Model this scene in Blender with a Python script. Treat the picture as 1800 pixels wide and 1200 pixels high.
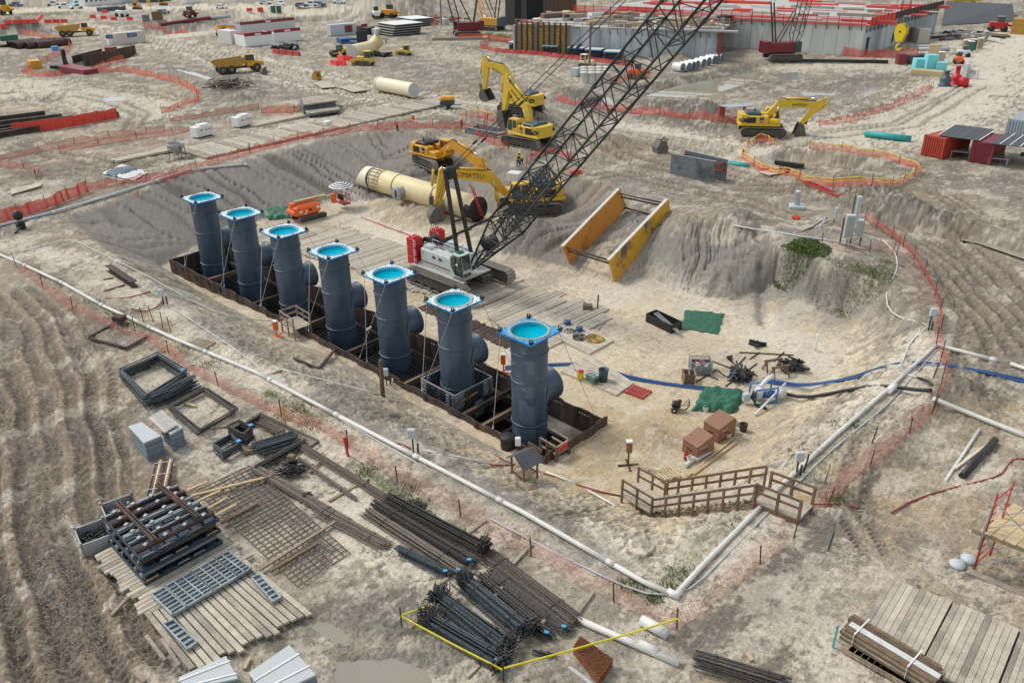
import bpy,math,random
import numpy as np
from mathutils import Matrix,Vector
R_=math.radians
rnd=random.Random(7)
for o in list(bpy.data.objects):bpy.data.objects.remove(o)
SC=bpy.context.scene
COL=SC.collection
# ------------------------------------------------------------------ camera (27 m above the ground, axes along the pipe row)
CAMH=27.0
FPX=1450.0
def _cam():
 d=np.array([37.,2850.,FPX]);d/=np.linalg.norm(d)
 up=-d
 fw=np.array([0,0,1.])-up*up[2];fw/=np.linalg.norm(fw)
 rt=np.cross(fw,up)
 if rt[0]<0:rt=-rt
 W=np.stack([rt,fw,up])
 u=np.array([.7169,-.6972,0]);v=np.array([.6972,.7169,0])
 Q=np.stack([u/np.linalg.norm(u),v/np.linalg.norm(v),[0,0,1.]])
 return Q@W
CR=_cam()
cam=bpy.data.cameras.new('camera');cam.sensor_width=36;cam.lens=FPX/1800*36;cam.clip_start=1;cam.clip_end=9000
camo=bpy.data.objects.new('camera',cam);COL.objects.link(camo)
mw=np.eye(4);mw[:3,0]=CR[:,0];mw[:3,1]=-CR[:,1];mw[:3,2]=-CR[:,2];mw[2,3]=CAMH
camo.matrix_world=Matrix(mw.tolist())
SC.camera=camo
# ------------------------------------------------------------------ light
w=bpy.data.worlds.new('World');SC.world=w;w.use_nodes=True
nt=w.node_tree;bg=nt.nodes['Background']
sky=nt.nodes.new('ShaderNodeTexSky');sky.sky_type='NISHITA';sky.sun_disc=False
SUN_EL,SUN_AZ=R_(52),R_(-108)
sky.sun_elevation=SUN_EL;sky.sun_rotation=SUN_AZ;sky.air_density=1.3;sky.dust_density=1.5
hs=nt.nodes.new('ShaderNodeHueSaturation');hs.inputs['Saturation'].default_value=.35
nt.links.new(sky.outputs[0],hs.inputs['Color']);nt.links.new(hs.outputs[0],bg.inputs[0])
bg.inputs[1].default_value=.15
sl=bpy.data.lights.new('sun','SUN');sl.energy=1.5;sl.angle=R_(13);sl.color=(1,.955,.87)
so=bpy.data.objects.new('sun',sl);COL.objects.link(so)
sd=Vector((math.sin(SUN_AZ)*math.cos(SUN_EL),math.cos(SUN_AZ)*math.cos(SUN_EL),math.sin(SUN_EL)))
so.rotation_euler=sd.to_track_quat('Z','Y').to_euler()
vs=SC.view_settings;vs.view_transform='Standard';vs.look='None';vs.gamma=1;vs.use_curve_mapping=False;vs.exposure=0.22
SC.cycles.max_bounces=5;SC.cycles.diffuse_bounces=3;SC.cycles.glossy_bounces=2;SC.cycles.transparent_max_bounces=8
# ------------------------------------------------------------------ helpers
def un(px,py,z=0.):
 d=CR@np.array([px-900.,py-600.,FPX]);t=(z-CAMH)/d[2]
 return np.array([0,0,CAMH])+t*d
MATS={}
def mat(k,col=None,rough=.75,metal=0.,var=.18,scale=2.5,bump=0.,col2=None,c2=.5,det=6,stretch=None,spec=.5):
 if col is None:return MATS[k]
 m=bpy.data.materials.new(k);m.use_nodes=True;MATS[k]=m
 n=m.node_tree;N=n.nodes;L=n.links;b=N['Principled BSDF']
 tc=N.new('ShaderNodeTexCoord');src=tc.outputs['Object']
 if stretch:
  mp=N.new('ShaderNodeMapping');mp.inputs['Scale'].default_value=stretch;L.new(src,mp.inputs[0]);src=mp.outputs[0]
 nz=N.new('ShaderNodeTexNoise');nz.inputs['Scale'].default_value=scale;nz.inputs['Detail'].default_value=det;nz.inputs['Roughness'].default_value=.65
 L.new(src,nz.inputs['Vector'])
 oi=N.new('ShaderNodeObjectInfo')
 rp=N.new('ShaderNodeValToRGB');c=col
 rp.color_ramp.elements[0].position=.3;rp.color_ramp.elements[1].position=.7
 rp.color_ramp.elements[0].color=tuple(x*(1-var)for x in c)+(1,)
 rp.color_ramp.elements[1].color=tuple(min(1,x*(1+var))for x in c)+(1,)
 L.new(nz.outputs[0],rp.inputs[0]);out=rp.outputs[0]
 if col2:
  n2=N.new('ShaderNodeTexNoise');n2.inputs['Scale'].default_value=scale*.37;n2.inputs['Detail'].default_value=8;n2.inputs['Roughness'].default_value=.7
  L.new(src,n2.inputs['Vector'])
  r2=N.new('ShaderNodeValToRGB');r2.color_ramp.elements[0].position=max(0,c2-.05);r2.color_ramp.elements[1].position=min(1,c2+.08)
  L.new(n2.outputs[0],r2.inputs[0])
  mx=N.new('ShaderNodeMix');mx.data_type='RGBA';L.new(r2.outputs[0],mx.inputs[0]);L.new(out,mx.inputs[6]);mx.inputs[7].default_value=tuple(col2)+(1,)
  out=mx.outputs[2]
  # each object its own slight tone
 hv=N.new('ShaderNodeHueSaturation');mr=N.new('ShaderNodeMapRange');mr.inputs['To Min'].default_value=1-var*.6;mr.inputs['To Max'].default_value=1+var*.6
 L.new(oi.outputs['Random'],mr.inputs[0]);L.new(mr.outputs[0],hv.inputs['Value']);L.new(out,hv.inputs['Color'])
 L.new(hv.outputs[0],b.inputs['Base Color'])
 b.inputs['Roughness'].default_value=rough;b.inputs['Metallic'].default_value=metal
 b.inputs['Specular IOR Level'].default_value=spec
 if bump:
  bp=N.new('ShaderNodeBump');bp.inputs['Strength'].default_value=bump;bp.inputs['Distance'].default_value=.03
  L.new(nz.outputs[0],bp.inputs['Height']);L.new(bp.outputs[0],b.inputs['Normal'])
 return m
def tag(o,label=None,cat=None,group=None,kind=None):
 if label:o['label']=label
 if cat:o['category']=cat
 if group:o['group']=group
 if kind:o['kind']=kind
 return o
def rot2(x,y,a):c,s=math.cos(a),math.sin(a);return x*c-y*s,x*s+y*c
class MB:
 def __init__(s):s.v=[];s.f=[];s.sm=[]
 def add(s,v,f,smooth=False):
  n=len(s.v);s.v+=[tuple(map(float,p))for p in v];s.f+=[tuple(i+n for i in q)for q in f];s.sm+=[smooth]*len(f);return s
 def box(s,cx,cy,cz,lx,ly,lz,rz=0,ry=0):
  """centre x,y, BOTTOM z"""
  P=[]
  for dz in(0,lz):
   for dx,dy in((-1,-1),(1,-1),(1,1),(-1,1)):
    x,y,z=dx*lx/2,dy*ly/2,dz
    if ry:x,z=x*math.cos(ry)+z*math.sin(ry),-x*math.sin(ry)+z*math.cos(ry)
    x,y=rot2(x,y,rz);P.append((cx+x,cy+y,cz+z))
  return s.add(P,[(3,2,1,0),(4,5,6,7),(0,1,5,4),(1,2,6,5),(2,3,7,6),(3,0,4,7)])
 def bbox(s,cx,cy,cz,lx,ly,lz,b=.05,rz=0):
  """bevelled (chamfered) box"""
  pr=[(0,b),(b,0),(lz-b,0),(lz,b)];rings=[]
  for(z,ins)in pr:
   hx,hy=lx/2-ins,ly/2-ins;c=b
   ring=[]
   for sx,sy in((-1,-1),(1,-1),(1,1),(-1,1)):
    a=(sx*(hx-c),sy*hy);d=(sx*hx,sy*(hy-c))
    ring+=[d,a]if sx*sy>0 else[a,d]
   rings.append([(cx+rot2(x,y,rz)[0],cy+rot2(x,y,rz)[1],cz+z)for x,y in ring])
  n=8;V=[p for r in rings for p in r];F=[tuple(range(n))[::-1],tuple(range(3*n,4*n))]
  for k in range(3):
   for i in range(n):F.append((k*n+i,k*n+(i+1)%n,(k+1)*n+(i+1)%n,(k+1)*n+i))
  return s.add(V,F)
 def bar(s,p,q,w,h=None,up=(0,0,1)):
  h=h or w;p=Vector(p);q=Vector(q);d=(q-p).normalized();u=Vector(up)
  if abs(d.dot(u))>.97:u=Vector((1,0,0))
  a=d.cross(u).normalized();b=a.cross(d)
  P=[c+a*(i*w/2)+b*(j*h/2)for c in(p,q)for i,j in((-1,-1),(1,-1),(1,1),(-1,1))]
  return s.add(P,[(0,1,2,3),(7,6,5,4),(0,4,5,1),(1,5,6,2),(2,6,7,3),(3,7,4,0)])
 def tube(s,pts,r,n=6,cap=True,smooth=True):
  pts=[Vector(p)for p in pts];k=len(pts);rr=r if isinstance(r,(list,tuple))else[r]*k
  V=[];prev=None
  for i,p in enumerate(pts):
   d=(pts[min(i+1,k-1)]-pts[max(i-1,0)]).normalized()
   if prev is None:
    u=Vector((0,0,1))if abs(d.z)<.9 else Vector((1,0,0));a=d.cross(u).normalized()
   else:a=(prev-d*prev.dot(d)).normalized()
   prev=a;b=d.cross(a)
   for j in range(n):
    t=2*math.pi*(j+.5)/n;V.append(p+(a*math.cos(t)+b*math.sin(t))*rr[i])
  F=[(i*n+j,i*n+(j+1)%n,(i+1)*n+(j+1)%n,(i+1)*n+j)for i in range(k-1)for j in range(n)]
  s.add(V,F,smooth)
  if cap:
   m=len(s.v)-k*n
   s.f+=[tuple(range(m,m+n))[::-1],tuple(range(m+(k-1)*n,m+k*n))];s.sm+=[False,False]
  return s
 def lathe(s,prof,n=24,c=(0,0,0),ax='z',smooth=True,a0=0,a1=2*math.pi):
  """profile of (r, h) pairs turned about an axis"""
  V=[];full=abs(a1-a0-2*math.pi)<1e-6;m=n if full else n+1
  for r,h in prof:
   for j in range(m):
    t=a0+(a1-a0)*j/n;x,y=r*math.cos(t),r*math.sin(t)
    q=(x,y,h)if ax=='z' else((h,x,y)if ax=='x' else(y,h,x))
    V.append((c[0]+q[0],c[1]+q[1],c[2]+q[2]))
  F=[(i*m+j,i*m+(j+1)%m,(i+1)*m+(j+1)%m,(i+1)*m+j)for i in range(len(prof)-1)for j in range(n)]
  return s.add(V,F,smooth)
 def cyl(s,p,q,r,n=12):return s.tube([p,q],r,n)
 def prism(s,poly,y0,y1,ax='y'):
  n=len(poly)
  f=(lambda a,b,c:(a,c,b))if ax=='y' else((lambda a,b,c:(a,b,c))if ax=='z' else(lambda a,b,c:(c,a,b)))
  V=[f(a,b,y0)for a,b in poly]+[f(a,b,y1)for a,b in poly]
  return s.add(V,[tuple(range(n)),tuple(range(n,2*n))[::-1]]+[(i,i+n,(i+1)%n+n,(i+1)%n)for i in range(n)])
 def quad(s,*p):return s.add(p,[tuple(range(len(p)))])
 def mesh(s,name):
  me=bpy.data.meshes.new(name);me.from_pydata(s.v,[],s.f);me.polygons.foreach_set('use_smooth',s.sm);me.update();return me
def part(name,m,mt,parent=None,label=None,loc=None,rz=None,fix=True):
 me=m.mesh(name)if isinstance(m,MB)else m
 if fix and isinstance(m,MB):
  import bmesh
  b=bmesh.new();b.from_mesh(me);bmesh.ops.recalc_face_normals(b,faces=b.faces);b.to_mesh(me);b.free()
 if not me.materials and mt:me.materials.append(MATS[mt]if isinstance(mt,str)else mt)
 o=bpy.data.objects.new(name,me);COL.objects.link(o)
 if parent:o.parent=parent
 if label:o['label']=label
 if loc is not None:o.location=loc
 if rz is not None:o.rotation_euler.z=rz
 return o
def thing(name,label,cat,group=None,loc=(0,0,0),rz=0):
 o=bpy.data.objects.new(name,None);COL.objects.link(o);o.empty_display_size=.1
 o.location=loc;o.rotation_euler.z=rz
 return tag(o,label,cat,group)
def solo(name,m,mt,label,cat,group=None,loc=None,rz=None):
 return tag(part(name,m,mt,None,None,loc,rz),label,cat,group)
def dup(root,loc=None,rz=None,label=None):
 def cp(o,par):
  c=o.copy();COL.objects.link(c);c.parent=par
  for ch in o.children:cp(ch,c)
  return c
 r=cp(root,None)
 if loc is not None:r.location=loc
 if rz is not None:r.rotation_euler.z=rz
 if label:r['label']=label
 return r
_dg=[]
def text(s,size,mt,parent,loc,rot,ext=.01,name='lettering',label=None):
 c=bpy.data.curves.new(name,'FONT');c.body=s;c.size=size;c.extrude=ext;c.align_x='CENTER';c.align_y='CENTER';c.resolution_u=2
 t=bpy.data.objects.new('t',c);me=bpy.data.meshes.new_from_object(t);bpy.data.objects.remove(t)
 if not me.materials:me.materials.append(MATS[mt])
 else:me.materials[0]=MATS[mt]
 o=bpy.data.objects.new(name,me);COL.objects.link(o);o.parent=parent;o.location=loc;o.rotation_euler=rot
 if label:o['label']=label
 return o
def PPL(base,h,px,py):
 """pixel to (forward, height) in the vertical plane through base with heading h"""
 d=CR@np.array([px-900.,py-600.,FPX]);n=np.array([-math.sin(h),math.cos(h),0]);o=np.array([0,0,CAMH]);b=np.array(base)
 t=((b-o)@n)/(d@n);q=o+t*d-b
 return float(q[0]*math.cos(h)+q[1]*math.sin(h)),float(q[2])
 # ================================================================== terrain
_rs=np.random.RandomState(3)
_perm=_rs.permutation(256).astype(np.int32);_perm=np.concatenate([_perm,_perm])
_ga=_rs.rand(256)*2*np.pi;_gx=np.cos(_ga);_gy=np.sin(_ga)
def pn(x,y,s=0):
 x=x+s*17.31;y=y-s*9.77
 xi=np.floor(x).astype(np.int32);yi=np.floor(y).astype(np.int32);xf=x-xi;yf=y-yi
 a=xi&255;b=yi&255;a1=(a+1)&255;b1=(b+1)&255
 u=xf*xf*xf*(xf*(xf*6-15)+10);v=yf*yf*yf*(yf*(yf*6-15)+10)
 def g(i,j,dx,dy):h=_perm[_perm[i]+j];return _gx[h]*dx+_gy[h]*dy
 n0=g(a,b,xf,yf);n1=g(a1,b,xf-1,yf);n2=g(a,b1,xf,yf-1);n3=g(a1,b1,xf-1,yf-1)
 return((n0+u*(n1-n0))*(1-v)+(n2+u*(n3-n2))*v)*1.5
def fbm(x,y,f,o,s=0,g=.5,l=2.03):
 r=0;a=1.;t=0
 for k in range(o):r=r+a*pn(x*f,y*f,s+k*3);t+=a;a*=g;f*=l
 return r/t
def ridged(x,y,f,o,s=0):
 r=0;a=1.;t=0
 for k in range(o):r=r+a*(1-np.abs(pn(x*f,y*f,s+k*3))*2.2);t+=a;a*=.5;f*=2.03
 return r/t
def inpoly(x,y,P):
 r=np.zeros(x.shape,bool);n=len(P)
 for i in range(n):
  x1,y1=P[i];x2,y2=P[(i+1)%n]
  if y1==y2:continue
  c=((y1>y)!=(y2>y))&(x<(x2-x1)*(y-y1)/(y2-y1)+x1);r^=c
 return r
def dseg(x,y,P,closed=False):
 """distance, arc length and signed side to a polyline"""
 D=np.full(x.shape,1e9);S=np.zeros(x.shape);G=np.zeros(x.shape);n=len(P);s0=0.
 for i in range(n if closed else n-1):
  ax,ay=P[i][:2];bx,by=P[(i+1)%n][:2];dx,dy=bx-ax,by-ay;L=math.hypot(dx,dy)+1e-9
  t=np.clip(((x-ax)*dx+(y-ay)*dy)/(L*L),0,1);ex=x-ax-t*dx;ey=y-ay-t*dy
  d=np.hypot(ex,ey);m=d<D;D=np.where(m,d,D);S=np.where(m,s0+t*L,S);G=np.where(m,np.sign(dx*ey-dy*ex),G);s0+=L
 return D,S,G
def U(pts,z=0.):return[tuple(un(a,b,z)[:2])for a,b in pts]
def ss(a,b,x):t=np.clip((x-a)/(b-a),0,1);return t*t*(3-2*t)
FLOOR=-3.2
PF=U([(280,455),(345,415),(420,385),(490,362),(570,345),(640,345),(720,345),(800,350),(880,380),(960,372),(1000,378),(930,400),(880,425),(880,455),(990,470),(1075,497),(1130,488),(1230,522),(1290,530),(1335,515),(1362,510),(1400,538),(1480,556),(1500,590),(1480,640),(1420,690),(1330,790),(1290,835),(1200,855),(1140,893),(1070,880),(1000,845),(960,832),(880,795),(700,695),(600,635),(500,595),(400,535)],FLOOR)
PR_=U([(95,383),(200,345),(330,303),(470,265),(600,235),(700,222),(790,235),(850,262),(900,285),(1000,300),(1050,315),(1090,345),(1180,372),(1205,402),(1280,408),(1338,420),(1360,448),(1405,462),(1500,492),(1540,500),(1590,520),(1620,560),(1632,600),(1600,640),(1500,730),(1380,845),(1250,975),(1187,1030),(1050,960),(900,880),(700,770),(550,690),(400,610),(330,560),(250,490),(150,420)])
TR_C=[tuple(un(290,457,-2.6)[:2]),tuple(un(600,600,-2.6)[:2]),tuple(un(965,806,-2.6)[:2])]
# sheet pile trench, axis aligned with the pipe row
TX0,TX1,TY0,TY1=-78.6,-28.1,31.75,37.9
# mounds: px, py, rx, ry, rz(deg), height, roughness
MOUNDS=[(935,222,9,4.2,0,3.0,.5),(880,205,6,3.4,20,1.4,.5),(1050,262,5,3,0,1.5,.3),(1095,258,4,2.5,0,1.2,.4),(1000,170,6,4,0,1.4,.5),(1160,192,7,3,0,1.3,.9),(1220,198,7,3.2,0,1.5,.9),(1255,205,5,3,0,1.2,.9),(1185,108,8,4,0,1.5,.4),(400,150,8,4,0,1.6,1.),(430,170,6,3,0,1.,1.),(20,56,7,5,0,3.6,.4),(50,54,6,4,0,2.6,.4),(700,18,28,10,0,8.5,.35),(650,26,18,7,0,4,.35),(730,32,10,6,0,2.5,.6),(1140,772,2.2,1.7,0,.75,.3),(1690,690,3,1.5,20,.6,.6),(1290,398,3,2,0,.6,.5),(1500,340,6,3,0,.7,.9),(1600,375,7,3,-20,.8,.8),(1480,412,5,3.2,0,.55,.2),(920,430,5,3.5,0,2.0,.5),(890,405,3,2.4,0,1.0,.5),(1385,320,4,2,0,.5,.7),(1550,340,10,3,0,.6,.8),(740,20,14,6,0,5,.4),(860,268,4,2,0,.7,.4),(1010,275,3,2,0,.5,.4),(760,320,9,4,-20,1.0,.4),(700,300,9,5,-20,.7,.4)]
# ridges / ditches: points px, half width, height(+)/depth(-), rough
RIDGES=[([(1110,158),(1160,150),(1250,132),(1330,112),(1400,105)],1.6,.75,.5),([(1640,700),(1600,745),(1560,800),(1510,860),(1490,900)],.8,.55,.5),([(1635,715),(1680,690)],.8,.5,.5),([(275,56),(400,46),(520,34),(600,32)],5,-2.2,.3),([(270,45),(400,33),(520,21),(600,21)],4,2.2,.1),([(1495,905),(1515,880),(1540,840)],.6,-.35,.4),([(1560,385),(1640,408),(1720,420),(1800,445)],1.6,-.75,.4),([(1560,372),(1650,392),(1720,404),(1800,425)],1.2,.5,.8),([(130,590),(0,560)],.5,.0,.3),([(230,660),(180,560),(100,495)],.8,.12,.6),([(1000,118),(1100,128),(1180,140)],2,.5,.6),([(100,128),(160,110),(230,95)],2.2,-1.8,.3),([(1230,400),(1300,408),(1350,425),(1420,440),(1510,462)],5.5,1.35,.1),([(1352,505),(1350,480),(1345,440),(1330,425)],.6,-.5,.3),([(860,470),(880,470)],1,-.05,.1),([(1395,250),(1410,250)],1.6,-1.0,.3),([(300,65),(400,55),(520,50),(640,48)],3,-.5,.2),([(1000,215),(1120,235),(1260,262),(1400,300)],2.2,-.12,.3),([(850,475),(900,468),(965,470)],1.2,-.3,.2)]
RINGPIT=U([(1330,275),(1380,262),(1440,264),(1500,270),(1560,285),(1570,296),(1520,305),(1450,298),(1390,290)])
POND=U([(1128,168),(1180,152),(1260,137),(1310,129),(1350,122),(1330,140),(1290,154),(1250,166),(1190,172)])
BASINS=[([(475,1050),(530,1070),(590,1085),(630,1110),(615,1145),(560,1120),(500,1085)],.13),([(580,1150),(700,1140),(770,1165),(770,1210),(570,1210)],.15),([(595,1000),(625,985),(640,1000),(610,1015)],.1),([(705,960),(722,985),(705,1010),(695,990)],.1),([(750,1005),(790,1020),(770,1040)],.1),([(1505,895),(1525,885),(1530,915),(1505,935)],.1),([(1350,130),(1400,125),(1450,135),(1380,142)],.09),([(1500,160),(1545,148),(1552,156),(1520,170)],.09),([(1400,160),(1480,162),(1470,168),(1410,168)],.09),([(1345,150),(1380,150),(1375,156)],.08),([(175,172),(220,168),(218,176),(180,178)],.1),([(290,118),(340,125),(380,138),(360,139),(310,124)],.1),([(130,100),(180,92),(176,98),(135,106)],.1),([(1040,172),(1075,170),(1085,184),(1050,184)],.1),([(0,118),(10,117),(10,124)],.1)]
_FA=[(p,h,w_,r_)for p,w_,h,r_ in RIDGES]
_RX=[(U(p),w_,h,r_)for p,w_,h,r_ in RIDGES]
_BX=[(U(p),d)for p,d in BASINS]
_MX=[(tuple(un(a,b,0.)[:2]),rx,ry,R_(rz+44),h,r_)for a,b,rx,ry,rz,h,r_ in MOUNDS]
for _i in(16,22,23):
 a,b=MOUNDS[_i][:2];_MX[_i]=(tuple(un(a,b,FLOOR)[:2]),)+_MX[_i][1:]
def macro(x,y):
 x=np.asarray(x,float);y=np.asarray(y,float)
 h=np.zeros(x.shape);bank=np.zeros(x.shape);rough=np.zeros(x.shape)
 box=(x>-112)&(x<-5)&(y>18)&(y<95)
 if box.any():
  xs,ys=x[box],y[box]
  inF=inpoly(xs,ys,PF);inR=inpoly(xs,ys,PR_)
  dF=dseg(xs,ys,PF,True)[0];dR=dseg(xs,ys,PR_,True)[0]
  t=np.where(inF,0,np.where(inR,dF/(dF+dR+1e-6),1.))
  fl=FLOOR-.9*ss(-58,-76,xs)
  e=np.clip(t*1.08,0,1)**.85
  hh=fl*(1-e);h[box]=hh
  bank[box]=np.where((t>0)&(t<1),np.minimum(1,4*t*(1-t)+.25),0)
 for(c,rx,ry,a,hh,rr)in _MX:
  m=(np.abs(x-c[0])<rx*3)&(np.abs(y-c[1])<rx*3)
  if not m.any():continue
  dx,dy=x[m]-c[0],y[m]-c[1];X=dx*math.cos(a)-dy*math.sin(a);Y=dx*math.sin(a)+dy*math.cos(a)
  # a points the long axis along the image's horizontal
  q=(X/rx)**2+(Y/ry)**2;g=np.exp(-q*1.2);h[m]+=hh*g;rough[m]+=rr*np.minimum(1,g*1.6)*min(1.3,hh)
 for(P,wd,hh,rr)in _RX:
  xs=[p[0]for p in P];ys=[p[1]for p in P]
  m=(x>min(xs)-3*wd)&(x<max(xs)+3*wd)&(y>min(ys)-3*wd)&(y<max(ys)+3*wd)
  if not m.any():continue
  d=dseg(x[m],y[m],P)[0];g=np.exp(-(d/wd)**2*1.2);h[m]+=hh*g;rough[m]+=rr*g*.5
 for P,dp in[(RINGPIT,-1.3),(POND,-.9)]+[(a,-b*2.2)for a,b in _BX]:
  m=inpoly(x,y,P)
  if m.any():d=dseg(x[m],y[m],P,True)[0];h[m]+=dp*ss(0,2.0 if dp<-1 else .7,d)
 return h,bank,rough
CUTS=[(np.array(un(1146,903,-2.75)),np.array(un(1325,880,.35)),1.9,.42),(np.array(un(1092,872,-2.8)),np.array(un(1146,905,-2.8)),2.2,.15)]
_macro0=macro
def macro(x,y):
 h,bank,rough=_macro0(x,y);x=np.asarray(x,float);y=np.asarray(y,float)
 for a,b,wd,dz in CUTS:
  d=b[:2]-a[:2];L=np.hypot(*d);d=d/L;n=np.array([-d[1],d[0]]);n=n if n[1]>0 else-n
  t=((x-a[0])*d[0]+(y-a[1])*d[1])/L;q=(x-a[0])*n[0]+(y-a[1])*n[1]
  z=a[2]+(b[2]-a[2])*np.clip(t,0,1)-dz;k=ss(-.12,0,t)*ss(1.1,1.0,t)if False else((t>-.15)&(t<1.02)).astype(float)
  m=k*(1-ss(0,1.0,np.abs(q-wd/2)-wd/2-.1));h=h*(1-m)+np.minimum(h,z)*m
 return h,bank,rough
def gz(x,y):return float(macro(np.array([x]),np.array([y]))[0][0])
def G(px,py,dz=0.):
 d=CR@np.array([px-900.,py-600.,FPX]);t=(np.linspace(11,-6,240)-CAMH)/d[2]
 X,Y,Z=t*d[0],t*d[1],CAMH+t*d[2];H=macro(X,Y)[0];k=int(np.argmax(Z<H));
 if k==0:k=1
 a=(Z[k-1]-H[k-1]);b=(Z[k]-H[k]);f=a/(a-b+1e-9);T=t[k-1]+f*(t[k]-t[k-1])
 return Vector((T*d[0],T*d[1],CAMH+T*d[2]+dz))
def hd(p,q):return math.atan2(q[1]-p[1],q[0]-p[0])
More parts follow.
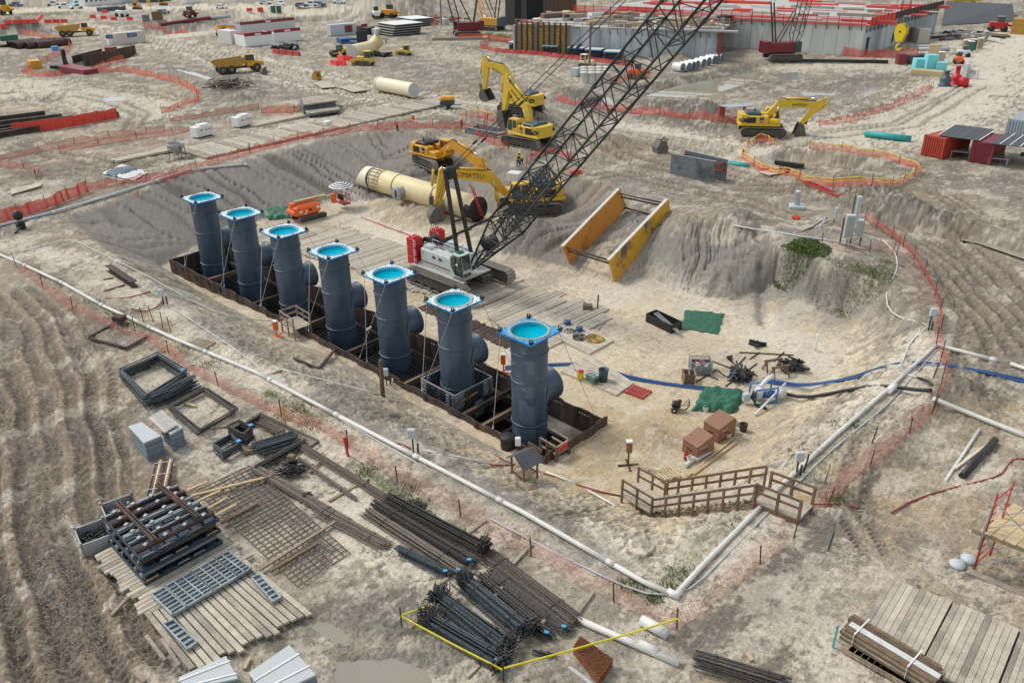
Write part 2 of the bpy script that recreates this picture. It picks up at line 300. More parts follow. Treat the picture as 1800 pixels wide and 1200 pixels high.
# ---- colour strokes: kind, px points, half width (m), weight   kinds: L light sand, P pale, D dark mud, B brown, Y yellow sand, K black grit, S grass, W chalky grey, R reddish
STROKES=[('G',[(0,105),(300,125),(520,130)],11,.85),('G',[(-20,300),(200,300),(440,250),(800,205)],5,.8),('G',[(690,100),(860,150),(1080,172)],9,.8),('G',[(1100,225),(1400,215),(1540,200)],7,.7),('G',[(1000,290),(1200,345),(1480,345),(1800,330)],7,.75),('G',[(1560,400),(1700,480),(1800,640)],6,.8),('G',[(1660,300),(1800,360)],6,.6),('G',[(1120,160),(1380,150),(1600,140)],12,.7),('G',[(0,560),(100,640),(300,700)],2.5,.5),('G',[(620,60),(860,60)],14,.6),('G',[(120,300),(330,285)],4,.6),('G',[(1680,700),(1620,800),(1540,900)],1.6,.5),('G',[(1200,1130),(1360,1080),(1500,1120)],1.8,.5),('G',[(420,600),(640,710),(820,810)],1.3,.7),('G',[(150,380),(420,560)],1.2,.6),('P',[(-60,60),(120,45),(260,68),(420,105),(560,145),(700,172),(820,190),(960,200),(1100,228),(1250,258),(1330,280)],4.5,1.),('P',[(260,68),(330,60),(450,20),(560,22),(760,5)],5,.8),('P',[(0,20),(200,15),(420,12),(640,10)],10,.8),('P',[(380,290),(500,240),(640,200),(760,180)],6,.6),('P',[(600,30),(660,60),(560,150)],6,.3),('P',[(760,90),(900,120),(980,140)],9,.35),('P',[(1800,60),(1740,110),(1700,170),(1600,215),(1480,240)],8,.9),('P',[(1700,60),(1640,85),(1560,120),(1450,115),(1380,118)],6,.6),('P',[(20,150),(130,160),(230,180),(260,200)],8,.6),('L',[(1100,500),(1250,600),(1380,590),(1400,660)],6,.9),('P',[(1060,520),(1160,480),(1250,540),(1330,560)],2.5,.6),('P',[(1350,585),(1440,620),(1400,660)],3,.7),('L',[(1000,620),(1100,720),(1150,830)],7,1.),('Y',[(1000,830),(1120,740),(1200,770)],4,.6),('L',[(700,640),(850,740),(950,810)],1.6,.8),('L',[(420,470),(560,530),(900,620)],3,.5),('P',[(600,350),(640,400),(700,420)],2.5,.7),('Y',[(660,560),(860,700),(960,780),(1050,870)],.9,.5),('P',[(0,430),(150,460),(330,580),(500,680),(760,820),(1000,960),(1180,1040)],1.6,.5),('P',[(1190,1040),(1360,880),(1600,650),(1640,600)],1.7,.8),('P',[(1050,930),(1090,960)],1.,.8),('P',[(560,820),(640,900),(760,1000),(660,960)],1.9,.75),('P',[(300,600),(420,640),(540,740),(640,800)],1.5,.5),('P',[(200,640),(330,690),(420,800),(330,760)],2.5,.55),('P',[(1160,1110),(1400,960),(1500,980),(1640,980)],2.,.4),('P',[(1380,1000),(1340,1100),(1500,1150)],2.5,.6),('P',[(1480,960),(1560,1010)],1.3,.5),('P',[(1650,800),(1720,820),(1600,900)],2,.5),('B',[(20,560),(60,800),(120,1050),(160,1250)],4,1.3),('B',[(-20,600),(-20,1200)],5,.9),('B',[(130,600),(220,900),(330,1100)],2.5,.4),('B',[(1500,800),(1560,950),(1700,900)],3.,.4),('Y',[(1540,900),(1640,860)],2.,.4),('Y',[(1700,700),(1790,720)],2.,.4),('D',[(480,1060),(560,1130),(640,1160)],1.1,.4),('D',[(60,510),(160,560),(280,620)],.45,.5),('D',[(1200,1130),(1290,1080),(1380,990),(1480,920)],.7,.8),('K',[(1330,1070),(1400,990)],.7,.5),('K',[(1480,880),(1500,905)],.5,.6),('D',[(180,555),(300,600)],.3,.2),('D',[(150,150),(250,165)],5,.35),('D',[(360,145),(460,175)],5,.5),('D',[(170,210),(300,225),(420,200)],3,.4),('D',[(100,300),(300,270),(420,240)],1.6,.4),('D',[(820,205),(960,215),(1010,240)],4.5,.5),('D',[(1000,165),(1100,185)],4,.5),('D',[(1140,190),(1260,205)],4,.75),('D',[(1110,158),(1250,132),(1380,108)],2,.7),('D',[(1350,290),(1540,290)],4,.7),('D',[(1180,250),(1290,270)],3,.3),('D',[(1480,270),(1620,340)],3,.35),('D',[(1380,330),(1480,330)],2.5,.4),('D',[(1500,340),(1620,390),(1800,440)],1.8,.45),('D',[(1650,560),(1700,640),(1800,640)],2.2,.4),('D',[(1500,470),(1600,560)],1.2,.3),('D',[(1460,560),(1400,640)],.8,.3),('D',[(0,60),(60,56)],7,.9),('D',[(280,50),(430,38),(600,27)],6,.95),('D',[(1150,190),(1250,200)],6,.8),('D',[(860,200),(1000,225)],7,.7),('D',[(640,22),(760,16)],20,.35),('D',[(560,100),(760,60)],5,.3),('D',[(1650,130),(1420,150),(1300,160)],5,.45),('D',[(1400,140),(1200,170)],3.5,.4),('D',[(1280,120),(1300,110)],4,.4),('K',[(1620,40),(1780,30)],12,.2),('D',[(720,1040),(600,1120)],1.2,.35),('D',[(560,1080),(470,1110),(560,1190)],.6,.7),('D',[(760,1120),(800,1180)],1.,.3),('W',[(700,290),(560,290),(420,330),(300,360)],6,.8),('W',[(200,390),(360,430)],5,.7),('W',[(1180,430),(1330,450)],4.5,.7),('W',[(1400,500),(1500,490)],3,.8),('W',[(880,400),(960,420)],4,.6),('W',[(560,700),(740,790),(930,900),(1060,990)],.9,.7),('W',[(330,560),(450,620)],.8,.4),('S',[(60,25),(100,24),(125,22)],4,1.),('S',[(860,62),(900,66)],4,1.),('S',[(135,95),(150,97)],1.5,.9),('S',[(170,535),(260,590)],.35,.5),('S',[(470,690),(530,720),(560,745)],.35,.55),('S',[(640,830),(700,870),(740,890)],.35,.6),('S',[(1180,1020),(1200,1000),(1260,930)],.6,.35),('S',[(1400,860),(1560,700)],.4,.3),('S',[(60,470),(140,510)],.35,.4),('S',[(310,610),(430,670)],.4,.35),('S',[(1100,1035),(1130,1045)],.3,.5),('R',[(1520,400),(1600,460),(1640,540)],1.2,.3),('R',[(260,590),(420,700),(600,770),(1180,1090)],.45,.3),('R',[(1200,1080),(1400,920),(1600,750)],.6,.25),('R',[(0,290),(140,280),(420,215)],2.,.3),('Y',[(1420,880),(1380,840)],.7,.8),('Y',[(1050,265),(1130,255),(1200,265)],3,.5),('Y',[(1650,350),(1560,330)],4,.3),('Y',[(930,850),(910,840)],1.,.7)]
PAL={'L':(.56,.49,.375),'P':(.60,.56,.48),'D':(.19,.172,.148),'B':(.29,.235,.175),'Y':(.46,.37,.235),'G':(.27,.25,.215),'K':(.12,.115,.105),'S':(.11,.15,.05),'W':(.265,.255,.24),'R':(.44,.30,.25)}
# ---- ruts: px points, offsets (m), width, depth, tread pitch
RUTS=[([(-10,515),(50,580),(85,700),(95,850),(130,1000),(190,1130),(260,1240)],[-3.0,-1.5,-.1,1.3,2.5],.4,.17,.34),([(-60,640),(-20,800),(0,1000),(50,1230)],[-1.2,0,1.3,2.2],.4,.12,.28),([(100,520),(170,640),(190,800),(220,960),(330,1130),(380,1230)],[-.6,.7],.3,.07,.25),([(170,720),(200,800),(215,840)],[-.3,.5],.3,.07,.2),([(1810,640),(1760,560),(1690,480),(1620,430),(1560,395)],[-2.6,-1.5,-.4,.8,1.9],.35,.13,.3),([(1810,540),(1740,470),(1680,420),(1640,395)],[-.9,.6,1.8],.35,.12,.3),([(1700,690),(1720,560),(1660,470)],[-.9,.9],.35,.08,.3),([(1830,600),(1700,500),(1600,450)],[0,1.4],.35,.1,.3),([(-60,60),(120,45),(260,68),(420,105),(560,145),(700,172),(820,190),(960,210),(1100,238),(1300,270)],[-3.2,-2,-.9,.6,1.8,3],.5,.1,.5),([(960,225),(1080,262),(1200,300),(1300,330),(1420,330)],[-1.2,1.0],.45,.1,.4),([(1080,300),(1200,330),(1340,360),(1460,400)],[-1,1.],.4,.08,.4),([(1310,255),(1440,240),(1600,220),(1720,150)],[-1.2,1.2,2.4],.45,.09,.4),([(1640,330),(1720,380),(1800,400)],[-1,0,1.],.4,.1,.4),([(560,210),(700,180),(850,150),(960,110)],[-1.2,1.2,4],.45,.07,.5),([(80,180),(110,160),(160,150),(250,160),(330,175)],[-1.1,1.1],.5,.08,.4),([(230,230),(250,200),(200,180),(130,165)],[-1.1,1.1],.5,.1,.4),([(1010,330),(1060,310),(1100,300)],[-.8,.8],.4,.1,.35),([(990,380),(1040,350),(1080,320)],[-.8,.8],.4,.1,.35),([(0,255),(200,290),(420,250)],[-1.1,1.1],.45,.1,.4),([(0,310),(150,300),(300,280),(430,240)],[-1.1,1.1],.45,.1,.4),([(1500,210),(1600,190),(1660,170)],[-1,1,2,3.5],.4,.06,.4),([(1560,1000),(1500,900),(1530,780),(1610,700)],[-.5,.6],.3,.05,.3),([(820,80),(900,100),(1000,150)],[-1,1.],.5,.06,.5),([(1140,250),(1280,300),(1560,350)],[-1,1],.4,.08,.4)]
def hfull(x,y,want=False):
 h,bank,rough=macro(x,y)
 # domain noise
 lod=ss(260,70,np.hypot(x,y))
 n1=fbm(x,y,.11,3,1);n2=fbm(x,y,.55,4,5);n3=fbm(x,y,2.1,4,9,.6);n4=ridged(x,y,.9,3,20)
 inpit=np.clip(-h/2.5,0,1)
 cl=np.clip(rough,0,1.2)
 rg=.3+.95*ss(-.22,.22,fbm(x,y,.13,3,44));rg=rg*(1-.35*inpit)
 z=h+n1*.16*(1-inpit)+(n2*(.05+.05*(1-inpit))*rg+n3*.035*rg)*(.25+.75*lod)+cl*(n3*.5+n2*.4)*(.25+.75*lod)
 chop=ss(-.05,.35,fbm(x,y,.07,2,33))*(1-inpit);z+=chop*(.07*n4+.07*n3)*lod
 # erosion gullies on the banks: ridges that run down slope
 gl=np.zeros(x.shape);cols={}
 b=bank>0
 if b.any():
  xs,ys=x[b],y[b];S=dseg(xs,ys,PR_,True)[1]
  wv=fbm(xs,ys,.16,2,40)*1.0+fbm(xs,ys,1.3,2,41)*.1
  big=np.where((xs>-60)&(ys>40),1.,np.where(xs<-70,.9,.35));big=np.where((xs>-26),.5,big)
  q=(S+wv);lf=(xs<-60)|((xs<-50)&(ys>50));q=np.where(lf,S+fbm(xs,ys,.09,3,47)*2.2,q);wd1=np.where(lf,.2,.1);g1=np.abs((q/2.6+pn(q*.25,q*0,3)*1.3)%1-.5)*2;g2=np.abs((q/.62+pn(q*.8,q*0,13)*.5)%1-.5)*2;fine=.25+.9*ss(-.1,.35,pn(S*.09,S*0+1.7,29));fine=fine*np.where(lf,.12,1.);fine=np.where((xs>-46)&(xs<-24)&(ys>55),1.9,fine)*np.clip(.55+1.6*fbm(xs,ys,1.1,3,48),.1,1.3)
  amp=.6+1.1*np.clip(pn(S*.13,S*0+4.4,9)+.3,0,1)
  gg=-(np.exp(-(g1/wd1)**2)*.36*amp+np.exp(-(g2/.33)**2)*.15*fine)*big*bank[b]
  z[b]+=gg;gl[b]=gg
  led=ridged(xs,ys,.8,3,50);z[b]+=n3[b]*.16*bank[b]*np.where(lf,.3,1)+(led-.5)*.16*bank[b]*np.where(big>.8,.7,1.3)
 rut=np.zeros(x.shape);rz=np.zeros(x.shape)
 for(px,offs,wd,dp,pit)in RUTS:
  P=_RU(px);m=_near(x,y,P,5)
  if not m.any():continue
  d,s,sg=dseg(x[m],y[m],P);sd_=d*sg;r=np.zeros(d.shape)
  sd_=sd_+fbm(x[m],y[m],.15,2,60)*.5
  end=ss(0,2,s)*ss(0,2,_len(P)-s)
  for of in offs:
   e=np.abs(sd_-of);g=np.exp(-(e/wd)**4);r+=(-dp*g+.22*dp*np.exp(-((e-wd*1.35)/(wd*.4))**2)+g*.06*np.sin(2*np.pi*(s+.5*e)/pit))*end
  r*=1.25+1.0*n3[m];z[m]+=r;rut[m]+=r;rz[m]=np.maximum(rz[m],np.exp(-(sd_/(max(map(abs,offs))+.9))**6)*end*min(1,dp*9))
 near=ss(110,45,np.hypot(x,y));n5=fbm(x,y,5.3,3,150,.6);z+=near*n5*(.03+.07*rz+.05*np.clip(chop,0,1))*(.35+.65*(1-inpit));z+=rz*near*(ridged(x,y,2.2,2,160)-.5)*.10
 # trench surroundings flat-ish
 mt_=(x>TX0-3)&(x<TX1+3)&(y>TY0-2)&(y<TY1+3)
 if mt_.any():
  q=np.maximum(np.maximum(TX0-x[mt_],x[mt_]-TX1),np.maximum(TY0-y[mt_],y[mt_]-TY1));k=ss(0,2.0,q);z[mt_]=z[mt_]*k+(h[mt_]+.05)*(1-k)
 if not want:return z
 return z,dict(bank=bank,rough=cl,n1=n1,n2=n2,n3=n3,n4=n4,gl=gl,rut=rut,pit=inpit,chop=chop,rg=rg,h=h,lod=lod,rz=rz,n5=n5,near=near)
_ruc={}
def _RU(px):
 k=tuple(map(tuple,px))
 if k not in _ruc:_ruc[k]=[tuple(G(a,b)[:2])for a,b in px]
 return _ruc[k]
def _len(P):return sum(math.hypot(P[i+1][0]-P[i][0],P[i+1][1]-P[i][1])for i in range(len(P)-1))
def _near(x,y,P,r):
 xs=[p[0]for p in P];ys=[p[1]for p in P]
 return(x>min(xs)-r)&(x<max(xs)+r)&(y>min(ys)-r)&(y<max(ys)+r)
def terrain():
 fa=math.atan2(CR[1,2],CR[0,2])
 A=np.concatenate([np.radians(np.arange(-180,-43,6.)),np.radians(np.linspace(-42,42,1120)),np.radians(np.arange(45,180,6.))])+fa
 dl=np.radians(np.linspace(52.5,3.9,640));rr=CAMH/np.tan(dl)
 rr=np.concatenate([[.01,8,15],rr,[430,520,700,1000,1600,2800,5000,8000]])
 AA,RR=np.meshgrid(A,rr);X=(RR*np.cos(AA)).ravel();Y=(RR*np.sin(AA)).ravel()
 Z,d=hfull(X,Y,True)
 d['x']=X;d['y']=Y
 # colour
 n1,n2,n3,n4=d['n1'],d['n2'],d['n3'],d['n4']
 base=np.array([.38,.35,.29]);sand=np.array([.55,.48,.37]);grey=np.array([.27,.255,.225]);dark=np.array(PAL['D'])
 def mix(c,k,t):t=np.clip(t,0,1)[:,None];return c*(1-t)+np.array(k)*t
 C=np.tile(base,(len(X),1));pt=d['pit'];fb=lambda f,o,sd,g=.6:fbm(X,Y,f,o,sd,g)
 C=mix(C,grey,ss(-.03,.09,fb(.05,7,101))*.75)
 C=mix(C,PAL['B'],ss(.0,.2,fb(.07,6,62))*.35*(1-pt))
 C=mix(C,PAL['Y'],ss(.1,.3,fb(.06,6,77))*.35)
 C=mix(C,sand,pt*.8);C=mix(C,grey*1.1,pt*ss(.04,.2,fb(.16,6,177))*.4);C=mix(C,PAL['Y'],pt*ss(.05,.2,fb(.12,6,78))*.4)
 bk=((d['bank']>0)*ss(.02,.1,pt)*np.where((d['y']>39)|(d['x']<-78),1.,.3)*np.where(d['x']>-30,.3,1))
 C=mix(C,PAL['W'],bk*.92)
 wob=1+.8*n2+.9*n3+.5*n1;rdm=np.zeros(len(X))
 for k,px,wd,wt in STROKES:
  P=_RU(px);m=_near(X,Y,P,wd*2.5)
  if not m.any():continue
  t=np.exp(-(dseg(X[m],Y[m],P)[0]/(wd*np.clip(wob[m],.3,2.)))**2*1.1)
  t=np.clip(t*wt*1.25*(1+1.3*n3[m]+1.0*n2[m]),0,1)
  if k in 'PLDG':t=ss(.2,.62,t)*min(1,wt+.15)
  C[m]=mix(C[m],PAL[k],t)
  if k in 'PL':rdm[m]=np.maximum(rdm[m],t)
 C=mix(C,grey*.72,np.clip(d['rough']*.8,0,.75))
 C=mix(C,dark*.75,np.clip(-d['gl']*2.3,0,.7))  # crevices darkened by gully depth: shade painted into the colour along with damp
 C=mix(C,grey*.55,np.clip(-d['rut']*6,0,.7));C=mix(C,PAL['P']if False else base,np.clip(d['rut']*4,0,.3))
 C=mix(C,PAL['B']if True else 0,d['rz']*.55*(1-rdm*.6));C=mix(C,dark*.9,ss(.05,.35,d['n5'])*(.25+.45*d['rz'])*d['near']*(1-.5*pt))
 k_=(1-.55*pt)*(1-.6*rdm)*(.4+.7*d['rg'])*(1-.6*bk)
 C=mix(C,dark,ss(.07,.16,fb(.21,6,121))*.42*k_)
 C=mix(C,PAL['P'],ss(.09,.2,fb(.3,6,131))*.5*(1-bk))
 C=mix(C,dark*.9,ss(.13,.26,fb(.8,6,141))*.55*k_)
 C=mix(C,dark*.9,ss(.14,.3,fbm(X*.6+Y*.8,(Y*.6-X*.8)*3.,.9,5,73,.6))*.5*k_*d['lod'])
 C=mix(C,PAL['P'],ss(.13,.3,fb(1.6,5,98,.65))*.35*(1-bk))
 C=mix(C,dark,ss(.12,.3,fb(3.4,4,80,.65))*.4*k_*d['lod'])
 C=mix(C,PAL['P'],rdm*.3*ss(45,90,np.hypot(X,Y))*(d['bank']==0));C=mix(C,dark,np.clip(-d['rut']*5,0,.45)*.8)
 C*=(1+.12*n3+.14*fb(7.,2,95))[:,None]
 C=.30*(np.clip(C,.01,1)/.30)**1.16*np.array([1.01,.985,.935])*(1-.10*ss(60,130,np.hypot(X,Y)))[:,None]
 C=np.clip(C,.025,.72)
 na,nr=len(A),len(rr)
 i,j=np.meshgrid(np.arange(na),np.arange(nr-1));i=i.ravel();j=j.ravel();i1=(i+1)%na
 F=np.stack([j*na+i,(j)*na+i1,(j+1)*na+i1,(j+1)*na+i],1)
 cx=X[F].mean(1);cy=Y[F].mean(1)
 hole=(cx>TX0)&(cx<TX1)&(cy>TY0)&(cy<TY1);F=F[~hole]
 # orientation: angle grows, radius grows
 F=F[:,::-1]
 me=bpy.data.meshes.new('ground');V=np.stack([X,Y,Z],1).astype(np.float32)
 me.vertices.add(len(V));me.vertices.foreach_set('co',V.ravel());me.loops.add(F.size);me.loops.foreach_set('vertex_index',F.ravel().astype(np.int32))
 me.polygons.add(len(F));me.polygons.foreach_set('loop_start',np.arange(0,F.size,4,dtype=np.int32));me.polygons.foreach_set('loop_total',np.full(len(F),4,np.int32))
 me.polygons.foreach_set('use_smooth',np.ones(len(F),bool));me.update()
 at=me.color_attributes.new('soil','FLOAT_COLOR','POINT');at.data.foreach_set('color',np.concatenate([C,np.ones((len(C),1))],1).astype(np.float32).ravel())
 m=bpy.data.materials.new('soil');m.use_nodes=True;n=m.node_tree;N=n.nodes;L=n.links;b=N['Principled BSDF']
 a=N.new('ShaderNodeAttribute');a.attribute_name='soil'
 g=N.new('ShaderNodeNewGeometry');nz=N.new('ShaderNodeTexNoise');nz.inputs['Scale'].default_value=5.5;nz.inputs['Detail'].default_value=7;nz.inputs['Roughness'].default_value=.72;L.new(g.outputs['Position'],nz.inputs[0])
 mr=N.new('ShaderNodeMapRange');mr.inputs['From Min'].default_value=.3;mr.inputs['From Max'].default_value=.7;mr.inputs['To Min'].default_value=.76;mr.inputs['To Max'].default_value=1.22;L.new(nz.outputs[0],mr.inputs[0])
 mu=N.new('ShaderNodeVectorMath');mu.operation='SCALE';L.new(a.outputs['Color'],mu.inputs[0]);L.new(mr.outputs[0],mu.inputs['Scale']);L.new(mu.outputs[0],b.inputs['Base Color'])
 bp=N.new('ShaderNodeBump');bp.inputs['Strength'].default_value=1;bp.inputs['Distance'].default_value=.05;L.new(nz.outputs[0],bp.inputs['Height']);L.new(bp.outputs[0],b.inputs['Normal'])
 b.inputs['Roughness'].default_value=.93;b.inputs['Specular IOR Level'].default_value=.2
 me.materials.append(m);o=bpy.data.objects.new('ground',me);COL.objects.link(o);tag(o,kind='structure')
 return o
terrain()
# ---- water sheets: they show where the ground dips below them
def water(name,poly,z,col,rough=.03):
 m=bpy.data.materials.new(name+'_water');m.use_nodes=True;b=m.node_tree.nodes['Principled BSDF']
 b.inputs['Base Color'].default_value=col+(1,);b.inputs['Roughness'].default_value=rough;b.inputs['IOR'].default_value=1.33
 nt_=m.node_tree;nz=nt_.nodes.new('ShaderNodeTexNoise');nz.inputs['Scale'].default_value=.6;g=nt_.nodes.new('ShaderNodeNewGeometry');nt_.links.new(g.outputs['Position'],nz.inputs[0])
 bp=nt_.nodes.new('ShaderNodeBump');bp.inputs['Strength'].default_value=.05;nt_.links.new(nz.outputs[0],bp.inputs['Height']);nt_.links.new(bp.outputs[0],b.inputs['Normal'])
 mb=MB();mb.add([(x,y,z)for x,y in poly],[tuple(range(len(poly)))]);o=part(name,mb,m);tag(o,kind='structure');return o
 # ================================================================== materials
mat('riser',(.050,.086,.13),.45,0,.2,.9,col2=(.10,.135,.17),c2=.56,stretch=(1,1,.3))
mat('riser_patch',(.12,.165,.21),.5,0,.1)
mat('flange_white',(.58,.76,.84),.45,0,.12,3,col2=(.22,.54,.74),c2=.60)
mat('flange_blue',(.045,.36,.68),.4,0,.1,3,col2=(.12,.48,.72),c2=.6)
mat('edge_blue',(.02,.20,.50),.4)
mat('liner',(0,.40,.54),.85,0,.04,spec=.05)
mat('gasket',(.42,.38,.30),.8)
mat('boom',(.03,.034,.036),.5,.1,.3)
mat('black',(.018,.018,.02),.5,0,.3)
mat('iron',(.055,.05,.047),.6,.3,.4,6)
mat('rust',(.13,.066,.042),.85,0,.45,2.2,col2=(.06,.048,.042),c2=.45,stretch=(1,1,.35))
mat('rust_dark',(.058,.042,.034),.85,0,.5,2,col2=(.10,.07,.05),c2=.55,stretch=(1,1,.3))
mat('rebar',(.10,.092,.085),.6,.4,.45,8)
mat('rebar_blue',(.09,.11,.12),.5,.4,.4,8)
mat('rebar_rust',(.24,.085,.035),.85,0,.4,8)
mat('rebar_brown',(.165,.135,.11),.8,.1,.35,8)
mat('wood',(.33,.26,.185),.85,0,.28,3,bump=.3,stretch=(1,5,5))
mat('wood_new',(.56,.43,.25),.8,0,.15,4)
mat('wood_brown',(.19,.125,.08),.85,0,.3,4)
mat('mat_wood',(.50,.445,.35),.92,0,.2,1.6,bump=.4,col2=(.36,.315,.25),c2=.58)
mat('mat_wood2',(.42,.365,.285),.92,0,.22,1.6,bump=.4,col2=(.28,.245,.20),c2=.5)
mat('mat_dirty',(.40,.36,.29),.95,0,.3,1.2,bump=.5,col2=(.47,.42,.33),c2=.45)
mat('mud',(.23,.205,.17),.95,0,.3,2)
mat('black_soil',(.05,.043,.036),.95,0,.4,2)
mat('red',(.55,.012,.018),.4,0,.1)
mat('red_dull',(.42,.05,.04),.6,0,.25)
mat('white',(.78,.78,.76),.45,0,.07)
mat('white_dirty',(.66,.655,.62),.6,0,.12,3)
mat('crane_white',(.60,.66,.64),.4,0,.06)
mat('glass',(.035,.06,.06),.08,0,.2,spec=.9)
mat('track',(.30,.27,.23),.85,.1,.35,5)
mat('track_dark',(.085,.077,.067),.85,.1,.35,5)
mat('deck_grey',(.46,.45,.42),.7)
mat('yellow_kom',(.68,.40,.025),.5,0,.12,2,col2=(.42,.31,.13),c2=.62)
mat('yellow_cat',(.70,.34,.02),.5,0,.12,2,col2=(.40,.27,.11),c2=.62)
mat('yellow_web',(.70,.47,.03),.5,0,.12,2,col2=(.44,.34,.14),c2=.61)
mat('yellow_hook',(.85,.60,.01),.4,0,.06)
mat('steel_blue',(.055,.09,.11),.5,.2,.2)
mat('bucket',(.13,.12,.105),.7,.3,.35,3)
mat('chrome',(.6,.6,.6),.2,.9,.05)
mat('orange',(.82,.13,.02),.45,0,.1)
mat('orange_net',(.80,.135,.055),.8,0,.15)
mat('red_net',(.70,.075,.05),.8,0,.15)
mat('pale_net',(.62,.27,.20),.8,0,.15)
mat('tape',(.85,.72,.03),.5,0,.05)
mat('cream',(.78,.66,.38),.5,0,.08,1.5,col2=(.66,.54,.28),c2=.66)
mat('cream_pale',(.78,.72,.52),.5,0,.06)
mat('band_rust',(.30,.13,.05),.8)
mat('pvc',(.68,.665,.61),.45,0,.06,2,col2=(.58,.56,.49),c2=.62)
mat('pvc_grey',(.52,.54,.54),.5,0,.1)
mat('hose_blue',(.02,.085,.25),.5,0,.1)
mat('hose_red',(.30,.05,.035),.7)
mat('tarp_green',(.02,.125,.068),.5,0,.15,2,bump=.4,col2=(.035,.17,.10),c2=.6)
mat('brown_box',(.26,.13,.08),.55,0,.08)
mat('grey_box',(.50,.56,.58),.5,0,.06)
mat('galv',(.38,.40,.40),.5,.3,.15,5)
mat('form_steel',(.33,.375,.385),.5,.3,.2,3,col2=(.20,.25,.28),c2=.55)
mat('form_dark',(.035,.06,.085),.5,.2,.35,3)
mat('form_yellow',(.55,.36,.05),.7,0,.3,4,col2=(.25,.18,.08),c2=.5)
mat('ply_face',(.47,.51,.51),.55,0,.04,1)
mat('ply_edge',(.18,.235,.27),.7,0,.15,4)
mat('trench_orange',(.56,.235,.03),.65,0,.12,1.2,col2=(.10,.075,.06),c2=.60)
mat('trench_yellow',(.56,.29,.02),.6,0,.12,1.2,col2=(.085,.07,.06),c2=.57)
mat('shield_grey',(.15,.17,.185),.7,.1,.25,1.2,col2=(.06,.065,.07),c2=.58)
mat('concrete',(.60,.62,.58),.85,0,.14,.35,col2=(.36,.38,.365),c2=.55,stretch=(1,1,.25))
mat('concrete_wet',(.50,.56,.57),.85,0,.14,.35,col2=(.28,.31,.32),c2=.5,stretch=(1,1,.2))
mat('deck_red',(.52,.06,.06),.7,0,.2,1)
mat('container_red',(.42,.055,.03),.55,0,.15,2)
mat('container_maroon',(.22,.03,.04),.55,0,.15,2)
mat('container_blue',(.33,.38,.42),.6,0,.1,2)
mat('container_tan',(.56,.53,.45),.6,0,.05,2)
mat('roof_black',(.085,.088,.095),.85,0,.15,2)
mat('cyan_foam',(.20,.62,.66),.7,0,.05)
mat('pipe_teal',(.03,.38,.36),.5,0,.15,2)
mat('green_box',(.10,.19,.15),.6)
mat('toilet_tan',(.45,.33,.24),.6)
mat('toilet_green',(.03,.14,.09),.5)
mat('truck_white',(.75,.77,.79),.3,0,.04)
mat('car_grey',(.18,.21,.25),.3)
mat('car_blue',(.10,.16,.24),.3)
mat('barrier_red',(.75,.05,.035),.5,0,.1)
mat('dump_yellow',(.48,.28,.05),.6,0,.2,2)
mat('olive',(.42,.40,.24),.6,0,.1)
mat('stone',(.33,.30,.26),.95,0,.35,8)
mat('leaf',(.12,.18,.035),.8,0,.4,6)
mat('leaf_dry',(.20,.20,.08),.8,0,.4,6)
mat('brown_wood_post',(.15,.10,.065),.9,0,.3)
mat('maroon',(.16,.012,.022),.45,0,.1)
mat('barrel_white',(.62,.61,.55),.6,0,.08)
mat('skin',(.45,.26,.17),.6);mat('vest',(.65,.75,.05),.7);mat('jeans',(.05,.06,.09),.8);mat('shirt',(.06,.06,.06),.9)
# ================================================================== trench, risers, crane
ZB=-9.0
def sheet_wall(name,label,axis,a0,a1,c,ztop,inward,mt,step=1.3,lean=0.):
 t=thing(name,label,'sheet pile wall','sheet pile walls round the pipe trench')
 n=max(2,int(round((a1-a0)/step)));L=(a1-a0)/n
 for i in range(n):
  s=a0+i*L;m=MB();o=.06 if i%2 else-.06;zt=ztop+rnd.uniform(-.05,.05)
  # trapezoid profile panel
  prof=[(s,0),(s+L*.18,o),(s+L*.82,o),(s+L,0)]
  V=[];
  for th in(-.05,.05):
   for a,b in prof:
    for z in(ZB,zt):p=(a,c+b+th)if axis=='x' else(c+b+th,a);V.append((p[0],p[1],z))
  F=[]
  for k in range(3):
   F+=[(2*k,2*k+2,2*k+3,2*k+1),(8+2*k,8+2*k+1,8+2*k+3,8+2*k+2),(2*k+1,2*k+3,8+2*k+3,8+2*k+1)]
  F+=[(0,1,9,8),(6,14,15,7)]
  m.add(V,F);part('sheet_pile',m,mt,t)
  # waler beam along the inside
 for zw in(-4.6,-6.6):
  m=MB();k=.28*inward
  p,q=((a0+.1,c+k,zw),(a1-.1,c+k,zw))if axis=='x' else((c+k,a0+.45,zw),(c+k,a1-.45,zw))
  m.bar(p,q,.3,.32);part('waler_beam',m,'rust_dark',t)
 return t
wn=sheet_wall('sheet_pile_wall','long rusty sheet pile wall on the near side of the pipe trench','x',TX0,TX1,TY0,-2.62,1,'rust')
for px,py in((318,473),(341,486),(364,499),(380,508)):
 p=un(px,py,-2.95);m=MB();m.box(p[0],TY0-.09,-3.3,.55,.10,.5);part('cut_opening',m,'black',wn)
for i in range(9):
 x=TX0+8+i*5.2;m=MB()
 for dx in(-.13,0,.13):m.box(x+dx,TY0-.13,-3.3,.07,.08,.75)
 part('stiffener',m,'rust',wn)
sheet_wall('sheet_pile_wall','dark stained sheet pile wall on the far side of the pipe trench','x',TX0,TX1,TY1,-2.8,-1,'rust_dark')
sheet_wall('sheet_pile_wall','short sheet pile wall closing the left end of the pipe trench','y',TY0,TY1,TX0,-2.75,1,'rust_dark')
sheet_wall('sheet_pile_wall','short rusty sheet pile wall closing the right end of the trench beside the nearest pipe','y',TY0,TY1,TX1,-2.5,-1,'rust')
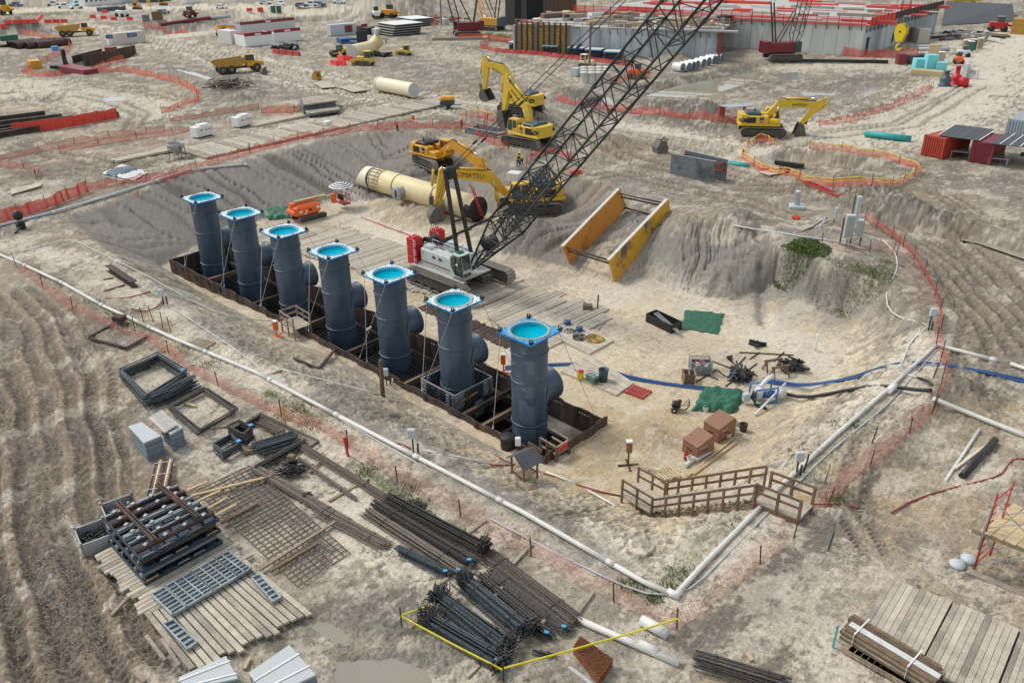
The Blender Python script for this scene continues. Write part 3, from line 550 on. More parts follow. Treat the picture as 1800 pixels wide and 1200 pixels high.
m=MB();m.box((TX0+TX1)/2,(TY0+TY1)/2,ZB-.3,TX1-TX0,TY1-TY0,.5);tag(part('trench_floor',m,'black_soil'),kind='structure')
m=MB();m.box(-30.2,TY1-.95,ZB+.2,4.0,1.5,3.1);m.box(-31.5,TY1-1.0,-4.6,6.3,1.3,.25)
solo('concrete_ledge',m,'mud','stained concrete ledge inside the trench behind the nearest pipe','ledge')
PX=[-74.88+7.135*i for i in range(7)];PY=34.58;ZT=3.8
# struts across the trench
for i,x in enumerate([PX[0]+2.2,PX[1]+3.4,PX[2]+3.6,PX[3]+3.2,PX[4]+3.4,PX[5]+2.6,PX[5]+4.6,PX[6]-2.0]):
 z=-3.5 if i<7 else-4.6;m=MB();m.bar((x,TY0+.16,z),(x,TY1-.2,z),.28,.06);m.bar((x,TY0+.16,z-.3),(x,TY1-.2,z-.3),.28,.06);m.bar((x,TY0+.16,z-.15),(x,TY1-.2,z-.15),.06,.26)
 solo('steel_strut',m,'rust' if i%2 else 'wood_brown',['steel strut crossing the trench beside the farthest pipe','steel strut crossing the trench behind the second farthest pipe','steel strut crossing the trench next to the timber viewing platform','steel strut crossing the trench beside the fourth pipe','steel strut crossing the trench above the rebar near the wooden post','upper steel strut in the trench right of the square formwork','lower steel strut in the trench between the formwork and the nearest pipe','low steel strut half hidden behind the nearest pipe'][i],'strut','steel struts spanning the pipe trench')
 # rebar mats and cages (mass of bars)
def rebar_cage(x0,x1,y0,y1,z0,z1,sp,label,loose=True,lift=0):
 m=MB();r=.022
 x=x0
 while x<=x1+1e-6:
  for y in(y0,y1):
   m.bar((x,y,z0),(x,y,z1+rnd.uniform(0,.7)),r*1.6)
  for z in np.arange(z0,z1,sp*2):m.bar((x,y0,z),(x,y1,z),r*1.6)
  x+=sp
 y=y0
 while y<=y1+1e-6:
  for x in(x0,x1):m.bar((x,y,z0),(x,y,z1+rnd.uniform(0,.7)),r*1.6)
  m.bar((x0,y,z1-.15),(x1,y,z1-.15),r*1.6);y+=sp
 for z in np.arange(z0,z1,sp*1.3):
  for y in(y0,y1):m.bar((x0,y,z),(x1,y,z),r*1.6)
  for x in(x0,x1):m.bar((x,y0,z),(x,y1,z),r*1.6)
 o=solo('rebar_cage',m,'iron',label,'rebar cage','rebar cages round the pipe bases')
 return o
for i,l in((0,'farthest'),(1,'second farthest'),(2,'third farthest'),(3,'middle'),(4,'third nearest')):
 rebar_cage(PX[i]-2.5,PX[i]+2.6,TY0+.9,TY1-.6,-7.6,-5.4+.2*i+(.8 if i>2 else 0),.36,'dark rebar cage in the trench round the base of the %s pipe'%l)
rebar_cage(PX[5]-4.4,PX[5]-2.1,TY0+.9,TY1-.6,-7.6,-4.2,.30,'upright rebar cage standing left of the square formwork in the trench')
# formwork box round the sixth pipe
fw=thing('formwork_box','square steel formwork box round the base of the second nearest pipe','formwork',None)
X0,X1,Y0_,Y1_=-41.35,-37.75,32.95,36.65;zt=-2.6
for(ax,c,lo,hi)in(('x',Y0_,X0,X1),('x',Y1_,X0,X1),('y',X0,Y0_,Y1_),('y',X1,Y0_,Y1_)):
 n=4;w_=(hi-lo)/n
 for i in range(n):
  for zz in(-3.9,-5.3):
   m=MB();s=lo+(i+.5)*w_
   if ax=='x':m.box(s,c,zz,w_-.03,.07,1.25)
   else:m.box(c,s,zz,.07,w_-.03,1.25)
   for q in range(1,5):
    z_=zz+q*.25
    if ax=='x':m.box(s,c+(-.07 if c<34 else .07),z_,w_-.05,.06,.05)
    else:m.box(c+(.07 if c>-39 else-.07),s,z_,.06,w_-.05,.05)
   part('form_panel',m,'form_dark' if(i+int(zz))%3 else 'form_steel',fw)
m=MB()
for(a,b)in(((X0,Y0_),(X1,Y0_)),((X1,Y0_),(X1,Y1_)),((X1,Y1_),(X0,Y1_)),((X0,Y1_),(X0,Y0_))):m.bar((a[0],a[1],zt-.03),(b[0],b[1],zt-.03),.10,.07)
part('top_rim',m,'galv',fw)
for x in(X0+.9,X1-.25,X1-1.4):
 m=MB();m.box(x,Y0_-.2,-5.3,.12,.12,2.75);part('soldier_beam',m,'rust',fw)
for y in(Y0_+1.,Y0_+1.25,Y1_-.4):
 m=MB();m.box(X1+.2,y,-5.3,.12,.1,2.7);part('soldier_beam',m,'rust',fw)
m=MB();m.bar((X1+.22,Y0_+.2,-3.2),(X1+.22,Y0_+2.0,-3.1),.06,.12);part('tie_board',m,'form_yellow',fw)
m=MB()
for i in range(9):
 for y in(Y0_+.25,Y1_-.3):m.bar((X0+.3+i*.38,y,-4),(X0+.3+i*.38,y,-1.7+rnd.uniform(-.3,.4)),.03)
 for x in(X0+.3,X1-.3):m.bar((x,Y0_+.3+i*.38,-4),(x,Y0_+.3+i*.38,-1.6+rnd.uniform(-.3,.4)),.03)
tag(part('starter_bar',m,'rebar',fw),kind='stuff')
# ---- risers
names=['farthest','second farthest','third from the left','middle','third nearest','second nearest','nearest']
extra=['at the left end of the trench','with its stub almost touching the farthest one','with a red mark below its flange','rising out of dense dark rebar','with a white rag tied on its guy wire','standing in the square formwork','patched with lighter rectangles and topped by a bright blue flange']
def riser(i):
 r=thing('riser_pipe','%s dark riser pipe %s'%(names[i],extra[i]),'pipe','dark riser pipes standing in the trench',(PX[i],PY,0))
 zb=-7.9;m=MB();m.lathe([(1.2,zb),(1.2,ZT-.1)],48)
 part('shell',m,'riser',r,fix=False)
 m=MB();m.lathe([(1.17,ZT+.005),(1.17,ZT-.26),(.0,ZT-.28)],48);part('liner',m,'liner',r,fix=False)
 for z in(2.45,.45,-2.77):
  m=MB();m.lathe([(1.2,z-.06),(1.275,z-.04),(1.275,z+.04),(1.2,z+.06)],48);part('stiffening_ring',m,'riser',r)
  # flange plate: square outside, round inside
 m=MB();n=48;h=1.49;V=[]
 for z in(ZT-.02,ZT-.14):
  for k in range(n):
   a=2*math.pi*k/n+math.pi/n;c_,s_=math.cos(a),math.sin(a);f=h/max(abs(c_),abs(s_))
   V.append((f*c_,f*s_,z))
  for k in range(n):
   a=2*math.pi*k/n+math.pi/n;V.append((1.17*math.cos(a),1.17*math.sin(a),z))
   # snap the corners
 for q in(0,2*n):
  for sx,sy in((1,1),(-1,1),(-1,-1),(1,-1)):
   k=min(range(n),key=lambda k:(V[q+k][0]-sx*h)**2+(V[q+k][1]-sy*h)**2);V[q+k]=(sx*h,sy*h,V[q][2])
 F=[(k,(k+1)%n,n+(k+1)%n,n+k)for k in range(n)]+[(2*n+k,3*n+k,3*n+(k+1)%n,2*n+(k+1)%n)for k in range(n)]+[(n+k,n+(k+1)%n,3*n+(k+1)%n,3*n+k)for k in range(n)]
 m.add(V,F);fl=part('flange_plate',m,'flange_blue' if i==6 else 'flange_white',r)
 m=MB();m.add([(x*1.004,y*1.004,z+(.012 if z>ZT-.1 else 0)-.012)for x,y,z in V[:n]]+[(x*1.004,y*1.004,ZT-.14)for x,y,z in V[:n]],[(k,(k+1)%n,n+(k+1)%n,n+k)for k in range(n)]);part('plate_edge',m,'edge_blue',fl)
 m=MB();m.lathe([(1.175,ZT-.015),(1.175,ZT+.012),(1.27 if i<5 else 1.38,ZT+.012),(1.27 if i<5 else 1.38,ZT-.015)],48);part('gasket',m,'gasket' if i>4 else 'deck_grey',r)
 for sx,sy in((1,1),(-1,1),(-1,-1),(1,-1)):
  m=MB();x,y=sx*1.36,sy*1.36
  m.box(x,y,ZT-.02,.2,.2,.08,R_(20));m.tube([(x-.1,y,ZT+.05),(x-.08,y,ZT+.22),(x+.08,y+.03,ZT+.24),(x+.12,y,ZT+.06)],.045,5);m.bar((x+.05,y-.15,ZT+.09),(x+.15,y+.15,ZT+.1),.09)
  part('shackle',m,'black',r)
 for j in range(12):
  a=2*math.pi*j/12
  for d in(1.42,):
   x,y=d*math.cos(a),d*math.sin(a)
   f=1.44/max(abs(math.cos(a)),abs(math.sin(a)))
   m=MB();m.lathe([(.035,ZT-.02),(.035,ZT+.03),(0,ZT+.03)],6,(f*math.cos(a)*.98,f*math.sin(a)*.98,0));part('bolt',m,'iron',fl)
   # side stub with a saddle
 m=MB();zc=-.75 if i<6 else-.85
 m.lathe([(1.06,.6),(.97,1.35),(1.0,1.8),(1.13,2.06),(1.17,2.1),(1.1,2.12),(.96,2.0),(.9,1.4)],32,(0,0,zc),'y')
 st=part('outlet_stub',m,'riser',r,fix=False)
 m=MB();V=[];n=40
 for(k_,rr)in((0,1.08),(1,1.19)):
  for j in range(n):
   a=2*math.pi*j/n;x=rr*math.cos(a)*.98;z=rr*math.sin(a)*1.1;y=math.sqrt(max(0,1.235**2-min(1.2,abs(x))**2))+(.02 if k_ else .05);V.append((x,y,zc+z))
 m.add(V,[(j,(j+1)%n,n+(j+1)%n,n+j)for j in range(n)],True);part('saddle',m,'riser',r)
 # guy wires
 w1=[((-1.3,-1.3),(-.4+.5*math.sin(i*2.),TY0-PY+.02)),((1.3,-1.3),(-.7+.3*math.cos(i),TY0-PY+.05))]
 for(a,b)in w1[:2]if i not in(6,)else w1[:1]:
  m=MB();m.bar((a[0],a[1],ZT-.05),(b[0],b[1],-2.6),.035);m.bar((b[0]+(a[0]-b[0])*.03,b[1]+(a[1]-b[1])*.03,-2.4),(b[0],b[1],-2.6),.09)
  part('guy_wire',m,'deck_grey',r)
 m=MB();m.bar((1.3,1.3,ZT-.05),(2.6,TY1-PY+.3,-2.9),.022);part('guy_wire',m,'iron',r)
 if i==4:
  m=MB()
  for k in range(5):m.box(-.62-.04*k,-1.66-.05*k,-.35-.04*k,.16,.05,.12,k,.3*k)
  part('rag',m,'white',r)
 if i==2:m=MB();m.lathe([(0,0),(.12,.005),(.12,.02)],12,(0,0,0));o=part('red_tag',m,'red',r);o.location=(-.45,-1.14,2.75);o.rotation_euler=(R_(90),0,R_(-24))
 if i==6:
  for(a0,z0,wd,hh)in((-2.55,1.6,.25,.45),(-2.1,1.75,.16,.18),(-1.85,1.65,.2,.2),(-.95,1.9,.3,.35),(-.8,1.2,.22,.9),(-1.15,2.6,.18,.5),(-1.25,.55,.12,.14),(-1.05,-.05,.3,.35),(-.85,-.6,.22,1.),(-1.15,-1.5,.3,.5),(-1.1,-2.3,.32,.9),(-.9,-2.6,.35,1.5),(-1.5,-4,.35,1.1),(-1.0,-4.1,.5,1.4),(-2.5,-.9,.12,.35),(-1.2,-1.05,.2,.3)):
   m=MB();k=5
   V=[(1.208*math.cos(a0+wd*2*(j/k-.5)),1.208*math.sin(a0+wd*2*(j/k-.5)),z)for z in(z0,z0+hh)for j in range(k+1)]
   m.add(V,[(j,j+1,k+2+j,k+1+j)for j in range(k)],True);part('repair_patch',m,'riser_patch',r)
 return r
for i in range(7):riser(i)
# ---- crawler crane
def track(L,H,W,label=None,mt='track',pads=None,parent=None,y=0.,name='crawler_track',frame='track_dark',grouser=.05,x0=0.,z0=0.):
 """one crawler track along x with its own shoes, rollers and frame"""
 r=H/2;t=part(name,(lambda m:(m.prism([(-L/2+r*.7,H*.22),(L/2-r*.7,H*.22),(L/2-r*.7,H*.8),(-L/2+r*.7,H*.8)],y-W*.36,y+W*.36),m)[1])(MB()),frame,parent)
 # path
 per=2*(L-2*r)+2*math.pi*r;n=pads or max(14,int(per/.32));m=MB()
 for i in range(n):
  s=per*i/n
  if s<L-2*r:x,z,a=-L/2+r+s,H,0
  elif s<L-2*r+math.pi*r:th=(s-(L-2*r))/r;x,z,a=L/2-r+r*math.sin(th),r+r*math.cos(th),th
  elif s<2*(L-2*r)+math.pi*r:q=s-(L-2*r)-math.pi*r;x,z,a=L/2-r-q,0,math.pi
  else:th=(s-2*(L-2*r)-math.pi*r)/r;x,z,a=-L/2+r-r*math.sin(th),r-r*math.cos(th),math.pi+th
  w_=per/n*.86;c_,s_=math.cos(a),math.sin(a)
  P=[]
  for yy in(y-W/2,y+W/2):
   for(dx,dz)in((-w_/2,-.05),(w_/2,-.05),(w_/2,0),(w_*.1,0),(0,grouser),(-w_*.15,0),(-w_/2,0)):P.append((x0+x+dx*c_+dz*s_,yy,z0+z-dx*s_+dz*c_))
  k=7;m.add(P,[tuple(range(k)),tuple(range(k,2*k))[::-1]]+[(j,j+k,(j+1)%k+k,(j+1)%k)for j in range(k)])
 part('track_shoes',m,mt,t)
 if x0 or z0:
  for v in t.data.vertices:v.co.x+=x0;v.co.z+=z0
 for xx,rr in[(-L/2+r,r*.86),(L/2-r,r*.86)]+[(-L/2+r*1.9+j*(L-3.8*r)/5,r*.34)for j in range(6)]:
  m=MB();zz=r if rr>r*.5 else r*.42
  m.cyl((x0+xx,y-W*.42,z0+zz),(x0+xx,y+W*.42,z0+zz),rr,16);part('wheel' if rr>r*.5 else 'roller',m,frame,t)
 return t
CY=47.7
cr=thing('crawler_crane','large white crawler crane with red counterweights and a long black lattice boom','crane',None,(0,0,0))
for(y,x0)in((44.95,-53.1),(50.55,-53.1)):track(8.1,1.25,1.05,y=y,parent=cr,x0=x0,z0=-2.85,grouser=.07)
m=MB();m.box(-53.1,CY,-2.5,2.6,5.0,.75);m.bbox(-53.1,CY,-2.3,3.4,2.6,.9,.3);m.box(-50.9,CY+.8,-2.35,1.6,1.2,.6);part('car_body',m,'track_dark',cr)
m=MB();m.lathe([(1.25,0),(1.25,.28)],28,(-53.1,CY,-1.75));part('slew_ring',m,'iron',cr)
m=MB();m.box(-54.3,CY,-1.62,7.4,3.3,.16);part('main_deck',m,'deck_grey',cr)
m=MB();m.box(-54.2,45.75,-1.66,6.6,.62,.06);m.box(-51.3,45.7,-1.72,2.0,.7,.08);part('walkway',m,'deck_grey',cr)
hx0,hx1=-56.6,-52.2
for(y0,y1,lab)in((46.1,47.15,None),(48.3,49.3,None)):
 m=MB();m.bbox((hx0+hx1)/2-(0 if y0<47 else-.3),(y0+y1)/2,-1.46,hx1-hx0,y1-y0,1.5,.06);h=part('engine_house' if y0<47 else 'machinery_house',m,'crane_white',cr)
 if y0<47:
  for k in range(5):
   m=MB();m.box(hx0+.5+k*.85,y0-.008,-1.3,.74,.02,1.22);part('door_panel',m,'crane_white',h)
  m=MB();m.box((hx0+-50.9)/2,y0-.028,-1.22,-50.9-hx0,.015,.1);part('red_stripe',m,'container_maroon',h)
  for k in(0,1):
   m=MB();m.lathe([(0,0),(.26,0),(.26,.02),(0,.02)],20);o=part('oval_badge',m,'black',h);o.rotation_euler=(R_(90),0,0);o.scale=(1,.5,1);o.location=(-54.7+k*.85,y0-.018,-.45)
   text('LINK',.12,'red_dull',h,(-54.7+k*.85,y0-.045,-.45),(R_(90),0,0),.003)
  text('248',.22,'steel_blue',h,(hx0+.4,y0-.035,-.35),(R_(90),0,0),.003)
  m=MB();m.prism([(hx0+.15,.05),(hx0+1.2,.05),(hx0+1.2,.3),(hx0+.3,.35)],y0+.2,y1-.1);part('tool_box',m,'grey_box',h)
for s,y in((0,46.15),(1,47.1)):
 m=MB()
 for k in range(5):m.bar((hx0+.6+k*.85,y,.02),(hx0+.6+k*.85,y,.75),.035)
 for z in(.4,.75):m.bar((hx0+.6,y,z),(hx0+4.0,y,z),.035)
 part('handrail',m,'white',cr)
 # cab
m=MB();cx0,cx1=-52.15,-50.55
m.prism([(cx0,-1.35),(cx1,-1.35),(cx1+.1,-.6),(cx1-.15,.78),(cx0+.35,.78),(cx0,.3)],45.75,46.85);cb=part('cab',m,'crane_white',cr)
m=MB();m.prism([(cx0+.12,-.45),(cx0+.6,-1.15),(cx1-.08,-1.28),(cx1+.02,-.6),(cx1-.2,.62),(cx0+.4,.62),(cx0+.12,.25)],45.73,45.76);part('side_window',m,'glass',cb)
m=MB();m.prism([(45.82,-1.25),(46.78,-1.25),(46.78,-.6),(45.82,-.6)],cx1+.03,cx1+.06,'x');part('front_window',m,'glass',cb)
m=MB();m.add([(cx1+.11,45.82,-.6),(cx1+.11,46.78,-.6),(cx1-.135,46.78,.74),(cx1-.135,45.82,.74)],[(0,1,2,3)]);part('windscreen',m,'glass',cb)
m=MB()
for a,b in(((cx0+.75,-1.2),(cx0+.75,.6)),((cx0+.75,-.3),(cx1-.1,-.2)),((cx1-.02,-1.3),(cx1+.08,-.6)),((cx1+.08,-.6),(cx1-.15,.78))):m.bar((a[0],45.72,a[1]),(b[0],45.72,b[1]),.07)
part('door_frame',m,'black',cb)
m=MB();m.prism([(cx0+.5,.8),(cx1-.5,.8),(cx1-.8,1.0),(cx0+.8,1.0)],46.0,46.6);part('roof_hatch',m,'tarp_green',cb)
m=MB();m.lathe([(0,0),(.13,0),(.13,.05),(0,.05)],14);o=part('mirror',m,'white',cb);o.location=(cx1-.5,45.62,-.1);o.rotation_euler=(R_(90),0,0)
# counterweights
for(y0,y1)in((45.75,46.8),(48.6,49.65)):
 for k in range(3):
  z0=-1.8+k*.87;top=.06 if k==2 else 0
  m=MB();m.bbox(-57.6,(y0+y1)/2,z0,1.15,y1-y0,.85,.05)
  if k==2:m.bbox(-57.6,y0+.3,z0+.85,.8,.3,.14,.03);m.bbox(-57.6,y1-.3,z0+.85,.8,.3,.14,.03)
  cw=part('counterweight',m,'red',cr)
  for j in range(5):
   m=MB();m.add([(-57.04+0.02,y0+.02,0),(-57.02,y0+.16,.05),(-57.02,y0+.16,.13),(-57.02,y0+.02,.08)],[(0,1,2,3)]);o=part('hazard_stripe',m,'white',cw,fix=False);o.location.z=z0+.08+j*.15
   m=MB();m.add([(-57.2,y0-.004,0),(-57.05,y0-.004,.05),(-57.05,y0-.004,.13),(-57.2,y0-.004,.08)],[(0,1,2,3)]);o=part('hazard_stripe',m,'white',cw,fix=False);o.location.z=z0+.08+j*.15
m=MB();m.box(-57.4,CY,-1.4,.9,1.7,1.1);m.lathe([(.42,-.5),(.42,.5)],16,(-56.9,CY,.2),'y');m.lathe([(.55,-.62),(.55,-.5),(.1,-.5)],16,(-56.9,CY,.2),'y');m.lathe([(.1,.5),(.55,.5),(.55,.62)],16,(-56.9,CY,.2),'y');part('rear_winch',m,'iron',cr)
for k in range(3):
 x=-55.2+k*1.25;m=MB();m.lathe([(.1,-.55),(.48,-.55),(.48,-.48),(.36,-.48),(.36,.48),(.48,.48),(.48,.55),(.1,.55)],18,(x,CY,-.85),'y');part('hoist_drum',m,'iron' if k else 'grey_box',cr)
m=MB()
for k in range(6):m.box(-55.6+k*.55,48.8,.04+.05*(k%2),.4,.5,.14)
part('top_panel',m,'crane_white',cr)
BF=Vector((-51.16,CY,-.84));BA=R_(48.3);BD=Vector((math.cos(BA),0,math.sin(BA)));BN=Vector((-math.sin(BA),0,math.cos(BA)))
BL=51.4;TIP=BF+BD*BL
MT=Vector((-53.82,CY,7.49))
ms=part('gantry_mast',(lambda m:[m.bar((-52.1,CY+s*.85,-.9),(MT.x,CY+s*.5,MT.z),.26,.3)for s in(-1,1)]+[m.bar(Vector((-52.1,CY-.85,-.9)).lerp(Vector((MT.x,CY-.5,MT.z)),q),Vector((-52.1,CY+.85,-.9)).lerp(Vector((MT.x,CY+.5,MT.z)),q),.16)for q in(.48,.97)]and m)(MB()),'black',cr)
m=MB();m.lathe([(.1,-.6),(.32,-.55),(.32,.55),(.1,.6)],14,tuple(MT),'y');m.box(MT.x+.05,CY,MT.z-.7,.5,.8,.6);part('mast_sheaves',m,'black',ms)
m=MB()
for s in(-1,1):m.bar((-56.3,CY+s*.55,-.2),(-53.9,CY+s*.55,1.35),.2);m.bar((-53.9,CY+s*.55,1.35),(-49.22,CY+s*.55,4.01),.13)
for q in(.35,.62,.97):p=Vector((-56.3,CY,-.2)).lerp(Vector((-49.22,CY,4.01)),q);m.bar(p-Vector((0,.6,0)),p+Vector((0,.6,0)),.18)
part('boom_stop',m,'black',cr)
m=MB()
for s in(-.45,-.15,.15,.45):m.bar((-56.9,CY+s,.3),(MT.x,CY+s,MT.z),.035)
part('mast_rope',m,'iron',cr)
# lattice boom
def boom():
 def sec(s):
  k=min(1,max(0,s)/6.5);w_=.35+.78*k;d=.16+.94*k
  if s>BL-5:f=1-.6*(s-BL+5)/5;w_*=f;d*=f
  c=BF+BD*s;return[c+Vector((0,a*w_,0))+BN*(b*d)for a,b in((-1,-1),(1,-1),(1,1),(-1,1))]
 b=part('lattice_boom',MB(),None,cr)
 ss_=[0,2.2,6.5]+list(np.linspace(6.5,BL-5,6)[1:])+[BL]
 for j in range(4):
  m=MB()
  for k in range(len(ss_)-1):m.tube([sec(ss_[k])[j],sec(ss_[k+1])[j]],.1,6)
  part('chord',m,'boom',b)
 st=list(np.arange(1.2,6.5,1.05))+list(np.arange(6.5,BL,1.3))
 m=MB()
 for k in range(len(st)-1):
  A,B=sec(st[k]),sec(st[k+1])
  for j in range(4):
   j2=(j+1)%4;a,c=(A[j],B[j2])if k%2 else(A[j2],B[j]);m.tube([a,c],.045,4,cap=False)
  if k%3==2:
   for j in range(4):m.tube([A[j],A[(j+1)%4]],.05,4,cap=False)
   m.tube([A[0],A[2]],.04,4,cap=False)
 tag(part('lacing',m,'boom',b),kind='stuff')
 # joints between boom sections
 for s in ss_[2:-1]:
  P=sec(s)
  for j in range(4):m=MB();m.bar(P[j]-BD*.25,P[j]+BD*.25,.2);part('section_joint',m,'boom',b)
  # stowed inner lattice and dense lacing low in the boom
 m=MB();q=lambda s,a,c:BF+BD*s+Vector((0,a,0))+BN*c
 for s in np.arange(6.2,13.6,.55):
  for a in(-.75,.75):m.tube([q(s,a,-.85),q(s+.55,a*.4,.75)],.035,4,cap=False);m.tube([q(s,a*.4,.8),q(s+.55,a,-.75)],.03,4,cap=False)
  m.tube([q(s,-.95,.55),q(s+.5,.95,.6)],.035,4,cap=False);m.tube([q(s,-.9,-.5),q(s+.4,.9,-.6)],.03,4,cap=False)
 for a,c in((-.75,.5),(.75,.5),(-.4,-.3),(.4,-.3),(0,.6)):m.tube([q(6,a,c),q(13.8,a,c)],.05,4)
 tag(part('inner_lattice',m,'boom',b),kind='stuff')
 m=MB();m.lathe([(.1,-.5),(.62,-.48),(.62,-.4),(.45,-.4),(.45,.4),(.62,.4),(.62,.48),(.1,.5)],20,tuple(q(3.6,0,.15)),'y');part('boom_winch',m,'boom',b)
 for s in(20.2,30.5):
  m=MB()
  for k in range(9):m.bar(q(s+k*.14,-.9,1.0),q(s+k*.14,.9,1.0),.04)
  for a in(-.9,-.3,.3,.9):m.bar(q(s,a,1.0),q(s+1.12,a,1.0),.05)
  part('catwalk_grating',m,'boom',b)
 m=MB();m.lathe([(.1,-.35),(.55,-.33),(.55,.33),(.1,.35)],18,tuple(TIP),'y');part('head_sheave',m,'boom',b)
 m=MB();
 for a in(-.12,.12):m.bar(BF+BD*3.6+BN*.5+Vector((0,a,0)),TIP+BN*.5+Vector((0,a,0)),.022)
 part('hoist_rope',m,'boom',b)
boom()
for s in(-1,1):
 m=MB();a=MT+Vector((0,s*.5,0));e=TIP+Vector((0,s*.35,0));m.bar(a,e,.045)
 for q in(.10,.22,.375,.5,.62,.75,.88):p=a.lerp(e,q);p2=a.lerp(e,q+.012);m.bar(p,p2,.15)
 part('pendant_line',m,'black',cr)
 # hook block hanging from the boom head
hx=TIP.x-.35;hk=thing('hook_block','yellow crane hook block hanging high on its ropes at the right','hook',None,(hx,CY,9.42));hk.scale=(.55,.55,.55)
m=MB();m.prism([(-.5,22.35),(-.35,22.75),(.1,22.8),(.45,22.5),(.55,22.0),(.3,21.35),(.1,21.2),(-.25,21.2),(-.5,21.8)],-.36,-.26);m.prism([(-.5,22.35),(-.35,22.75),(.1,22.8),(.45,22.5),(.55,22.0),(.3,21.35),(.1,21.2),(-.25,21.2),(-.5,21.8)],.26,.36);m.bbox(-.02,0,21.15,.5,.6,.3,.05);m.bbox(.02,0,21.9,.8,.5,.5,.08);part('cheek_plates',m,'yellow_hook',hk)
m=MB();
for y in(-.16,0,.16):m.lathe([(.1,-.06),(.38,-.05),(.33,0),(.38,.05),(.1,.06)],20,(0,y,22.2),'y')
part('sheave',m,'iron',hk)
m=MB();m.tube([(0,0,21.2),(0,0,20.95),(-.12,0,20.85),(-.22,0,20.65),(-.14,0,20.45),(.05,0,20.38),(.22,0,20.5),(.26,0,20.68)],[.1,.09,.1,.11,.12,.12,.09,.04],8);part('hook',m,'yellow_hook',hk)
m=MB();m.lathe([(0,0),(.09,0),(.09,.02)],12,(0,0,0));o=part('pin',m,'black',hk);o.location=(0,-.37,22.1);o.rotation_euler=(R_(90),0,0)
for dx,dy in((-.36,-.16),(-.36,.16),(.36,-.16),(.36,.16)):
 m=MB();m.bar((dx,dy,22.3),(dx,dy,(TIP.z-9.6)/.55),.04);part('hoist_rope',m,'black',hk)
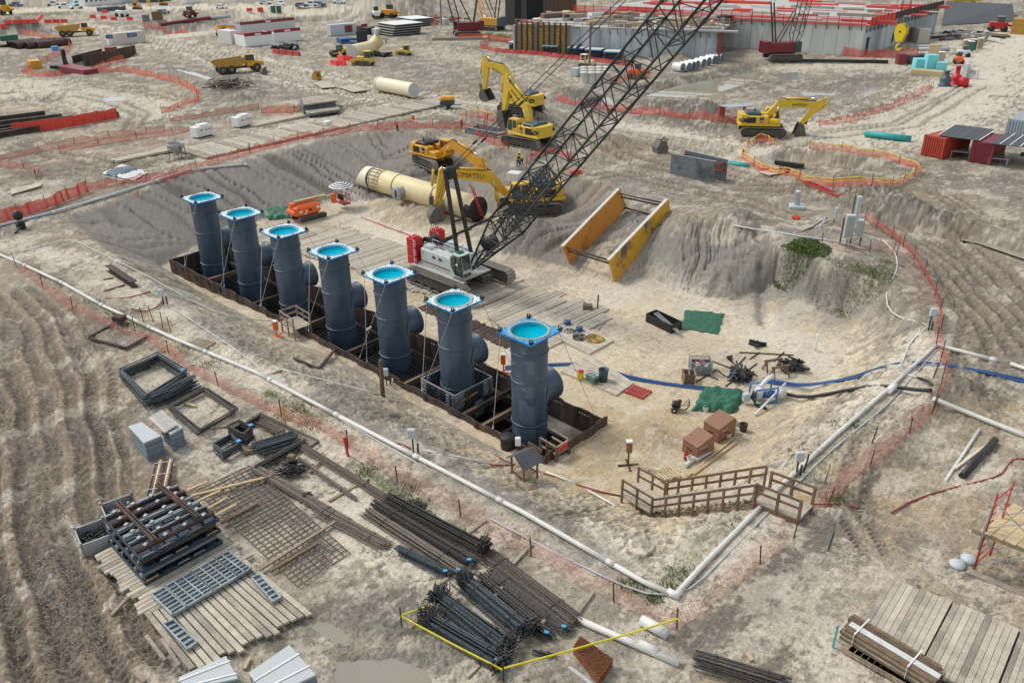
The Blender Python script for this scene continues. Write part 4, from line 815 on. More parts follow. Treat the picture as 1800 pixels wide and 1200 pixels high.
 # ================================================================== excavators and other machines
def plate_chain(m,pts,wd,y0,y1):
 """thick beam following a polyline in the xz plane, wd = thickness per point"""
 n=len(pts);L=[];R2=[]
 for i in range(n):
  a=Vector(pts[max(i-1,0)]);b=Vector(pts[min(i+1,n-1)]);d=(b-a).normalized();nn=Vector((-d.y,d.x));p=Vector(pts[i])
  L.append(tuple(p+nn*wd[i]/2));R2.append(tuple(p-nn*wd[i]/2))
 m.prism(L+R2[::-1],y0,y1)
def cyl2(par,a,b,r,f=.55,y=0.,mt='chrome',paint=None):
 """hydraulic cylinder from a to b in the xz plane"""
 a=Vector((a[0],y,a[1]));b=Vector((b[0],y,b[1]));c=a.lerp(b,f);m=MB();m.cyl(a,c,r,10);o=part('cylinder',m,paint,par);m=MB();m.cyl(c,b,r*.5,8);part('cylinder_rod',m,mt,o)
def excavator(name,label,paint,bpx,h,th,J,sc=1.,logo=None,badge=None,hood='steel_blue',z=None,bscale=1.,side=1):
 b=G(*bpx)
 if z is not None:b.z=z
 r=thing(name,label,'excavator','yellow crawler excavators',b,h)
 P={k:PPL(b,h,*p)for k,p in J.items()};S=sc
 und=part('undercarriage',(lambda m:(m.bbox(0,0,.55*S,2.2*S,2.3*S,.45*S,.12),m)[1])(MB()),'track_dark',r);und.rotation_euler.z=th-h
 for y in(-1.45,1.45):track(5.6*S,1.15*S,.7*S,y=y*S,parent=und,pads=46)
 m=MB();m.lathe([(.8*S,1.0*S),(.8*S,1.35*S)],20);part('slew_ring',m,'iron',r)
 hz=1.3*S
 hs_=part('house',(lambda m:(m.bbox(-.55*S,0,hz,5.1*S,3.1*S,.28*S,.06),m.bbox(-1.0*S,-1.0*S,hz+.28*S,3.0*S,1.1*S,.95*S,.08),m.bbox(-1.0*S,.98*S,hz+.28*S,2.6*S,1.1*S,.95*S,.08),m.bbox(1.2*S,-1.05*S,hz+.28*S,1.3*S,.95*S,.55*S,.08),m)[1])(MB()),paint,r)
 m=MB();prof=[]
 for k in range(9):a=R_(-60+15*k);prof.append((-2.35*S-.85*S*math.cos(a)*1.0,1.85*S*math.sin(a)*.9))
 prof=[(-2.0*S,-1.55*S)]+prof+[(-2.0*S,1.55*S)]
 m.prism(prof,hz+.05,hz+1.35*S,'z');cw=part('counterweight',m,paint,hs_)
 m=MB();m.bbox(-1.35*S,.1*S,hz+1.2*S,1.9*S,2.5*S,.38*S,.12);m.bbox(-1.5*S,-.2,hz+1.52*S,1.2*S,1.6*S,.12,.04);part('engine_hood',m,hood,hs_)
 m=MB();m.lathe([(.09,0),(.09,.5),(.06,.5),(.06,0)],10,(-1.2*S,-.6*S,hz+1.6*S));part('exhaust',m,'black',hs_)
 for sy in(-1,1):
  m=MB();m.box(-1.6*S,sy*1.56*S,hz+.4*S,1.1*S,.03,.7*S);part('grille',m,'black',hs_)
  m=MB();m.box(-.35*S,sy*1.565*S,hz+.45*S,.45*S,.03,.65*S);bd=part('badge',m,'container_maroon' if logo=='webber' else 'black',hs_)
  if badge:text(badge,.3*S,'white',bd,(-.35*S,sy*1.59*S,hz+.62*S),(R_(90),0,0 if sy<0 else math.pi),.004)
  if logo=='webber':
   m=MB();m.lathe([(0,0),(.62*S,0),(.62*S,.02),(0,.02)],24);o=part('oval_logo',m,'black',hs_);o.rotation_euler=(R_(90),0,R_(22*sy));o.scale=(1,.5,1);o.location=(-2.6*S,sy*1.60*S,hz+.75*S);o.scale=(.9,.42,1)
   text('webber',.33*S,'yellow_web',hs_,(-2.6*S,sy*1.64*S,hz+.75*S),(R_(90),0,(0 if sy<0 else math.pi)+R_(22)*sy*(-1 if sy<0 else 1)*0),.004)
   # cab on the left of the boom
 m=MB();c0,c1=.35*S,2.05*S;m.prism([(c0,hz+.28*S),(c1,hz+.28*S),(c1+.05,hz+.9*S),(c1-.25*S,hz+1.85*S),(c0+.1,hz+1.85*S),(c0,hz+1.6*S)],.6*S,1.5*S);cb_=part('cab',m,paint,hs_)
 for y0,y1 in((.585*S,.6*S),(1.5*S,1.515*S)):
  m=MB();m.prism([(c0+.12*S,hz+.85*S),(c0+.75*S,hz+.8*S),(c0+.75*S,hz+1.7*S),(c0+.15*S,hz+1.7*S)],y0,y1);part('side_window',m,'glass',cb_)
  m=MB();m.prism([(c0+.85*S,hz+.5*S),(c1-.08*S,hz+.5*S),(c1-.03*S,hz+.9*S),(c1-.3*S,hz+1.7*S),(c0+.85*S,hz+1.7*S)],y0,y1);part('side_window',m,'glass',cb_)
 m=MB();m.add([(c1+.07,.68*S,hz+.5*S),(c1+.07,1.42*S,hz+.5*S),(c1+.07,1.42*S,hz+.9*S),(c1-.22*S,1.42*S,hz+1.75*S),(c1-.22*S,.68*S,hz+1.75*S),(c1+.07,.68*S,hz+.9*S)],[(0,1,2,5),(5,2,3,4)]);part('windscreen',m,'glass',cb_)
 m=MB()
 for sy in(-1.5,1.5):m.bar((1.7*S,sy*S,hz+.9*S),(-.2*S,sy*S,hz+1.6*S),.04);m.bar((-.2*S,sy*S,hz+1.6*S),(-.2*S,sy*S,hz+1.1*S),.04)
 part('handrail',m,'black',hs_)
 # boom
 F,T,Sx=P['F'],P['T'],P['S'];Ks=[P[k]for k in('K','K2')if k in P]
 pts=[F]+Ks+[T];bw=.62*S;y0,y1=-.28*S,.28*S
 m=MB();plate_chain(m,pts,[.55*S]+[1.05*S]*len(Ks)+[.6*S],y0,y1);bo=part('boom',m,paint,r)
 K=Vector(Ks[0]);bl=(Vector(T)-K)
 for y in(-.16,0,.14):
  hp_=[(F[0]+.2,F[1]+.5*S)]+[(k[0]-.05,k[1]+.62*S)for k in Ks]+[(T[0]-.3,T[1]+.45*S)];m=MB();m.tube([(a,y*S,c+.04*math.sin(9*y+a))for a,c in hp_],.035,5);part('hydraulic_hose',m,'black',bo)
 for sy in(-.48,.48):cyl2(bo,(F[0]+.75*S,F[1]-.75*S),tuple(K.lerp(Vector(F),.12)),.13*S,.55,sy*S,paint=paint)
 # stick
 d=(Vector(Sx)-Vector(T)).normalized();E=P.get('E',tuple(Vector(T)-d*1.0*S+Vector((-d.y,d.x))*(.35 if d.x*bl.y-d.y*bl.x>0 else-.35)))
 m=MB();plate_chain(m,[E,T,Sx],[.4*S,1.0*S,.5*S],-.24*S,.24*S);st_=part('stick',m,paint,r)
 nb=Vector((-bl.y,bl.x)).normalized();nb=nb if nb.y>0 else-nb
 cyl2(bo,tuple(K+nb*.62*S+bl*.12),E,.15*S,.58,paint=paint)
 # bucket linkage
 B=Vector(P['B']);s2=Vector(Sx);dd=(B-s2);bl2=dd.length;dn=dd.normalized();L=Vector(P.get('L',tuple(B+Vector((-dn.y,dn.x))*-1.2)))
 side_=(L-B);side_=side_.normalized()if side_.length>.01 else Vector((1,0))
 back=-side_
 hp=s2+back*.2*S-dn*.1
 cyl2(st_,tuple(Vector(E).lerp(Vector(T),.35)-side_*.5*S*0+back*.75*S),tuple(s2-dn*.8*S+back*.62*S),.12*S,.6,paint=paint)
 m=MB();m.bar((s2.x-dn.x*.8*S+back.x*.62*S,0,s2.y-dn.y*.8*S+back.y*.62*S),(s2.x+back.x*.5*S,0,s2.y+back.y*.5*S),.14*S,.4*S);part('bucket_link',m,'bucket',st_)
 w_=.85*S*bscale;bs=bl2
 o_=[s2+back*.3*S,s2+side_*.35*S,s2+side_*.55*S+dn*bs*.3,s2+side_*.9*S+dn*bs*.98,s2+dn*bs*1.02+side_*.2*S,s2+dn*bs*.85+back*.45*S,s2+dn*bs*.45+back*.7*S]
 q=[tuple(v)for v in o_]
 m=MB()
 for y in(-w_,w_-.06):m.prism(q,y,y+.06)
 for i in(3,4,5,6):
  a,c=q[i],q[(i+1)%7];m.add([(a[0],-w_,a[1]),(c[0],-w_,c[1]),(c[0],w_,c[1]),(a[0],w_,a[1])],[(0,1,2,3)])
 a,c=q[0],q[1];m.add([(a[0],-w_,a[1]),(c[0],-w_,c[1]),(c[0],w_,c[1]),(a[0],w_,a[1])],[(0,1,2,3)])
 bk=part('bucket',m,'bucket',r,fix=False)
 for k in range(5):
  y=-w_+.12+k*(2*w_-.24)/4;t0=Vector(q[3]);dv=(Vector(q[3])-Vector(q[4])).normalized();m=MB();m.bar((t0.x-dv.x*.1,y,t0.y-dv.y*.1),(t0.x+dv.x*.22*S,y,t0.y+dv.y*.22*S),.12,.07);part('bucket_tooth',m,'galv',bk)
 if logo:
  mid=K.lerp(Vector(T),.5);ang=math.atan2(bl.y,bl.x)
  for sy in(-1,1):
   a_=ang if abs(ang)<math.pi/2 else ang
   text({'webber':'webber','kom':'KOMATSU'}[logo],.62*S,'black',bo,(mid.x,sy*(.28*S+.012),mid.y),(R_(90),-a_ if sy<0 else a_,0 if sy<0 else math.pi),.003)
 return r
ht=hd(G(1300,240),G(1375,242))
excavator('excavator','yellow excavator with black lettering on its boom, digging beside the fenced hole at the right','yellow_web',(1338,236),ht,ht,dict(F=(1345,206),K=(1372,182),T=(1438,184.5),E=(1455,173),S=(1408,217),B=(1402,249),L=(1390,246)),1.1,'webber','490')
h1=hd(G(952,262),G(910,250))
excavator('excavator','yellow excavator holding its bucket over the sunken grey trench shield','yellow_web',(928,254),h1,h1+.12,dict(F=(935,228),K=(925,187),K2=(908,166),T=(893,146),S=(887,193),B=(888,224)),1.1,'webber','490')
excavator('excavator','yellow excavator behind the spoil heap with its arm raised highest of all','yellow_web',(916,198),R_(190),R_(190),dict(F=(912,178),K=(897,139),K2=(884,121),T=(856,112),S=(852,157),B=(857,178)),1.05,'webber','490')
bP=G(925,380);hp_=hd(bP,G(768,398))
excavator('excavator','large yellow excavator behind the crane boom, its bucket lowered beside the cream pipe','yellow_kom',(930,372),R_(-122),R_(-125),dict(F=(890,341),K=(862,311),T=(781,303),E=(774,296),S=(768,361),B=(762,397),L=(785,398)),1.25,'kom','650')
hc=hd(G(734,283),G(768,292))
excavator('excavator','orange-yellow excavator on the far bank with its boom reaching down to the right','yellow_cat',(765,290),hc,hc-.25,dict(F=(774,268),K=(797,254),K2=(824,272),T=(846,292),S=(852,318),B=(850,335)),1.05,None,'345',hood='black')
# ---- orange crawler boom lift with a striped parasol
hb=hd(G(525,392),G(568,381));lb=G(543,383)
bl_=thing('boom_lift','orange crawler boom lift parked beside the green tarp with its basket lowered','boom lift',None,lb,hb)
for y in(-.95,.95):track(3.6,.62,.45,y=y,parent=bl_,pads=34)
m=MB();m.bbox(0,0,.3,1.8,1.5,.4,.08);part('chassis',m,'iron',bl_)
up=part('turret',(lambda m:(m.bbox(-.5,-.72,.72,3.4,.82,1.25,.22),m.bbox(-.5,.62,.72,3.2,.7,1.1,.2),m.bbox(-1.9,0,.8,.9,2.0,.7,.2),m)[1])(MB()),'orange',bl_)
for x,z_,w_,hh in((-1.5,1.15,.4,.28),(.75,1.35,.4,.28),(-.8,1.1,.2,.3),(-.95,.9,.3,.12)):
 m=MB();m.box(x,-1.14,z_,w_,.012,hh);part('sticker',m,'white',up)
m=MB();m.box(-.25,-1.142,1.2,.3,.02,.3);part('vent',m,'black',up)
q0=PPL(lb,hb,500,362);q1=(PPL(lb,hb,596,357))
m=MB();m.bar((-1.9,0,2.0),(q1[0]-1.0,0,1.95),.36,.42);m.bar((-1.6,0,2.15),(2.5,0,2.1),.44,.5);ab=part('arm',m,'olive',bl_)
m=MB();m.bar((-1.9,-.2,2.05),(1.5,-.2,2.3),.1,.2);part('arm_cover',m,'orange',ab)
m=MB();m.bbox(-1.95,0,1.3,.5,.7,.95,.08);part('arm_pivot',m,'orange',ab)
kx=q1[0]-.7;m=MB();m.box(kx,0,1.1,.5,.5,1.1);part('basket_joint',m,'orange',bl_)
bk=MB();bk.box(kx+1.3,0,.75,.95,1.9,.12)
for x in(kx+.85,kx+1.75):
 for y in(-.92,0,.92):bk.bar((x,y,.8),(x,y,1.95),.06)
for z_ in(1.35,1.95):
 for y in(-.92,.92):bk.bar((kx+.85,y,z_),(kx+1.75,y,z_),.06)
 for x in(kx+.85,kx+1.75):bk.bar((x,-.92,z_),(x,.92,z_),.06)
bkt=part('basket',bk,'red_dull',bl_)
m=MB();m.box(kx+.8,-.3,1.4,.3,.8,.6);part('control_box',m,'iron',bkt)
um=thing('parasol','black and white striped parasol shading the boom lift basket','parasol',None,tuple(Vector(lb)+Vector((math.cos(hb)*(kx+1.2),math.sin(hb)*(kx+1.2),0))),.3)
m=MB();m.cyl((0,0,.9),(0,0,3.55),.03,6);part('pole',m,'iron',um)
for k in range(8):
 a0,a1=2*math.pi*k/8,2*math.pi*(k+1)/8
 for j in range(9):
  r0,r1=1.5*j/9,1.5*(j+1)/9;f=lambda r,a:(r*math.cos(a),r*math.sin(a),3.5-.55*(r/1.5)**1.3);m=MB()
  m.add([f(r0,a0),f(r1,a0),f(r1,a1),f(r0,a1)],[(0,1,2,3)]);part('canopy_stripe',m,'black' if j%2 else 'white',um,fix=False)
  # ---- articulated dump trucks
def dump_truck(label,p,q,sc=1.):
 a,b=G(*p),G(*q);h=hd(a,b);c=(a+b)/2
 t=thing('dump_truck',label,'dump truck','articulated dump trucks',c,h);S=sc
 m=MB();m.box(-1.2*S,0,.9*S,5.6*S,1.1*S,.35*S);m.box(2.9*S,0,.9*S,3.0*S,1.2*S,.4*S);part('chassis',m,'iron',t)
 bed=MB()
 prof=[(-5.2,2.45),(-4.2,1.5),(.4,1.35),(1.0,2.0),(1.25,2.95),(.9,2.95),(-3.6,2.6)];prof=[(x*S,z*S)for x,z in prof]
 for y in(-1.45*S,1.37*S):bed.prism(prof,y,y+.08)
 for i in(0,1,2,3):a_,b_=prof[i],prof[i+1];bed.add([(a_[0],-1.4*S,a_[1]),(b_[0],-1.4*S,b_[1]),(b_[0],1.4*S,b_[1]),(a_[0],1.4*S,a_[1])],[(0,1,2,3)])
 bed.bar((-4.6*S,-1.45*S,2.6*S),(1.1*S,-1.45*S,2.95*S),.14);bed.bar((-4.6*S,1.45*S,2.6*S),(1.1*S,1.45*S,2.95*S),.14)
 part('dump_bed',bed,'dump_yellow',t,fix=False)
 m=MB();m.prism([(x*S,z*S)for x,z in[(1.6,1.2),(5.0,1.2),(5.1,1.9),(3.3,2.3),(1.6,2.3)]],-1.3*S,1.3*S);part('bonnet',m,'yellow_cat',t)
 m=MB();m.prism([(x*S,z*S)for x,z in[(1.7,2.2),(3.3,2.2),(3.2,3.35),(1.8,3.35)]],-.8*S,.8*S);cb=part('cab',m,'black',t)
 for y in(-.82*S,.8*S):m=MB();m.prism([(x*S,z*S)for x,z in[(1.9,2.4),(3.1,2.4),(3.05,3.2),(1.95,3.2)]],y,y+.02);part('side_window',m,'glass',cb)
 m=MB();m.box(3.3*S,0,2.35*S,.03,1.4*S,.85*S);part('windscreen',m,'glass',cb)
 m=MB();m.bbox(2.5*S,0,3.35*S,1.6*S,1.7*S,.1,.03);part('cab_roof',m,'yellow_cat',cb)
 for x in(-3.4,-1.6,3.5):
  for y in(-1.2,1.2):
   m=MB();m.lathe([(.35*S,-.3*S),(.8*S,-.3*S),(.88*S,-.2*S),(.88*S,.2*S),(.8*S,.3*S),(.35*S,.3*S)],18,(x*S,y*S,.88*S),'y');w_=part('wheel',m,'iron',t)
   m=MB();m.lathe([(0,-.22*S),(.38*S,-.2*S),(.38*S,.2*S),(0,.22*S)],12,(x*S,y*S,.88*S),'y');part('rim',m,'dump_yellow',w_)
 return t
dump_truck('yellow articulated dump truck parked beside the dark heaps at the upper left',(105,65),(165,62),.98)
dump_truck('yellow articulated dump truck with an empty bed facing the haul road',(377,132),(462,124),1.0)
def dozer(label,p,q,sc=1.,cab='black',cat='bulldozer',blade=True,paint='yellow_web'):
 a,b=G(*p),G(*q);h=hd(a,b);c=(a+b)/2;S=sc;t=thing('bulldozer',label,cat,'small bulldozers',c,h)
 for y in(-.95,.95):track(3.4*S,1.0*S,.55*S,y=y*S,parent=t,pads=30)
 m=MB();m.bbox(.7*S,0,.6*S,2.0*S,1.1*S,1.15*S,.12);m.bbox(-1.0*S,0,.6*S,1.5*S,1.4*S,.9*S,.1);part('engine_hood',m,paint,t)
 m=MB()
 for x in(-1.35,-.2):
  for y in(-.6,.6):m.bar((x*S,y*S,1.4*S),(x*S,y*S,2.75*S),.1)
 for y in(-.6,.6):m.bar((-1.35*S,y*S,1.95*S),(-.2*S,y*S,1.95*S),.06)
 part('cab_post',m,cab,t);m=MB();m.bbox(-.78*S,0,2.72*S,1.5*S,1.5*S,.12,.04);part('canopy',m,cab if cab!='black' else 'yellow_web',t)
 m=MB();m.box(-.8*S,0,1.5*S,.9*S,.95*S,1.15*S);part('cab',m,'glass',t)
 if blade:
  m=MB();m.prism([(x*S,z*S)for x,z in[(2.3,.1),(2.45,.1),(2.3,.6),(2.5,1.15),(2.35,1.15),(2.15,.6)]],-1.6*S,1.6*S);part('blade',m,paint,t)
  m=MB()
  for y in(-.9,.9):m.bar((.4*S,y*S,.5*S),(2.25*S,y*S,.5*S),.15)
  part('push_arm',m,paint,t)
 m=MB();m.cyl((.6*S,.3*S,1.7*S),(.6*S,.3*S,2.3*S),.06,8);part('exhaust',m,'black',t)
 return t
dozer('yellow bulldozer beside the red barriers with its blade to the left',(662,116),(622,114),1.05)
dozer('small yellow bulldozer with dark hood standing alone on bare ground',(724,99),(700,96),.8)
dozer('pale yellow pipelayer tractor beside the utility pole and blue-topped tables',(1022,118),(1042,120),.9,'cream','tractor',False,'cream')
m=MB()
# ---- roller behind the barriers
a,b=G(585,100),G(612,97);t=thing('roller','yellow and black soil roller parked behind the red barriers','roller',None,(a+b)/2,hd(b,a))
m=MB();m.lathe([(0,-1.0),(.75,-1.0),(.75,1.0),(0,1.0)],20,(1.6,0,.75),'y');part('drum',m,'iron',t)
m=MB();m.bbox(-1.2,0,.7,2.4,1.5,.9,.25);m.bar((0,-1.1,.8),(2.3,-1.1,.8),.2);m.bar((0,1.1,.8),(2.3,1.1,.8),.2);part('hood',m,'yellow_web',t)
m=MB();m.bbox(.1,0,1.1,1.2,1.4,1.3,.08);part('cab',m,'steel_blue',t)
for y in(-.85,.85):m=MB();m.lathe([(0,-.22),(.72,-.22),(.72,.22),(0,.22)],16,(-1.4,y,.72),'y');part('wheel',m,'iron',t)
# ---- telehandler, compactor trailer, small machines
a,b=G(378,66),G(415,62);t=thing('telehandler','orange-yellow telehandler at the end of the red roofed stalls','telehandler',None,(a+b)/2,hd(a,b)+0)
m=MB();m.bbox(0,0,.9,4.4,1.9,.9,.15);m.bbox(-1.8,0,1.6,1.0,1.8,.8,.1);part('body',m,'yellow_cat',t)
m=MB();m.bar((-2.2,0,2.6),(3.8,0,2.2),.45,.5);m.bar((3.0,0,2.2),(5,0,1.9),.3,.35);part('arm',m,'yellow_cat',t)
m=MB();m.bbox(.1,.6,1.7,1.2,.7,1.2,.08);part('cab',m,'glass',t)
for x in(-1.5,1.5):
 for y in(-1.,1.):m=MB();m.lathe([(0,-.22),(.7,-.22),(.7,.22),(0,.22)],16,(x,y,.7),'y');part('wheel',m,'iron',t)
a=G(787,190);t=thing('compressor','yellow and dark grey towable compressor left of the spoil heap','compressor',None,a,hd(a,G(820,190)))
m=MB();m.bbox(0,0,.55,2.3,1.5,.7,.1);part('chassis',m,'steel_blue',t);m=MB();m.bbox(0,0,1.25,2.2,1.4,.65,.15);part('hood',m,'yellow_cat',t)
for y in(-.75,.75):m=MB();m.lathe([(0,-.1),(.35,-.1),(.35,.1),(0,.1)],14,(.2,y,.35),'y');part('wheel',m,'black',t)
m=MB();m.bar((1.1,0,.5),(2.2,0,.5),.1);part('tow_bar',m,'iron',t)
# loose buckets
def loose_bucket(label,px,s,mt,rz,tilt=0):
 m=MB();q=[(-.5,0),(.45,0),(.6,.5),(.35,1.15),(-.2,1.3),(-.6,.6)];q=[(x*s,z*s)for x,z in q]
 for y in(-.6*s,.55*s):m.prism(q,y,y+.06)
 for i in(0,1,4,5):a,b=q[i],q[(i+1)%6];m.add([(a[0],-.6*s,a[1]),(b[0],-.6*s,b[1]),(b[0],.6*s,b[1]),(a[0],.6*s,a[1])],[(0,1,2,3)])
 for k in range(4):y=(-.5+k*.33)*s;m.bar((.35*s,y,1.1*s),(.6*s,y,1.4*s),.1*s)
 o=solo('excavator_bucket',m,mt,label,'bucket','loose excavator buckets',G(*px,-.05),rz);return o
loose_bucket('dark excavator bucket standing alone above the grey trench shield',(1160,268),1.35,'bucket',R_(60));loose_bucket('yellow-brown loader bucket lying left of the two pale plates',(557,140),1.15,'dump_yellow',R_(20));loose_bucket('small dark bucket beside the front of the dump truck',(464,131),1.0,'bucket',R_(80))
# ================================================================== things in and round the pit
def slab(m,P,th):
 """quad P (4 points) thickened along its normal"""
 P=[Vector(p)for p in P];n=(P[1]-P[0]).cross(P[3]-P[0]).normalized()*th
 m.add([p for p in P]+[p-n for p in P],[(0,1,2,3),(7,6,5,4),(0,4,5,1),(1,5,6,2),(2,6,7,3),(3,7,4,0)]);return m
def V3(px,py,z):return Vector(un(px,py,z))
# ---- big tilted trench box
tb=thing('trench_box','large battered orange trench box lying tilted on the pit bank','trench box')
A,B,C,D=V3(988,433,-.9),V3(1087,332,2.0),V3(1099,366,-.1),V3(1002,468,-3.2)
E_,F_,G_,H_=V3(1069,457,-.9),V3(1172,350,2.0),V3(1178,387,-.2),V3(1079,495,-3.2)
slab(m:=MB(),(A,B,C,D),.22);pl=part('side_panel',m,'trench_orange',tb);slab(m:=MB(),(E_,F_,G_,H_),.22);pr_=part('side_panel',m,'trench_yellow',tb,'yellow side panel with blackened scrapes')
for(a,b,par)in((A,B,pl),(E_,F_,pr_)):
 m=MB();m.bar(a,b,.3,.1);part('top_edge',m,'white_dirty',par)
for a,b,s in((A,E_,.0),(B,F_,0.),(D,H_,.45)):
 dn=(D-A).normalized()if s==0 else(A-D).normalized();al=(B-A).normalized()*(.35 if a in(A,D)else-.35)
 for k in((.35,.75)if s==0 else(.5,)):
  if a is D:continue
  m=MB();m.cyl(a+dn*k+al,b+dn*k+al,.09,10);part('spreader_pipe',m,'rust',tb)
m=MB();m.cyl(C+(B-C)*.12+(A-B).normalized()*.3,G_+(F_-G_)*.12+(A-B).normalized()*.3,.09,10);part('spreader_pipe',m,'rust',tb)
# ---- grey trench shields
def shield(label,P,zt,h,bars,mt='shield_grey',sunk=0):
 t=thing('trench_shield',label,'trench shield','grey trench shields');P=[V3(a,b,zt)for a,b in P];dn=Vector((0,0,-h))
 for(a,b)in((P[0],P[1]),(P[3],P[2])):slab(m:=MB(),(a,b,b+dn,a+dn),.15);pp=part('side_panel',m,mt,t);m=MB();m.bar(a,b,.18,.06);part('top_edge',m,'galv',pp)
 for(a,b)in((P[0],P[3]),(P[1],P[2])):
  al=(P[1]-P[0]).normalized()*(.3 if a is P[0]else-.3)
  for k in bars:m=MB();m.cyl(a+al-Vector((0,0,k)),b+al-Vector((0,0,k)),.14,10);part('spreader_pipe',m,'red_dull' if mt=='shield_grey' else 'rust',t)
 return t
shield('upright grey trench shield with orange spreaders beside the teal pipes',[(1181,270),(1259,284),(1280,281),(1205,264)],2.4,3.2,(.45,1.2))
shield('half sunken grey trench shield with a red ladder beside the excavator',[(818,223),(873,234),(897,229),(838,216)],.9,3.6,(.4,1.3))
# sheet frame on orange legs
t=thing('spreader_shield','flat grey shield lying on two orange spreader legs behind the lettered excavator','frame');P=[V3(1262,186,2.2),V3(1325,182,2.2),V3(1318,188,2.2),V3(1281,191,2.2)]
slab(m:=MB(),(V3(1262,186,2.4),V3(1326,182,2.4),V3(1322,187,2.4),V3(1284,191,2.4)),.12);part('plate',m,'galv',t)
slab(m:=MB(),(V3(1260,213,.12),V3(1324,210,.12),V3(1320,217,.12),V3(1283,219,.12)),.12);part('plate',m,'shield_grey',t)
for px in(1264,1270,1306):p=V3(px,213,.1);m=MB();m.bar(p,p+Vector((0,0,2.25)),.32);part('leg',m,'red_dull',t)
# ---- cream pipeline
cp=thing('cream_pipeline','long cream fibreglass pipe with a ribbed coupling and two wrapped outlets','pipe',None,(-75,61.5,-1.75));R0=1.42
m=MB();m.lathe([(R0,-7.3),(R0,10.1),(R0*.96,10.15)],40,ax='x');sh=part('shell',m,'cream',cp,fix=False)
m=MB();m.lathe([(R0+.02,10.1),(R0+.02,10.2),(0,10.22)],40,ax='x');m.lathe([(R0+.02,9.3),(R0+.04,10.1)],40,ax='x',a0=R_(150),a1=R_(215));part('end_cover',m,'black',cp,fix=False)
for x in(-3.6,3.5):m=MB();m.lathe([(R0,x-.08),(R0+.03,x-.08),(R0+.03,x+.08),(R0,x+.08)],40,ax='x');part('joint_band',m,'band_rust',cp)
for x in(-8.1,-7.1,-6.4):m=MB();m.lathe([(R0,x-.06),(R0+.13,x-.06),(R0+.13,x+.06),(R0,x+.06)],40,ax='x');part('collar',m,'cream',cp)
m=MB();m.lathe([(R0,-8.2),(R0+.05,-8.2),(R0+.05,-6.3),(R0,-6.3)],40,ax='x');part('coupling',m,'cream',cp)
m=MB();m.lathe([(R0+.06,-7.65),(R0+.07,-7.4)],40,ax='x');part('joint_gap',m,'white_dirty',cp)
for k in range(20):
 a=2*math.pi*k/20;m=MB();m.cyl((-8.3,(R0+.12)*math.cos(a),(R0+.12)*math.sin(a)),(-6.3,(R0+.12)*math.cos(a),(R0+.12)*math.sin(a)),.035,5);part('tie_rod',m,'rust',cp)
m=MB();m.lathe([(R0-.1,-8.9),(R0+.03,-8.7),(R0+.05,-8.2)],30,ax='x');part('wrapping',m,'black',cp,fix=False)
m=MB();V=[]
for j in range(30):
 a=2*math.pi*j/30
 for k,xx in enumerate((-8.8,-11.3+1.0*math.sin(a)-.6*math.cos(a))):V.append((xx,R0*math.cos(a)*(1 if k==0 else .97),R0*math.sin(a)*(1 if k==0 else .97)-(.0 if k==0 else .15)))
m.add(V,[(2*j,2*j+1,(2*j+3)%60,(2*j+2)%60)for j in range(30)],True);part('cut_end',m,'cream_pale',cp,fix=False)
for x in(-1.6,5.4):
 m=MB();m.lathe([(.72,-R0-.95),(.74,-1.0)],24,(x,0,-.05),'y');m.lathe([(0,-R0-.9),(.8,-R0-.98),(.86,-R0-.9),(.86,-R0-.75),(.72,-R0-.7)],24,(x,0,-.05),'y');o=part('wrapped_outlet',m,'galv',cp)
 m=MB();m.box(x+.05,-R0-.97,-.5,.22,.06,.9);part('opening',m,'black',o)
 # ---- ladders
def ladder(label,p,q,w_=.45,mt='red',step=.3,group='ladders'):
 p,q=Vector(p),Vector(q);d=q-p;L=d.length;d.normalize();s=d.cross(Vector((0,0,1)))
 if s.length<.2:s=Vector((.7,.7,0))
 s=s.normalized()*w_/2;t=thing('ladder',label,'ladder',group)
 for k in(-1,1):m=MB();m.bar(p+s*k,q+s*k,.07,.1);part('rail',m,mt,t)
 for i in range(1,int(L/step)):c=p+d*i*step;m=MB();m.bar(c-s,c+s,.045);part('rung',m,mt,t)
 return t
def UXP(px,py,x0):d=CR@np.array([px-900.,py-600.,FPX]);return Vector(np.array([0,0,CAMH])+d*x0/d[0])
ladder('red ladder leaning on the black end of the cream pipe',UXP(847,380,-64.2),UXP(829,326,-64.5),.5)
ladder('long red ladder lying on the bank beside the concrete pedestal',G(1413,320,.15),G(1478,347,.12),.8)
ladder('aluminium ladder lying flat beside the rope covered mat',G(1047,579,.08),G(1062,560,.08),.5,'galv',.35);ladder('upright red ladder standing inside the half sunken grey shield',V3(850,236,0),V3(856,200,3.0),.5)
